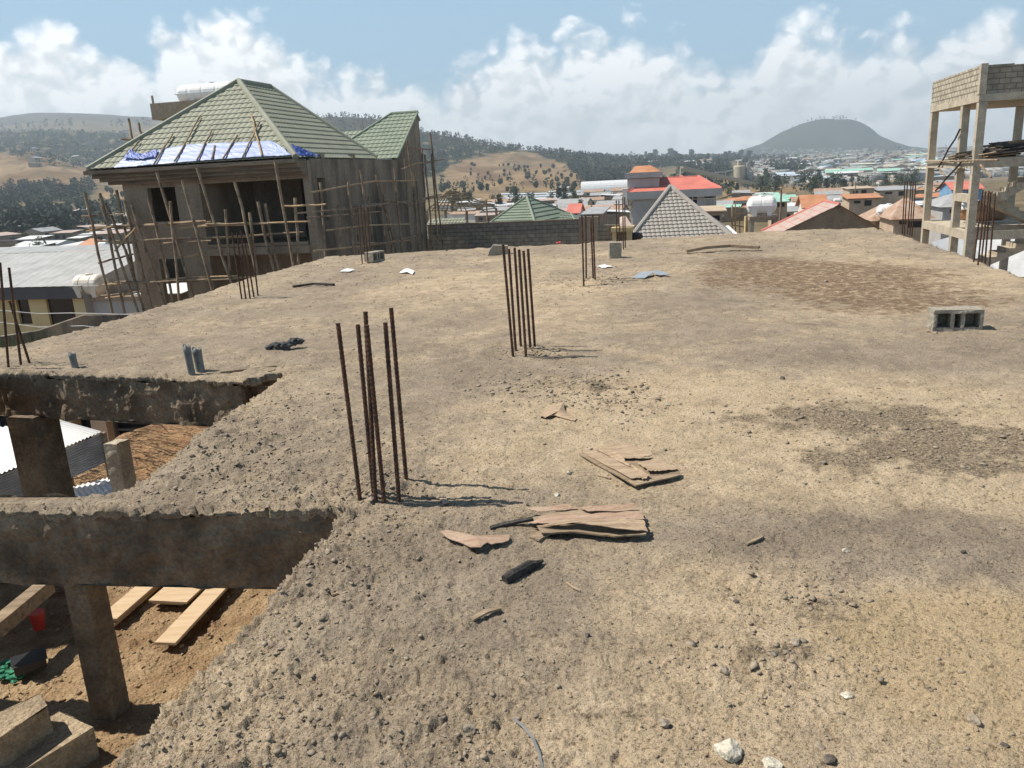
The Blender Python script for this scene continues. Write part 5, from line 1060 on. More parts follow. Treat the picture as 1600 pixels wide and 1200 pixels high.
def terrain():
    ys = np.concatenate([np.linspace(-60, 15, 16)[:-1], np.geomspace(15, 7000, 330)]); us = np.linspace(-1.3, 1.3, 620)
    U, Y = np.meshgrid(us, ys); X = U * np.maximum(Y, 40); Z = H(X, Y)
    nr, nc = X.shape; i = np.arange(nr * nc).reshape(nr, nc)
    Q = np.stack([i[:-1, :-1].ravel(), i[:-1, 1:].ravel(), i[1:, 1:].ravel(), i[1:, :-1].ravel()], 1)
    o = npmesh('ground', np.stack([X.ravel(), Y.ravel(), Z.ravel()], 1), Q, terrmat(), True); tag(o, None, None, None, 'structure')
    x, y, z = X.ravel(), Y.ravel(), Z.ravel(); px, py = project(x, np.maximum(y, 20), z)
    w, s, fd, drk = cover(px, py, x, y)
    n = fbm(x / np.maximum(y, 30) * 30, np.log(np.maximum(y, 30)) * 16, 214, 4)[:, None]
    base = np.array([.155, .125, .08]) * (1 + .5 * n); tan = np.array([.23, .162, .096]) * (1 + .35 * n); wood = np.array([.03, .036, .022]) * (1 + .3 * n)
    C = base.copy()
    near = sstep(160, 60, y)[:, None]; C = C * (1 - near) + np.array([.2, .135, .08]) * near
    C = np.where(s[:, None], np.array([.24, .17, .095]) * (1 + .4 * n), C)
    plot = (.13 * np.tanh(9 * perlin(x / 130, y / 110, 231)) + .10 * np.tanh(9 * perlin(x / 60 + 4, y / 75, 232)))[:, None]; C = np.where(fd[:, None], tan * (1 + plot * np.array([1, 1.15, 1.3])), C); C = np.where(drk[:, None], np.array([.17, .11, .068]) * (1 + .2 * n), C)
    C = np.where(w[:, None], wood, C)
    far = ((y > 3300) & (x / np.maximum(y, 1) < -.2))[:, None]; C = np.where(far, np.array([.10, .08, .066]) * (1 + .6 * n), C)
    m = (y > 3400) & (x / np.maximum(y, 1) > .2); C = np.where(m[:, None], np.array([.05, .056, .032]) * (1 + .5 * n), C)
    mid = ((px > 485) & (px < 640) & (y > 1200) & (y < 2500))[:, None]; C = np.where(mid, np.array([.06, .055, .04]) * (1 + .5 * n), C)
    town = ((px > 1160) & (y > 600) & (y < 3300) & ~w & ~fd)[:, None]; C = np.where(town, np.array([.2, .165, .125]) * (1 + .7 * n), C)
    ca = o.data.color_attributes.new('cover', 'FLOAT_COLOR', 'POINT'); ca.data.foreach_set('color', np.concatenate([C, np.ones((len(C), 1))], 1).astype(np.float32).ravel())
def terrmat():
    m, nt, b = _new('land_cover'); L = nt.links.new
    at = _n(nt, 'ShaderNodeAttribute', attribute_name='cover'); tc = _n(nt, 'ShaderNodeTexCoord')
    n1 = _n(nt, 'ShaderNodeTexNoise'); n1.inputs['Scale'].default_value = .06; n1.inputs['Detail'].default_value = 9; n1.inputs['Roughness'].default_value = .75; L(tc.outputs['Object'], n1.inputs['Vector'])
    r = ramp(nt, [(.3, (.55, .55, .52)), (.5, (1, 1, 1)), (.7, (1.4, 1.36, 1.28))]); L(n1.outputs['Fac'], r.inputs[0])
    x = _n(nt, 'ShaderNodeMixRGB', blend_type='MULTIPLY'); x.inputs[0].default_value = .8; L(at.outputs['Color'], x.inputs[1]); L(r.outputs[0], x.inputs[2]); L(x.outputs[0], b.inputs['Base Color']); b.inputs['Roughness'].default_value = 1; b.inputs['Specular IOR Level'].default_value = 0
    return m
terrain()

# ------------------------------------------------------------------ trees
def crown_mesh(name, mat, w, h, n, leaf, shape='round', seed=0, z0=.25):
    rs = np.random.RandomState(seed); cl = []
    for k in range(16 if shape != 'tall' else 18):
        t = rs.uniform(0, 1); a = rs.uniform(0, 6.28)
        if shape == 'round': rr = w * .5 * math.sqrt(max(0, 1 - (2 * t - 1) ** 2)) * rs.uniform(.3, .85); cz = h * (z0 + (1 - z0) * t)
        elif shape == 'tall': rr = w * .5 * (1 - t * .8) * rs.uniform(.2, .8); cz = h * (z0 * .6 + (1 - z0 * .6) * t)
        else: rr = w * .5 * (.4 + t * .5) * rs.uniform(.3, 1); cz = h * (.45 + .5 * t)
        cl.append((rr * math.cos(a), rr * math.sin(a), cz, rs.uniform(.16, .28) * w))
    V = []; Q = []
    for i in range(n):
        c = cl[rs.randint(len(cl))]; p = np.array(c[:3]) + rs.normal(0, 1, 3) * c[3] * np.array([.62, .62, .5]); a = rs.normal(0, 1, 3); a /= np.linalg.norm(a); b = np.cross(a, rs.normal(0, 1, 3)); b /= np.linalg.norm(b); s = leaf * rs.uniform(.6, 1.4)
        k = len(V); V += [p - a * s, p + b * s * .6, p + a * s, p - b * s * .6]; Q.append((k, k + 1, k + 2, k + 3))
    o = npmesh(name, np.array(V), np.array(Q), MAT[mat]); return o
PROTO = []
def tree_proto(shape, mat, w, h, n, leaf, seed):
    t = thing('tree', 'tree', 'tree', (0, 0, -500)); c = crown_mesh('crown', mat, w, h, n, leaf, shape, seed); c.parent = t
    mb = MB(); mb.tube([(0, 0, -.6), (.04, 0, h * .25), (-.03, .05, h * .55), (0, 0, h * .8)], [.032 * h, .024 * h, .015 * h, .005 * h], 6)
    for k in range(4):
        a = R.uniform(0, 6.28); z = h * R.uniform(.3, .55); mb.tube([(0, 0, z), (math.cos(a) * w * .25, math.sin(a) * w * .25, z + h * .2)], [.012 * h, .005 * h], 5)
    mb.build('trunk', 'bark', t); PROTO.append(t); return t
T_ROUND = [tree_proto('round', m, 1.0, 1.0, 420, .055, s) for m, s in (('leafdark', 1), ('leaf', 2), ('leafolive', 3))]
T_TALL = [tree_proto('tall', m, .5, 1.0, 420, .05, s) for m, s in (('leafdark', 4), ('leaf', 5))]
T_OPEN = [tree_proto('open', m, .75, 1.0, 300, .05, s) for m, s in (('leaf', 6), ('leafolive', 7))]
def ball_proto(mat, seed, asp):
    t = thing('tree', 'tree', 'tree', (0, 0, -500)); rs = np.random.RandomState(seed); n = 260; D = rs.normal(0, 1, (n, 3)); D /= np.linalg.norm(D, axis=1)[:, None]; rr = rs.uniform(.55, 1, n) ** .5 * (1 + .3 * np.sin(D[:, 0] * 4 + seed) * np.cos(D[:, 2] * 5))
    P = D * rr[:, None] * np.array([asp * .5, asp * .5, .42]) + np.array([0, 0, .58]); A = rs.normal(0, 1, (n, 3)); A /= np.linalg.norm(A, axis=1)[:, None]; B = np.cross(A, D); B /= np.linalg.norm(B, axis=1)[:, None] + 1e-6; s = .12
    V = np.stack([P - A * s, P + B * s * .8, P + A * s, P - B * s * .8], 1).reshape(-1, 3); c = npmesh('crown', V, np.arange(n * 4).reshape(-1, 4), MAT[mat]); c.parent = t
    MB().tube([(0, 0, -.3), (0, 0, .5)], [.04, .02], 5).build('trunk', 'bark', t); PROTO.append(t); return t
T_FAR = [ball_proto('leafdark', 31, .75), ball_proto('leaf', 32, .9), ball_proto('leafdark', 33, .5)]
for _p in PROTO: _p['used'] = 0
def plant(proto, P, h, label, group, wide=1.0):
    if proto['used'] == 0: t = proto; proto['used'] = 1
    else: t = copy_tree(proto)
    t.location = P; t.scale = (h * wide, h * wide, h); t.rotation_euler[2] = R.uniform(0, 6.28); t['label'] = label; t['group'] = group; return t
# trees one can tell apart, by (base px, base py, height in px)
ZONES = [  # x0,x1,y0,y1,count,hpx, protos, label, group
 ((735, 905), (258, 292), 52, (3.5, 7.5), T_FAR, 'dark tree standing alone on the dry tan hillside beyond the green pyramid roof', 'trees dotted over the tan hillside'),
 ((690, 960), (286, 303), 30, (7, 13), T_FAR, 'dark tree at the foot of the middle hill near the white greenhouses', 'trees at the foot of the middle hill'),
 ((690, 905), (318, 345), 14, (14, 28), T_ROUND[:2] + T_TALL, 'tree among tin roofs behind the block wall', 'trees among the tin roofs behind the block wall'),
 ((1180, 1450), (285, 304), 40, (13, 24), T_ROUND[:2] + T_TALL + T_OPEN[:1], 'dark tree in the belt in front of the far right town', 'belt of trees in front of the far right town'),
 ((1060, 1200), (290, 318), 16, (10, 19), T_ROUND + T_TALL[:1], 'tree around the dry field by the cement silo', 'trees round the dry field by the silo'),
 ((1320, 1500), (296, 330), 26, (10, 19), T_ROUND[1:] + T_OPEN, 'olive green tree among the near houses on the right', 'garden trees among the near houses on the right'),
 ((1000, 1180), (244, 262), 30, (7, 13), T_FAR, 'tall dark tree on the plateau behind the red roofed building', 'trees on the plateau skyline'),
 ((5, 250), (296, 345), 40, (8, 15), T_FAR + T_ROUND[:1], 'dark tree on the lower valley slope at the left', 'trees on the lower valley slope at left'),
 ((0, 210), (352, 402), 34, (12, 26), T_ROUND + T_TALL[:1] + T_OPEN, 'bushy tree in the valley above the long grey metal roof', 'valley trees above the long grey metal roof'),
 ((1350, 1600), (232, 262), 30, (5, 10), T_FAR, 'small dark tree among roofs of the far right town', 'trees among the roofs of the far right town'),
 ((0, 240), (204, 215), 26, (6, 12), T_FAR, 'dark tree on the left ridge skyline under the distant mountain', 'trees on the left ridge skyline'),
 ((1225, 1400), (244, 268), 40, (5, 10), T_FAR, 'dark tree among the dense roofs below the cone hill', 'trees among the dense roofs below the cone hill'),
 ((660, 1000), (206, 252), 20, (4, 8), T_FAR, 'tree silhouette along the crest of the middle hill', 'trees along the crest of the middle hill')]
EXTRA = []
for (x0, x1), (y0, y1), n, (h0, h1), pr, lab, grp in ZONES:
    far_ = any(q in grp for q in ('ridge skyline', 'crest', 'roofs of the far', 'dense roofs'))
    k = 0; tries = 0
    while k < n and tries < n * 12:
        tries += 1; px = R.uniform(x0, x1); py = R.uniform(y0, y1)
        if 'crest' in grp or 'left ridge' in grp:
            px = R.uniform(x0, x1); py = y0 - 12; P = None
            while py < y1 + 40 and P is None: py += .7; P = hit(px, py, 900, 3000)
        else: P = hit(px, py)
        if P is None or P[1] < 110: continue
        h = R.uniform(h0, h1) / F * P[1]
        if far_: EXTRA.append((*P, h)); k += 1; continue
        plant(R.choice(pr), (P[0], P[1], P[2] - .02 * h), h, lab, grp, R.uniform(.8, 1.2)); k += 1
for px, h in ((1238, 4), (1262, 5), (1268, 6), (1275, 5), (1281, 6), (1287, 5), (1302, 7), (1306, 7), (1312, 8), (1316, 7), (1322, 5), (1337, 6), (1225, 3), (1352, 4)):
    py = 170; P = None
    while py < 230 and P is None: py += .7; P = hit(px, py, 3800, 5200)
    if P: EXTRA.append((P[0], P[1], P[2] - 3, h / F * P[1]))
# the ones that stand out
for px, py, h, p, lab in ((735, 322, 22, T_TALL[0], 'dark conical tree right of the bare timber roof frame'), (770, 322, 15, T_ROUND[0], 'round dark tree between the timber roof frame and the green pyramid roof'), (862, 316, 14, T_ROUND[0], 'round dark tree on the edge of the white greenhouses'), (907, 340, 26, T_TALL[1], 'dark slender tree behind the four rebars'), (1425, 290, 20, T_OPEN[0], 'tall loose tree behind the far right corner rebars'), (1268, 306, 26, T_ROUND[1], 'big leafy tree above the striped pink roof'), (960, 330, 10, T_OPEN[1], 'small lone tree on the orange field left of the grey building'), (1290, 302, 22, T_TALL[0], 'tall dark tree right of the big leafy one')):
    P = hit(px, py, 90); 
    if P: plant(p, P, h / F * P[1], lab, 'single trees in the middle distance')
def forest():
    n = 60000; u = NR.uniform(-.72, .68, n); y = np.exp(NR.uniform(math.log(330), math.log(2500), n)); x = u * y; z = H(x, y)
    px, py = project(x, y, z); w, s, f_, sh = cover(px, py, x, y)
    keep = (w & (NR.uniform(0, 1, n) < .5)) | (s & (NR.uniform(0, 1, n) < .035) & ~f_); x, y, z = x[keep], y[keep], z[keep]; ne = len(EXTRA); EX_ = np.array(EXTRA); x, y, z = np.concatenate([x, EX_[:, 0]]), np.concatenate([y, EX_[:, 1]]), np.concatenate([z, EX_[:, 2]]); n = len(x)
    h = NR.uniform(6, 12, n) * (1 + .25 * fbm(x / 90, y / 90, 221, 2)) * np.where(y < 1000, .8, 1); h[n - ne:] = EX_[:, 3]; ww = h * NR.uniform(.22, .42, n)
    L = 16; t = NR.uniform(0.1, 1, (n, L)); a = NR.uniform(0, 6.28, (n, L)); rr = ww[:, None] * np.sqrt(np.clip(1 - (1.7 * t - .75) ** 2, .02, 1)) * NR.uniform(.3, 1, (n, L))
    P = np.stack([x[:, None] + rr * np.cos(a), y[:, None] + rr * np.sin(a), z[:, None] + h[:, None] * t], 2).reshape(-1, 3)
    s = np.repeat(h * .14, L)[:, None]; A = NR.normal(0, 1, P.shape); A /= np.linalg.norm(A, axis=1)[:, None]; B = np.cross(A, NR.normal(0, 1, P.shape)); B /= np.linalg.norm(B, axis=1)[:, None]
    V = np.stack([P - A * s, P + B * s * .75, P + A * s, P - B * s * .75], 1).reshape(-1, 3); Q = np.arange(len(V)).reshape(-1, 4)
    o = npmesh('forest', V, Q, M('forest_foliage', [(.014, .021, .012), (.028, .038, .02), (.055, .062, .03)], .02, .95, 0)); tag(o, 'far off woods covering the hills', 'forest', None, 'stuff')
forest()

# ------------------------------------------------------------------ houses of the town
HN = 0
def housemesh(kind, roofmat, wallmat, w, dp, h, pitch, detail=True):
    """one house: walls + roof meshes about the origin, front towards -y"""
    a = MB(); hw, hd = w / 2, dp / 2
    a.box((-hw, -hd, -2.5), (hw, hd, h)); r = MB(); e = .35; rise = pitch * hd
    if kind == 'gable':
        a.add([(-hw, -hd, h), (-hw, hd, h), (-hw, 0, h + rise)], [(0, 1, 2)]); a.add([(hw, -hd, h), (hw, hd, h), (hw, 0, h + rise)], [(0, 1, 2)])
        for s in (-1, 1): r.prism([(-hw - e, s * (hd + e), h - pitch * e), (hw + e, s * (hd + e), h - pitch * e), (hw + e, 0, h + rise), (-hw - e, 0, h + rise)], (0, 0, .1))
    elif kind == 'hip':
        q = min(hw * .85, hd); b = [(-hw - e, -hd - e, h), (hw + e, -hd - e, h), (hw + e, hd + e, h), (-hw - e, hd + e, h)]; t0 = (-hw + q, 0, h + rise); t1 = (hw - q, 0, h + rise)
        r.add(b + [t0, t1], [(0, 1, 5, 4), (1, 2, 5), (2, 3, 4, 5), (3, 0, 4), (0, 3, 2, 1)])
    else:
        r.prism([(-hw - e, -hd - e, h + .05), (hw + e, -hd - e, h + .05), (hw + e, hd + e, h + .05 + pitch * dp), (-hw - e, hd + e, h + .05 + pitch * dp)], (0, 0, .1)); a.box((-hw + .01, hd - .25, h), (hw - .01, hd - .01, h + pitch * dp - .05))
    parts = [('wall', a, wallmat), ('roof', r, roofmat)]
    if detail:
        k = MB(); k.box((-.5 + hw * .2, -hd - .05, 0), (.45 + hw * .2, -hd + .02, min(2.0, h - .2))); parts.append(('door', k, 'dark'))
        k = MB(); k.box((-hw * .7, -hd - .05, h * .4), (-hw * .3, -hd + .02, h * .78)); parts.append(('window', k, 'glass'))
    return parts
HP = {}
def house_proto(key, *args, **kw):
    t = thing('house', 'house', 'house', (0, 0, -500), RZ); t['used'] = 0
    for nm, mb, mt in housemesh(*args, **kw): mb.build(nm, mt, t)
    HP[key] = t; return t
def put_house(key, P, s, label, group, rz=None):
    t = HP[key]
    if t['used'] == 0: t['used'] = 1
    else: t = copy_tree(t)
    t.location = P; t.scale = (s, s, s); t.rotation_euler[2] = RZ + (R.choice((0, 0, math.pi / 2, math.pi)) + R.uniform(-.25, .25) if rz is None else rz); t['label'] = label; t['group'] = group; return t
ROOFN = {'rooftin': 'grey tin', 'roofwhite': 'white', 'roofrust': 'rusty tin', 'roofblue': 'blue', 'roofmint': 'mint green', 'roofcream': 'cream', 'roofred': 'red', 'rooforange': 'orange', 'rooflightblue': 'pale blue', 'roofpink': 'faded pink'}
WALLS = ['walltan', 'wallmud', 'wallwhite', 'wallgrey']
for i, rm in enumerate(ROOFN):
    house_proto((rm, 's'), ('gable', 'shed', 'gable', 'hip')[i % 4], rm, WALLS[i % 4], 8 + i % 3, 6, 2.6, .32 if i % 4 != 1 else .1)
    house_proto((rm, 'l'), 'gable' if i % 2 else 'shed', rm, WALLS[(i + 1) % 4], 26 + 4 * (i % 3), 12, 4.0, .22 if i % 2 else .06, detail=False)
def scatter(x0, x1, y0, y1, n, roofs, size, region, group, big=0.0, minY=95):
    k = 0; tries = 0; cap_ = []
    while k < n and tries < n * 10:
        tries += 1; P = hit(R.uniform(x0, x1), R.uniform(y0, y1))
        if P is None or P[1] < minY: continue
        s = R.uniform(*size)
        if any((P[0] - q[0]) ** 2 + (P[1] - q[1]) ** 2 < (8.0 * s) ** 2 for q in cap_): continue
        cap_.append(P); rm = R.choice(roofs); b = R.random() < big
        put_house((rm, 'l' if b else 's'), (P[0], P[1], P[2] + .1), s * (.5 if b else 1), ('long low shed with ' if b else 'small house with ') + ROOFN[rm] + ' roof ' + region, group); k += 1
mix1 = ['rooftin', 'roofwhite', 'roofrust', 'rooftin', 'roofwhite', 'roofpink', 'roofrust']; mixc = ['rooftin', 'roofwhite', 'roofblue', 'roofmint', 'rooflightblue', 'rooftin', 'roofcream', 'roofwhite', 'roofmint', 'roofpink', 'roofrust', 'rooftin', 'rooflightblue']
scatter(1215, 1480, 244, 282, 84, mixc, (1.3, 2.6), 'in the far right town below the cone hill', 'houses of the far right town', .28)
scatter(1400, 1600, 232, 275, 40, mixc + ['roofred', 'roofmint'], (1.3, 2.4), 'in the far town behind the frame tower', 'houses of the far town behind the frame tower', .25)
scatter(690, 905, 318, 350, 34, mix1, (.8, 1.2), 'behind the block wall and the green pyramid roof', 'tin roofed houses behind the block wall')
scatter(880, 990, 300, 352, 24, mix1 + ['roofpink', 'rooftin'], (.9, 1.5), 'between the block wall and the grey building', 'houses left of the grey building')
scatter(1120, 1330, 305, 350, 34, mix1 + ['rooforange', 'roofmint'], (.8, 1.15), 'around the tank on its stand', 'small houses around the tank stand')
scatter(1330, 1480, 290, 342, 30, mix1 + ['rooforange', 'roofwhite'], (.85, 1.2), 'in the near right part of the town', 'small houses of the near right town')
scatter(0, 240, 330, 402, 26, ['roofwhite', 'rooftin', 'roofwhite', 'roofpink'], (.8, 1.4), 'in the valley at the left', 'scattered houses in the left valley', .1)
scatter(40, 200, 205, 262, 8, ['roofwhite', 'rooftin'], (1.3, 2.0), 'high on the left wooded slope', 'houses on the left wooded slope')
scatter(970, 1220, 240, 262, 34, mix1, (1.4, 2.2), 'on the plateau behind the red roofs', 'houses on the plateau')
def fartown():
    V = []; Q = []; n = 0
    while n < 1500:
        P = hit(R.uniform(1180, 1640), R.uniform(232, 286), 700)
        if P is None: continue
        n += 1; s = R.uniform(2.6, 6.5) * (1.8 if R.random() < .1 else 1); a = R.uniform(-.4, .4); ca, sa = math.cos(a), math.sin(a); b = len(V)
        for x, y, z in ((-1, -.7, -1), (1, -.7, -1), (1, .7, -1), (-1, .7, -1), (-1.1, -.8, .5), (1.1, -.8, .5), (1.1, .8, .5), (-1.1, .8, .5), (-1.1, 0, .85), (1.1, 0, .85)): V.append((P[0] + s * (x * ca - y * sa), P[1] + s * (x * sa + y * ca), P[2] + s * .55 * z + s * .3))
        Q += [(b, b + 1, b + 5, b + 4), (b + 1, b + 2, b + 6, b + 5), (b + 3, b, b + 4, b + 7), (b + 4, b + 5, b + 9, b + 8), (b + 7, b + 8, b + 9, b + 6)]
    o = npmesh('far_town', np.array(V), np.array(Q), M('far_town_roofs', [(.10, .085, .065), (.2, .165, .125), (.42, .42, .41), (.14, .12, .10), (.26, .33, .34), (.3, .22, .16)], .035, .8, 0, detail=3)); tag(o, 'most distant houses of the town merging together', 'town', None, 'stuff')
fartown()
# long white greenhouses in the valley
gk = MB(); n = 10
arc = [(math.cos(math.pi * i / n) * 5, math.sin(math.pi * i / n) * 3.2 + 1.2) for i in range(n + 1)]
for i in range(n):
    (y0, z0), (y1, z1) = arc[i], arc[i + 1]; gk.add([(-20, y0, z0), (20, y0, z0), (20, y1, z1), (-20, y1, z1)], [(0, 1, 2, 3)])
gk.box((-20, -5, -2), (20, 5, 1.2)); gk.add([(-20, y, z) for y, z in arc], [tuple(range(n + 1))]); gk.add([(20, y, z) for y, z in arc], [tuple(range(n + 1))])
gh0 = gk.build('greenhouse', 'rooflightblue'); gh0['used'] = 0
gi = 0
for row, (py, xs) in enumerate(((304, range(795, 985, 24)), (307.5, range(800, 975, 24)), (311, range(815, 990, 25)), (300.5, range(870, 960, 26)))):
    for px in xs:
        P = hit(px, py); 
        if not P: continue
        o = gh0 if gi == 0 else gh0.copy()
        if gi: COL.objects.link(o)
        gi += 1; o.location = P; o.rotation_euler[2] = RZ + R.uniform(-.05, .05); s = P[1] / F * 24 / 40 * 1.05; o.scale = (s, s, s * .8)
        tag(o, ('rear row', 'second row', 'front row', 'hillfoot row')[row] + ' white arched greenhouse in the valley before the middle hill', 'greenhouse', 'rows of white greenhouses in the valley')
mats_g = MAT['rooflightblue']
# big arched hall beside the grey building
P = hit(952, 301, 200, 1500); s = P[1] / F
hall = thing('arched_hall', 'large white arched hall left of the orange roof tower', 'hall', P, RZ); k = MB(); n = 14; hl = 42 * s; r_ = 9 * s
prof = [(-math.cos(math.pi * i / n) * r_ * 1.5, math.sin(math.pi * i / n) * r_ * 2.0) for i in range(n + 1)]
for i in range(n): k.add([(-hl, prof[i][0], prof[i][1]), (hl, prof[i][0], prof[i][1]), (hl, prof[i + 1][0], prof[i + 1][1]), (-hl, prof[i + 1][0], prof[i + 1][1])], [(0, 1, 2, 3)])
k.add([(-hl, a, b) for a, b in prof], [tuple(range(n + 1))]); k.build('roof', 'roofwhite', hall, smooth=False)
k = MB(); k.box((-hl, -r_ * 1.5, -4 * s), (hl, r_ * 1.5, 0)); k.build('wall', 'walltan', hall)
# ------------------------------------------------------------------ block wall behind the slab
bwl = frame('block_wall', 'grey hollow block wall running along behind the far edge of the slab', 'wall', d(668, 353, 45)); O = tuple(bwl.location)
e = fpt(905, 350, O, 'v', 0)
MB().box((0, 0, -7), (e[0], .2, 0)).build('wall', 'block', bwl); MB().box((-.01, -.02, .001), (e[0] + .01, .22, .07)).build('coping', 'cement', bwl)
MB().box((e[0], -.05, -7), (e[0] + 1.0, .25, .16)).build('end_pier', 'cement', bwl)
MB().box((e[0] + 1.0, -.02, -7), (e[0] + 2.6, .2, -.3)).build('low_wall', 'block', bwl)
# white sheet lying behind the wall
P = d(711, 357, 47); o = h_tank('water_tank', 'small white tank peeping over the left end of the block wall', (P[0], P[1], P[2] - .75), 1.0, .35, RZ, 'white', 0, False, None, False)
P = d(686, 357, 50); t = frame('house', 'small pale green tiled roof over the left end of the block wall', 'house', P); O = tuple(t.location)
tileroof([(-1.4, 0, -.6), (1.3, 0, -.6), (1.0, 2.5, .45), (-1.4, 2.5, .45)], wave=.22, step=.35, res=.055).build('roof', 'roofgreen', t); MB().box((-1.3, .2, -7), (1.1, 2.5, -.62)).build('wall', 'walltan', t)
# ------------------------------------------------------------------ green pyramid roof house
def roofpoly(O, pts, Y): return [loc2(d(px, py, y), O) for (px, py, y) in pts]
P = d(823, 308, 57); gh = frame('house', 'house with green pyramid tile roof rising behind the block wall', 'house', P); O = tuple(P)
ap = (0, 0, 0); L_ = loc2(d(755, 357, 53.5), O); Rr = loc2(d(838, 356, 52.2), O); Bk = loc2(d(866, 352, 56.5), O)
ez = L_[2]; w_ = max(abs(L_[0]), 3.0)
A1, A2, A3, A4 = (-2.95, -2.9, ez), (.62, -3.4, ez), (2.35, 0.6, ez), (-2.9, 2.6, ez)
A1 = L_; A2 = (Rr[0], Rr[1], ez); A3 = (Bk[0] + 1.2, Bk[1] + 3.5, ez)
k = MB(); tileroof([A1, A2, ap], mb=k, wave=.22, step=.42, amp=.03, lip=.05); tileroof([A2, A3, ap], mb=k, wave=.22, step=.42, amp=.03, lip=.05); k.add([ap, A3, A4, A1], [(0, 1, 2), (0, 2, 3)])
r_o = k.build('roof', 'roofgreen2', gh); k = MB()
for q in (A1, A2, A3): ridgecap(k, (q[0], q[1], q[2] + .04), (0, 0, .06), .09)
k.build('ridge_cap', 'roofgreen2', r_o); MB().box((A1[0] + .3, A2[1] + .5, -7), (A2[0] + .5, 3, ez - .05)).build('wall', 'walltan', gh)
wing = frame('house', 'lower green tile roof wing right of the green pyramid roof', 'house', d(870, 335, 58)); O = tuple(wing.location)
q = [loc2(d(834, 322, 59), O), loc2(d(867, 333, 58), O), loc2(d(890, 334, 58), O), loc2(d(905, 351, 56), O), loc2(d(850, 352, 55), O)]
k = MB(); b_ = loc2(d(863, 353, 55), O); c_ = loc2(d(903, 351, 55), O); t0 = loc2(d(866, 333, 58), O); t1 = loc2(d(891, 333, 58), O); s0 = loc2(d(828, 315, 59), O)
tileroof([b_, c_, t1, t0], mb=k, wave=.22, step=.42, amp=.03, lip=.05); k.add([s0, t0, b_, (s0[0], s0[1] + .5, b_[2])], [(0, 1, 2, 3)]); k.add([t0, t1, (t1[0], t1[1] + 3, b_[2]), (t0[0], t0[1] + 3, b_[2])], [(0, 1, 2, 3)]); k.add([t1, c_, (t1[0] + .8, t1[1] + 3, c_[2])], [(0, 1, 2)])
rr_ = k.build('roof', 'roofgreen2', wing); k = MB(); ridgecap(k, s0, t0, .08); ridgecap(k, t0, t1, .08); ridgecap(k, t1, c_, .08); k.build('ridge_cap', 'roofgreen2', rr_); MB().box((b_[0] + .2, b_[1] + .4, -7), (c_[0] - .2, b_[1] + 3, b_[2] - .05)).build('wall', 'walltan', wing)
# bare timber roof frame
P = d(700, 330, 62); tf = frame('timber_roof_frame', 'bare timber roof frame of an unfinished house behind the scaffolding', 'roof frame', P); O = tuple(P)
fq = lambda px, py, Y=62: loc2(d(px, py, Y), O)
T0, T1, B0, B1 = fq(700, 299), fq(711, 298), fq(667, 329), fq(729, 330); C0 = (B1[0] + 1.6, B1[1] + 3, B1[2])
k = MB()
for i in range(9):
    s = i / 8; a = [B0[j] * (1 - s) + B1[j] * s for j in range(3)]; c = [T0[j] * (1 - s) + T1[j] * s for j in range(3)]; k.bar(a, c, .07, .07)
k.bar(T1, C0, .07, .07); k.bar(T1, (B1[0] + .7, B1[1] + 1.5, B1[2]), .07, .07); k.bar(B1, C0, .07, .07); k.build('rafter', 'plankold', tf); k = MB()
for i in range(8):
    s = i / 7.4; a = [B0[j] * (1 - s) + T0[j] * s for j in range(3)]; c = [B1[j] * (1 - s) + T1[j] * s for j in range(3)]; e_ = [C0[j] * (1 - s) + T1[j] * s for j in range(3)]; k.bar((a[0], a[1] - .07, a[2]), (c[0], c[1] - .07, c[2]), .06, .06); k.bar(c, e_, .06, .06)
k.build('purlin', 'palepole', tf)
for q in (B0, B1, C0, ((B0[0] + B1[0]) / 2, B0[1], B0[2])): MB().bar(q, (q[0], q[1], -9), .16, .16).build('post', 'pole', tf); MB().box((B0[0] + .3, B0[1] + .6, -9), (B1[0] - .6, B0[1] + 3, B0[2] - 1.3)).build('wall', 'wallmud', tf)
# ------------------------------------------------------------------ grey tiled gable in front of the grey building
P = d(1048, 293, 50); gt = frame('house', 'house with pale grey tile roof forming a large triangle at the slab edge', 'house', P); O = tuple(P)
l_ = loc2(d(976, 384, 45.6), O); r__ = loc2(d(1152, 372, 45.2), O)
ez = min(l_[2], r__[2]) - .05; l_ = (l_[0], l_[1], ez); r__ = (r__[0], r__[1], ez)
k = MB(); tileroof([l_, r__, (0, 0, 0)], mb=k, wave=.27, step=.34, amp=.05, lip=.05, res=.04); k.add([(0, 0, 0), r__, (r__[0], 5, ez)], [(0, 1, 2)]); k.add([(0, 0, 0), (l_[0], 5, ez), l_], [(0, 1, 2)]); k.add([(0, 0, 0), (r__[0], 5, ez), (l_[0], 5, ez)], [(0, 1, 2)])
ro = k.build('roof', 'roofgrey', gt); k = MB(); ridgecap(k, (l_[0], l_[1], l_[2] + .05), (0, 0, .07), .15); ridgecap(k, (r__[0], r__[1], r__[2] + .05), (0, 0, .07), .15); k.build('ridge_cap', 'roofgrey', ro)
MB().box((l_[0] + .3, l_[1] + .3, -7), (r__[0] - .3, 4.8, ez - .02)).build('wall', 'wallgrey', gt)
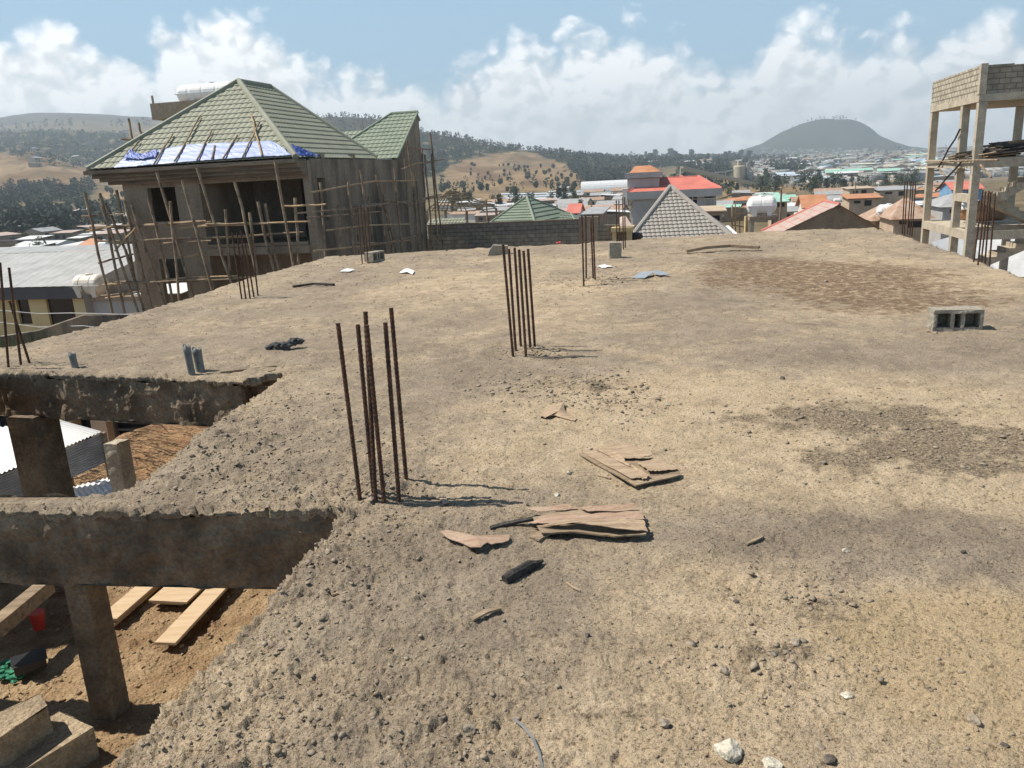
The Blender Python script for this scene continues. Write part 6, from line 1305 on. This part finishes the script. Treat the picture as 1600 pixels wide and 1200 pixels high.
# small yellow porch left of it
P = d(955, 356, 42); pch = frame('porch', 'small yellow porch with flat slab roof left of the grey tiled triangle', 'porch', P); O = tuple(P)
x1 = loc2(d(989, 355, 42), O)[0]
MB().box((0, -.1, -.22), (x1, 1.6, 0)).build('roof_slab', 'wallyellow', pch); k = MB(); k.box((.05, 0, -7), (.28, .25, -.221)); k.box((x1 - .32, 0, -7), (x1 - .05, .25, -.221)); k.build('pillar', 'wallyellow', pch); MB().box((.1, 1.2, -7), (x1 - .1, 1.5, -.222)).build('rear_wall', 'dark', pch)
MB().prism([(.4, .1, -.004), (x1, .1, -.004), (x1 * .6, 1, .5), (.3, 1.3, .4)], (0, 0, .05)).build('tin_sheet', 'roofpink', pch)
P = d(995, 369, 43); o = MB(); o.ico((0, 0, 0), .3, 2, .1, (1.1, 1, .8)); tag(o.build('black_tank', 'black', None, P), 'black rounded tank between the porch and the grey tiled roof', 'tank')
# ------------------------------------------------------------------ grey building with red roof
P = d(985, 300, 85); rb_ = frame('building', 'grey building with bright red hip roof and an orange roofed tower', 'building', P); O = tuple(P)
rf_ = lambda px, py, v=0.0: fpt(px, py, O, 'v', v)
xr = rf_(1124, 294)[0]; gz = -14
zf0 = rf_(985, 312)[2]; zf1 = rf_(985, 300)[2]
w = MB()
b1_ = rf_(1101, 304); b2_ = rf_(1119, 322); b3_ = rf_(1102, 331); b4_ = rf_(1119, 350)
wn = rf_(1075, 305); wm = rf_(1089, 318)
wallbox(w, 'v', .3, .25, .2, xr - .3, gz, zf0, [(b1_[0], b2_[0], b2_[2], b1_[2]), (b3_[0], b4_[0], b4_[2], b3_[2]), (wn[0], wm[0], wm[2], wn[2])]); w.box((.2, .56, gz), (.45, 12, zf0)); w.box((xr - .55, .56, gz), (xr - .3, 12, zf0)); w.box((.46, 2.2, gz), (xr - .56, 2.4, zf0)); w.build('wall', 'wallgrey', rb_)
k = MB(); k.box((-.35, -.2, zf0), (xr + .3, 12.5, zf1 - .01)); k.build('fascia', 'wallgrey', rb_)
k = MB(); k.box((wn[0], .45, wm[2]), (wm[0], .5, wn[2])); k.build('window', 'glass', rb_)
k = MB(); m_ = (wn[0] + wm[0]) / 2; k.box((m_ - .04, .4, wm[2]), (m_ + .04, .44, wn[2])); k.box((wn[0], .4, (wm[2] + wn[2]) / 2 - .03), (wm[0], .44, (wm[2] + wn[2]) / 2 + .03)); k.build('window_frame', 'wallwhite', rb_)
k = MB(); z0 = b2_[2]; 
for i in range(11): x = b1_[0] + (b2_[0] - b1_[0]) * i / 10; k.box((x - .03, .2, z0), (x + .03, .26, z0 + .75))
k.box((b1_[0], .19, z0 + .75), (b2_[0], .27, z0 + .83)); k.box((b1_[0], .1, z0 - .2), (b2_[0], 1.9, z0)); k.build('balcony', 'wallwhite', rb_)
k = MB(); k.box((-.1, 1.5, zf0 - 2.6), (.199, 2.4, zf0 - .4)); k.box((-.1, 3.5, zf0 - 2.6), (.199, 4.4, zf0 - .4)); k.build('side_window', 'wallwhite', rb_)
zR = rf_(1040, 278, 3)[2]; ra = loc2(d(1020, 278.5, 88), O); rbp = loc2(d(1093, 276, 88), O)
e0 = (-.3, -.15, zf1); e1 = (xr + .25, -.15, zf1); e2 = (xr + .25, 12, zf1); e3 = (-.3, 12, zf1)
zr_ = (ra[2] + rbp[2]) / 2; ra = (ra[0], 4.5, zr_); rbp = (rbp[0] - .2, 4.5, zr_)
k = MB(); k.add([e0, e1, e2, e3, ra, rbp], [(0, 1, 5, 4), (1, 2, 5), (2, 3, 4, 5), (3, 0, 4)]); ro = k.build('roof', 'roofred', rb_); k = MB(); ridgecap(k, e0, ra, .09); ridgecap(k, e1, rbp, .09); ridgecap(k, ra, rbp, .09); k.build('ridge_cap', 'roofred', ro)
k = MB()
for px in (1065, 1092):
    c = loc2(d(px, 274, 89), O); k.add([(c[0] - 1.1, c[1] - 1.3, c[2] - .62), (c[0] + 1.1, c[1] - 1.3, c[2] - .62), (c[0] + 1.1, c[1] + 1.5, c[2] - .62), (c[0] - 1.1, c[1] + 1.5, c[2] - .62), (c[0], c[1], c[2] + .05)], [(0, 1, 4), (1, 2, 4), (2, 3, 4), (3, 0, 4)])
k.build('roof_turret', 'roofred', ro)
ta = rf_(976, 280, 1.0); tb = rf_(1034, 276, 1.0)
k = MB(); k.box((ta[0] + .25, 1.3, zf0), (tb[0] - .3, 5, ta[2])); k.build('tower_wall', 'wallgrey', rb_); tf0 = rf_(976, 279, .9)[2]; tf1 = rf_(976, 271, .9)[2]
k = MB(); k.box((ta[0], .9, tf0), (tb[0], 5.3, tf1)); k.build('tower_fascia', 'wallgrey', rb_)
tp_ = rf_(992, 259.5, 2.6); tq_ = rf_(1016, 259, 2.6); q0 = rf_(983, 270.5, 1.0); q1_ = rf_(1032, 268, 1.0)
k = MB(); k.add([(q0[0], 1.0, tf1 + .01), (q1_[0], 1.0, tf1 + .01), (q1_[0], 5.2, tf1 + .01), (q0[0], 5.2, tf1 + .01), (tp_[0], 3, tp_[2]), (tq_[0], 3, tp_[2])], [(0, 1, 5, 4), (1, 2, 5), (2, 3, 4, 5), (3, 0, 4)]); k.build('tower_roof', 'rooforange', rb_)
pk = MB(); c = rf_(978, 293, .4); pk.box((c[0] - .35, .35, zf0 - .5), (c[0] + .2, 1.5, zf1 + .35)); pk.build('red_trimmed_bay', 'wallwhite', rb_)
# cream dome behind the red roof
P = d(1068, 276, 130); dm = thing('dome', 'cream dome with a dark finial behind the red roof', 'dome', (P[0], P[1], P[2] - 1.4)); k = MB(); k.ico((0, 0, 0), 1.55, 3, 0, (1, 1, .95)); k.build('dome_shell', 'roofcream', dm, smooth=True); k = MB(); k.tube([(0, 0, 1.4), (0, 0, 2.0), (0, 0, 2.2)], [.32, .36, .2], 10); k.tube([(0, 0, -12), (0, 0, 0)], 1.4, 16); k.build('finial', 'fascia', dm)
# ------------------------------------------------------------------ tank on its concrete stand
P = d(1193, 337, 55); st = frame('tank_stand', 'small concrete stand on pillars under the white tank', 'stand', P); O = tuple(P)
s0, s1 = fpt(1171, 338, O, 'v', -.6)[0], fpt(1216, 335, O, 'v', -.6)[0]
MB().box((s0, -.75, -.28), (s1, .9, 0)).build('stand_slab', 'cement', st)
for x in (s0 + .05, s1 - .3):
    for y in (-.7, .6): MB().box((x, y, -8), (x + .26, y + .26, -.281)).build('pillar', 'palecon', st)
h_tank('water_tank', 'white water tank standing on a concrete stand in the middle distance', (P[0] - .15, P[1] - .0, P[2]), 1.95, .62, RZ, 'white', 1)
# pole scaffold and rubble left of the stand
P = d(1155, 350, 58); s4 = frame('scaffolding', 'pole scaffolding beside the tank stand', 'scaffolding', P); O = tuple(P)
for a, c in (((1144, 320), (1144, 360)), ((1149, 318), (1149, 366)), ((1155, 322), (1156, 366)), ((1163, 325), (1163, 360)), ((1144, 334), (1172, 333)), ((1144, 345), (1172, 344)), ((1144, 352), (1175, 356)), ((1144, 324), (1168, 325))):
    p = loc2(d(*a, 58), O); q = loc2(d(*c, 58), O); MB().tube(wobble(p, q, .02), .045, 5).build('scaffold_pole', 'palepole', s4)
P = d(1135, 362, 52); o = MB()
o.prism([rel(d(1128, 355, 53), P), rel(d(1138, 352, 53), P), rel(d(1156, 368, 51), P), rel(d(1143, 370, 51), P)], (0, .3, -.5)); tag(o.build('tarpaulin', 'tarpwhite', None, P), 'crumpled white and pale blue sheet at the right corner of the grey tiled roof', 'tarpaulin')
mb = MB(); mb.box((0, 0, -1.6), (.35, .3, 0)); tag(mb.build('barrel_stack', 'wallyellow', None, d(1165, 338, 57)), 'yellow upright drum between the scaffolding and the tank stand', 'drum')
# ------------------------------------------------------------------ striped pink roof house with brown gable
P = d(1297, 318, 52); sh_ = frame('house', 'brown gabled house with faded pink striped sheet roof', 'house', P); O = tuple(P)
# its long roof slope faces left towards us; ridge runs away to the left rear
gF = [loc2(d(1311, 321, 48), O), loc2(d(1376, 357, 46.5), O), loc2(d(1378, 380, 46.5), O), loc2(d(1225, 385, 46.5), O), loc2(d(1228, 366, 46.8), O)]
top = gF[0]; lo1 = gF[4]; lo2 = gF[1]
vF = top[1]
top = (top[0], vF, top[2]); zl = lo1[2]; L1 = (lo1[0], vF, lo1[2]); R1 = (lo2[0], vF, lo2[2])
k = MB(); k.prism([top, R1, (R1[0], vF, -7), (L1[0], vF, -7), L1], (0, .2, 0)); k.build('gable_wall', 'cement', sh_)
bt_ = loc2(d(1296, 318, 51.5), O); bl_ = loc2(d(1186, 372, 50), O)
dv = 4.2; dl = .7
k = MB(); tileroof([(L1[0] - dl, vF - .25, L1[2] - dl * .45), (top[0], vF - .25, top[2] + .06), (top[0] - .2, vF + dv, top[2] + .06), (L1[0] - dl - .2, vF + dv, L1[2] - dl * .45)], mb=k, wave=.55, step=9, amp=.03, lip=0, res=.07)
k.add([(top[0], vF - .25, top[2] + .05), (R1[0] + .4, vF - .25, R1[2] - .2), (R1[0] + .4, vF + dv, R1[2] - .2), (top[0] - .2, vF + dv, top[2] + .05)], [(0, 1, 2, 3)]); ro = k.build('roof', 'roofpink', sh_)
k = MB(); ridgecap(k, (top[0], vF - .26, top[2] + .09), (top[0] - .2, vF + dv, top[2] + .09), .08); ridgecap(k, (top[0] - .2, vF + dv, top[2] + .08), (L1[0] - dl - .2, vF + dv, L1[2] - dl * .45 + .04), .09); 
for i in range(1, 8):
    s = i / 8; a = [(L1[0] - dl) * (1 - s) + top[0] * s, vF - .25, (L1[2] - dl * .45) * (1 - s) + (top[2] + .06) * s]; k.tube([(a[0], a[1], a[2] + .02), (a[0] - .2, vF + dv, a[2] + .02)], .022, 5)
k.build('red_trim', 'roofred', ro)
# ------------------------------------------------------------------ near houses further right, each measured
def near_house(px, py, Y, wpx, hpx, kind, roofm, wallm, label, dp=5.0, pitch=.35, rz=0.0):
    P = d(px, py, Y); w = wpx / F * Y; h = hpx / F * Y; t = thing('house', label, 'house', P, RZ + rz)
    for nm, mb, mt in housemesh(kind, roofm, wallm, w, dp, h, pitch): mb.v = [(v[0], v[1], v[2] if v[2] > -2 else -9.0) for v in mb.v]; mb.build(nm, mt, t)
    return t
near_house(1378, 350, 72, 42, 9, 'hip', 'roofrust', 'walltan', 'brown hip roofed house left of the far right corner rebars', 6, .4)
near_house(1412, 352, 66, 50, 13, 'hip', 'roofrust', 'walltan', 'brown roofed house with shaded porch beside the frame tower', 5, .6)
near_house(1490, 335, 88, 62, 15, 'hip', 'rooftin', 'wallgrey', 'blue grey walled house with grey roof seen through the frame tower', 8, .3)
near_house(1345, 320, 120, 44, 10, 'shed', 'rooforange', 'walltan', 'flat orange roofed house above the brown gable', 6, .06)
near_house(1268, 330, 95, 30, 8, 'gable', 'rooforange', 'wallwhite', 'orange roofed house behind the striped pink roof', 6, .4)
near_house(1215, 322, 110, 22, 8, 'hip', 'roofmint', 'walltan', 'mint green roofed hut right of the white tank', 5, .4)
near_house(1110, 342, 60, 30, 12, 'shed', 'walltan', 'walltan', 'flat tan house left of the tank stand', 5, .02)
near_house(932, 349, 75, 22, 15, 'shed', 'rooftin', 'wallmud', 'unpainted two storey house left of the grey building', 6, .05)
near_house(900, 334, 130, 15, 3, 'gable', 'roofred', 'wallwhite', 'red roofed house right of the green tile wing', 6, .4)
near_house(1395, 305, 170, 50, 8, 'shed', 'rooftin', 'walltan', 'long pale house in front of the tree belt on the right', 8, .06)
near_house(1340, 305, 170, 34, 10, 'shed', 'walltan', 'walltan', 'unpainted tan house in front of the tree belt', 8, .02)
near_house(1500, 305, 150, 40, 10, 'gable', 'roofred', 'roofblue', 'blue walled house with red roof seen through the frame tower', 8, .3)
near_house(150, 402, 140, 60, 7, 'hip', 'rooforange', 'walltan', 'orange hip roofed house behind the scaffolding at left', 9, .55)
near_house(128, 386, 230, 34, 4, 'shed', 'roofwhite', 'wallgrey', 'white flat roofed shed in the valley left of the scaffolding', 9, .05)
near_house(145, 398, 200, 20, 4, 'shed', 'roofwhite', 'walltan', 'small white roofed shed left of the orange hip roof', 7, .05)
P = d(166, 392, 120); h_tank('water_tank', 'white round tank in front of the orange hip roof at left', (P[0], P[1], P[2]), 1.9, .75, RZ, 'white', 0, False)
for px, py, Y, w, lab in ((1388, 334, 68, 34, 'long white tank above the brown hip roofs on the right'), (1448, 330, 75, 10, 'small white tank beside the left column of the frame tower'), (1308, 315, 90, 11, 'small white tank just above the brown gable'), (1245, 336, 70, 9, 'tiny white tank on the orange roof behind the striped pink roof'), (1128, 338, 62, 7, 'tiny white tank left of the pole scaffolding'), (796, 322, 120, 9, 'small white round tank left of the green pyramid roof peak')):
    P = d(px, py, Y); L0 = w / F * Y; h_tank('water_tank', lab, (P[0], P[1], P[2] - .2 * L0), L0, min(L0 * .3, .55), RZ, 'white', 2 if w > 20 else 0, False)
    k = thing
for px, py, Y, h, lab in ((1219, 345, 62, 62, 'thin wooden utility pole right of the white tank'), (925, 350, 90, 38, 'utility pole left of the orange roofed tower'), (1335, 318, 130, 40, 'utility pole above the brown gable'), (762, 352, 75, 46, 'utility pole left of the green pyramid roof')):
    P = d(px, py + 8, Y); k = MB(); hh = h / F * Y; k.tube([(0, 0, -3), (.03, 0, hh)], [.1, .07], 6); k.bar((-.6, 0, hh * .93), (.6, 0, hh * .93), .08, .08); tag(k.build('utility_pole', 'pole', None, P, R.uniform(0, 3)), lab, 'utility pole', 'utility poles in the town')
# ------------------------------------------------------------------ cement works and long blue roofed sheds
P = hit(1155, 291); s = P[1] / F; cw_ = thing('cement_silo', 'tall round concrete silo with plant buildings and conveyor', 'silo', P)
k = MB(); n = 24
k.tube([(0, 0, -10), (0, 0, 29 * s), (0, 0, 30.5 * s)], [9 * s, 9 * s, 7.5 * s], n); k.build('silo_body', 'palecon', cw_, smooth=False)
k = MB(); k.box((-3 * s, -4 * s, 30.5 * s), (2 * s, 3 * s, 37 * s)); k.box((3 * s, -2 * s, 30.5 * s), (8 * s, 4 * s, 35 * s)); k.build('head_house', 'palecon', cw_)
k = MB(); k.box((9.5 * s, -6 * s, -10), (14 * s, 4 * s, 33 * s)); k.box((14 * s, -2 * s, -10), (21 * s, 6 * s, 20 * s)); k.build('elevator_tower', 'wallgrey', cw_)
k = MB(); k.box((21 * s, -6 * s, -10), (38 * s, 6 * s, 14 * s)); k.box((38 * s, -8 * s, -10), (66 * s, 8 * s, 10 * s)); k.build('plant_hall', 'palecon', cw_)
k = MB()
for i in range(8): x = -46 * s + i * 5 * s; k.bar((x, 0, -10), (x, 0, (16 + (i % 3) * 4) * s), 1.0 * s, 1.0 * s); k.bar((x, 0, (4 + i) * s), (x + 5 * s, 0, (10 + i) * s), .8 * s, .8 * s)
k.bar((-46 * s, 0, 20 * s), (-9 * s, 0, 24 * s), 1.6 * s, 2.2 * s); k.bar((-46 * s, 0, 10 * s), (-9 * s, 0, 11 * s), 1.2 * s, 1.6 * s); k.box((-50 * s, -2 * s, -10), (-46 * s, 2 * s, 22 * s)); k.build('conveyor_gantry', 'wallgrey', cw_)
a = d(1065, 263, P[1] * .55); c = d(1188, 289, P[1] * .78); k = MB().bar((0, 0, 0), rel(c, a), 1.5, 2.0); k.bar((0, 0, 0), (0, 0, -60), 1.2, 1.2); k.bar(rel(c, a), rel((c[0], c[1], c[2] - 25), a), 1.2, 1.2); tag(k.build('conveyor_belt', 'palecon', None, a), 'long sloping grey conveyor crossing in front of the silo', 'conveyor')
def warehouse(px, py, wpx, hpx, roofm, lab, rise=.18):
    P = hit(px, py); s = P[1] / F; t = thing('warehouse', lab, 'warehouse', P, RZ * .5); w = wpx * s; h = hpx * s * .5
    for nm, mb, mt in housemesh('gable', roofm, 'wallwhite', w, w * .35, h, rise, False): mb.build(nm, mt, t)
warehouse(1292, 284, 56, 12, 'rooflightblue', 'long pale blue roofed warehouse nearest the tree belt'); warehouse(1296, 275, 44, 10, 'roofblue', 'blue roofed warehouse behind the pale blue one'); warehouse(1290, 270, 38, 8, 'roofcream', 'cream roofed warehouse behind the blue one'); warehouse(1345, 268, 32, 7, 'rooflightblue', 'pale warehouse right of the blue sheds'); warehouse(1378, 273, 46, 8, 'roofmint', 'mint roofed long shed in the far right town'); warehouse(1435, 246, 42, 8, 'roofcream', 'cream roofed hall beside the left column of the frame tower'); warehouse(1440, 252, 40, 7, 'roofwhite', 'white roofed hall under the cream roofed one'); warehouse(1320, 251, 30, 6, 'roofcream', 'cream roofed shed at the top of the far right town')

# ------------------------------------------------------------------ air, light, sky, camera
hz = MB().box((-5200, -90, -140), (5200, 7150, 505)); ho = hz.build('haze', 'dark'); tag(ho, None, None, None, 'stuff')
vm = bpy.data.materials.new('valley_haze'); vm.use_nodes = True; nt = vm.node_tree; nt.nodes.clear(); out = nt.nodes.new('ShaderNodeOutputMaterial'); pv = nt.nodes.new('ShaderNodeVolumePrincipled')
pv.inputs['Color'].default_value = (.76, .89, 1.0, 1); pv.inputs['Density'].default_value = 2.05e-4; pv.inputs['Anisotropy'].default_value = .1; nt.links.new(pv.outputs[0], out.inputs['Volume']); ho.data.materials.clear(); ho.data.materials.append(vm)
SUN_EL = math.radians(56); SUN_AZ = math.atan2(-.975, .18)          # from +Y towards +X
sd_ = Vector((math.sin(SUN_AZ) * math.cos(SUN_EL), math.cos(SUN_AZ) * math.cos(SUN_EL), math.sin(SUN_EL)))
sl_ = bpy.data.lights.new('sun', 'SUN'); sl_.energy = 4.9; sl_.angle = math.radians(.5); sl_.color = (1.0, .93, .82); so = bpy.data.objects.new('sun', sl_); COL.objects.link(so); so.rotation_euler = sd_.to_track_quat('Z', 'Y').to_euler(); so.location = (0, 0, 60)
def sky():
    w = bpy.data.worlds.new('World'); scene.world = w; w.use_nodes = True; nt = w.node_tree; L = nt.links.new; bg = nt.nodes['Background']
    sk = _n(nt, 'ShaderNodeTexSky', sky_type='NISHITA'); sk.sun_disc = False; sk.sun_elevation = SUN_EL; sk.sun_rotation = SUN_AZ % (2 * math.pi); sk.altitude = 2500; sk.air_density = 1.0; sk.dust_density = 1.2; sk.ozone_density = 1.2
    tc = _n(nt, 'ShaderNodeTexCoord'); sp = _n(nt, 'ShaderNodeSeparateXYZ'); L(tc.outputs['Generated'], sp.inputs[0])
    def mth(op, *a, clamp=False):
        n = _n(nt, 'ShaderNodeMath', operation=op, use_clamp=clamp)
        for i, v in enumerate(a):
            if hasattr(v, 'is_output'): L(v, n.inputs[i])
            else: n.inputs[i].default_value = v
        return n.outputs[0]
    az = mth('ARCTAN2', sp.outputs[0], sp.outputs[1]); el = mth('ARCSINE', sp.outputs[2])
    def noise(scale, detail, rough, off=(0, 0, 0), stretch=(1, 1, 1.35), dist=0.0):
        mp = _n(nt, 'ShaderNodeMapping'); mp.inputs['Location'].default_value = off; mp.inputs['Scale'].default_value = stretch; L(tc.outputs['Generated'], mp.inputs['Vector'])
        n = _n(nt, 'ShaderNodeTexNoise'); n.inputs['Scale'].default_value = scale; n.inputs['Detail'].default_value = detail; n.inputs['Roughness'].default_value = rough; n.inputs['Distortion'].default_value = dist; L(mp.outputs[0], n.inputs['Vector']); return n.outputs['Fac']
    def puff(scale, off=(0, 0, 0)):
        mp = _n(nt, 'ShaderNodeMapping'); mp.inputs['Location'].default_value = off; mp.inputs['Scale'].default_value = (1, 1, 1.2); L(tc.outputs['Generated'], mp.inputs['Vector'])
        v = _n(nt, 'ShaderNodeTexVoronoi', feature='SMOOTH_F1'); v.inputs['Scale'].default_value = scale; v.inputs['Smoothness'].default_value = .35; v.inputs['Detail'].default_value = 2.0; v.inputs['Roughness'].default_value = .55
        wn = _n(nt, 'ShaderNodeTexNoise'); wn.inputs['Scale'].default_value = scale * 1.4; wn.inputs['Detail'].default_value = 4; L(mp.outputs[0], wn.inputs['Vector'])
        mx = _n(nt, 'ShaderNodeMixRGB', blend_type='LINEAR_LIGHT'); mx.inputs[0].default_value = .03; L(mp.outputs[0], mx.inputs[1]); L(wn.outputs['Color'], mx.inputs[2]); L(mx.outputs[0], v.inputs['Vector']); return v.outputs['Distance']
    # height of the cloud tops along the horizon
    TOP = [(-60, 30), (0, 44), (20, 30), (60, 22), (110, 42), (180, 52), (228, 66), (240, 42), (270, 22), (320, 14), (370, 6), (410, 20), (440, 45), (470, 75), (490, 98), (530, 95), (575, 108), (630, 108), (660, 120), (700, 125), (715, 95), (760, 80), (790, 62), (840, 62), (865, 48), (910, 46), (960, 36), (1000, 32), (1015, 48), (1050, 52), (1075, 80), (1110, 90), (1180, 85), (1200, 50), (1225, 20), (1250, 4), (1270, 22), (1290, 18), (1330, 48), (1370, 40), (1400, 25), (1450, 35), (1520, 22), (1600, 18), (1660, 30)]
    fc = _n(nt, 'ShaderNodeFloatCurve'); cv = fc.mapping.curves[0]; pts = []
    for px, py in TOP:
        a = ray(px, py); A = math.atan2(a[0], a[1]); E = math.atan2(a[2], math.hypot(a[0], a[1])); pts.append((A / 1.6 + .5, E / .4))
    pts = [(0, .2), (.07, .25)] + pts + [(.93, .25), (1, .2)]
    cv.points[0].location = pts[0]; cv.points[1].location = pts[-1]
    for p in pts[1:-1]: cv.points.new(*p)
    fc.mapping.update()
    # billows push the outline about
    wob = mth('MULTIPLY_ADD', noise(16, 5, .55), .05, -.025)
    L(mth('MULTIPLY_ADD', mth('ADD', az, wob), 1 / 1.6, .5), fc.inputs['Value']); top = mth('MULTIPLY', fc.outputs[0], .4)
    pf = puff(17); bil = mth('SUBTRACT', .5, pf); b2 = noise(42, 6, .6)
    edge = mth('ADD', mth('MULTIPLY', bil, .055), mth('MULTIPLY_ADD', b2, .020, -.010))
    dlt = mth('ADD', mth('SUBTRACT', top, el), edge)                       # >0 inside the cloud
    mr = _n(nt, 'ShaderNodeMapRange', interpolation_type='SMOOTHSTEP'); mr.inputs[1].default_value = -.022; mr.inputs[2].default_value = .014; L(dlt, mr.inputs[0]); mask = mr.outputs[0]
    # light on the billows: compare each point with one slightly nearer the sun
    o = (-.010, .004, .012)
    sh = mth('SUBTRACT', puff(17, o), pf); sh2 = mth('SUBTRACT', noise(30, 5, .6, o), noise(30, 5, .6))
    lit = mth('ADD', mth('MULTIPLY', sh, 2.4), mth('MULTIPLY', sh2, -1.0))
    dep = _n(nt, 'ShaderNodeMapRange', interpolation_type='SMOOTHSTEP'); dep.inputs[1].default_value = .0; dep.inputs[2].default_value = .15; L(dlt, dep.inputs[0])
    patch = noise(7, 5, .6, (3, 1, 0))
    tone = mth('ADD', mth('SUBTRACT', 1.0, mth('MULTIPLY', dep.outputs[0], .52)), mth('ADD', mth('MULTIPLY', lit, mth('SUBTRACT', 1.05, dep.outputs[0])), mth('MULTIPLY_ADD', patch, .5, -.27)), clamp=True)
    cr = ramp(nt, [(0.0, (11.2, 11.8, 12.1)), (.4, (12.4, 12.8, 13.0)), (.7, (14.2, 14.4, 14.5)), (1.0, (16.5, 16.6, 16.6))]); L(tone, cr.inputs[0])
    mx = _n(nt, 'ShaderNodeMixRGB'); L(mask, mx.inputs[0])
    hs = _n(nt, 'ShaderNodeMixRGB', blend_type='MIX'); hf = _n(nt, 'ShaderNodeMapRange', interpolation_type='SMOOTHSTEP'); hf.inputs[1].default_value = .75; hf.inputs[2].default_value = .25; hf.inputs[3].default_value = 0; hf.inputs[4].default_value = .72; L(el, hf.inputs[0]); L(hf.outputs[0], hs.inputs[0]); L(sk.outputs[0], hs.inputs[1]); hs.inputs[2].default_value = (5.0, 8.4, 11.2, 1)
    L(hs.outputs[0], mx.inputs[1]); L(cr.outputs[0], mx.inputs[2]); L(mx.outputs[0], bg.inputs['Color']); bg.inputs['Strength'].default_value = .062; w.cycles.sampling_method = 'MANUAL'; w.cycles.sample_map_resolution = 256
sky()
cd = bpy.data.cameras.new('camera'); cam = bpy.data.objects.new('camera', cd); COL.objects.link(cam); cd.sensor_width = 36; cd.lens = 36 * F / 1600; cd.clip_start = .05; cd.clip_end = 20000
fw_ = Vector(ray(800, 600)); rt_ = Vector(ray(801, 600)) - fw_; rt_.normalize(); fw_.normalize(); up_ = rt_.cross(fw_)
cam.matrix_world = Matrix(((rt_.x, up_.x, -fw_.x, 0), (rt_.y, up_.y, -fw_.y, 0), (rt_.z, up_.z, -fw_.z, EYE), (0, 0, 0, 1)))
scene.camera = cam
scene.render.engine = 'CYCLES'; scene.cycles.use_denoising = True; scene.cycles.volume_bounces = 0; scene.cycles.max_bounces = 4
vs_ = scene.view_settings; vs_.view_transform = 'Standard'; vs_.look = 'None'; vs_.gamma = 1; vs_.exposure = 0.45; vs_.use_curve_mapping = False
for k_, t_ in list(HP.items()):
    if t_['used'] == 0:
        for c_ in list(t_.children): bpy.data.objects.remove(c_)
        bpy.data.objects.remove(t_)
for t_ in PROTO:
    if t_['used'] == 0:
        for c_ in list(t_.children): bpy.data.objects.remove(c_)
        bpy.data.objects.remove(t_)
for o_ in bpy.data.objects:
    if 'used' in o_: del o_['used']
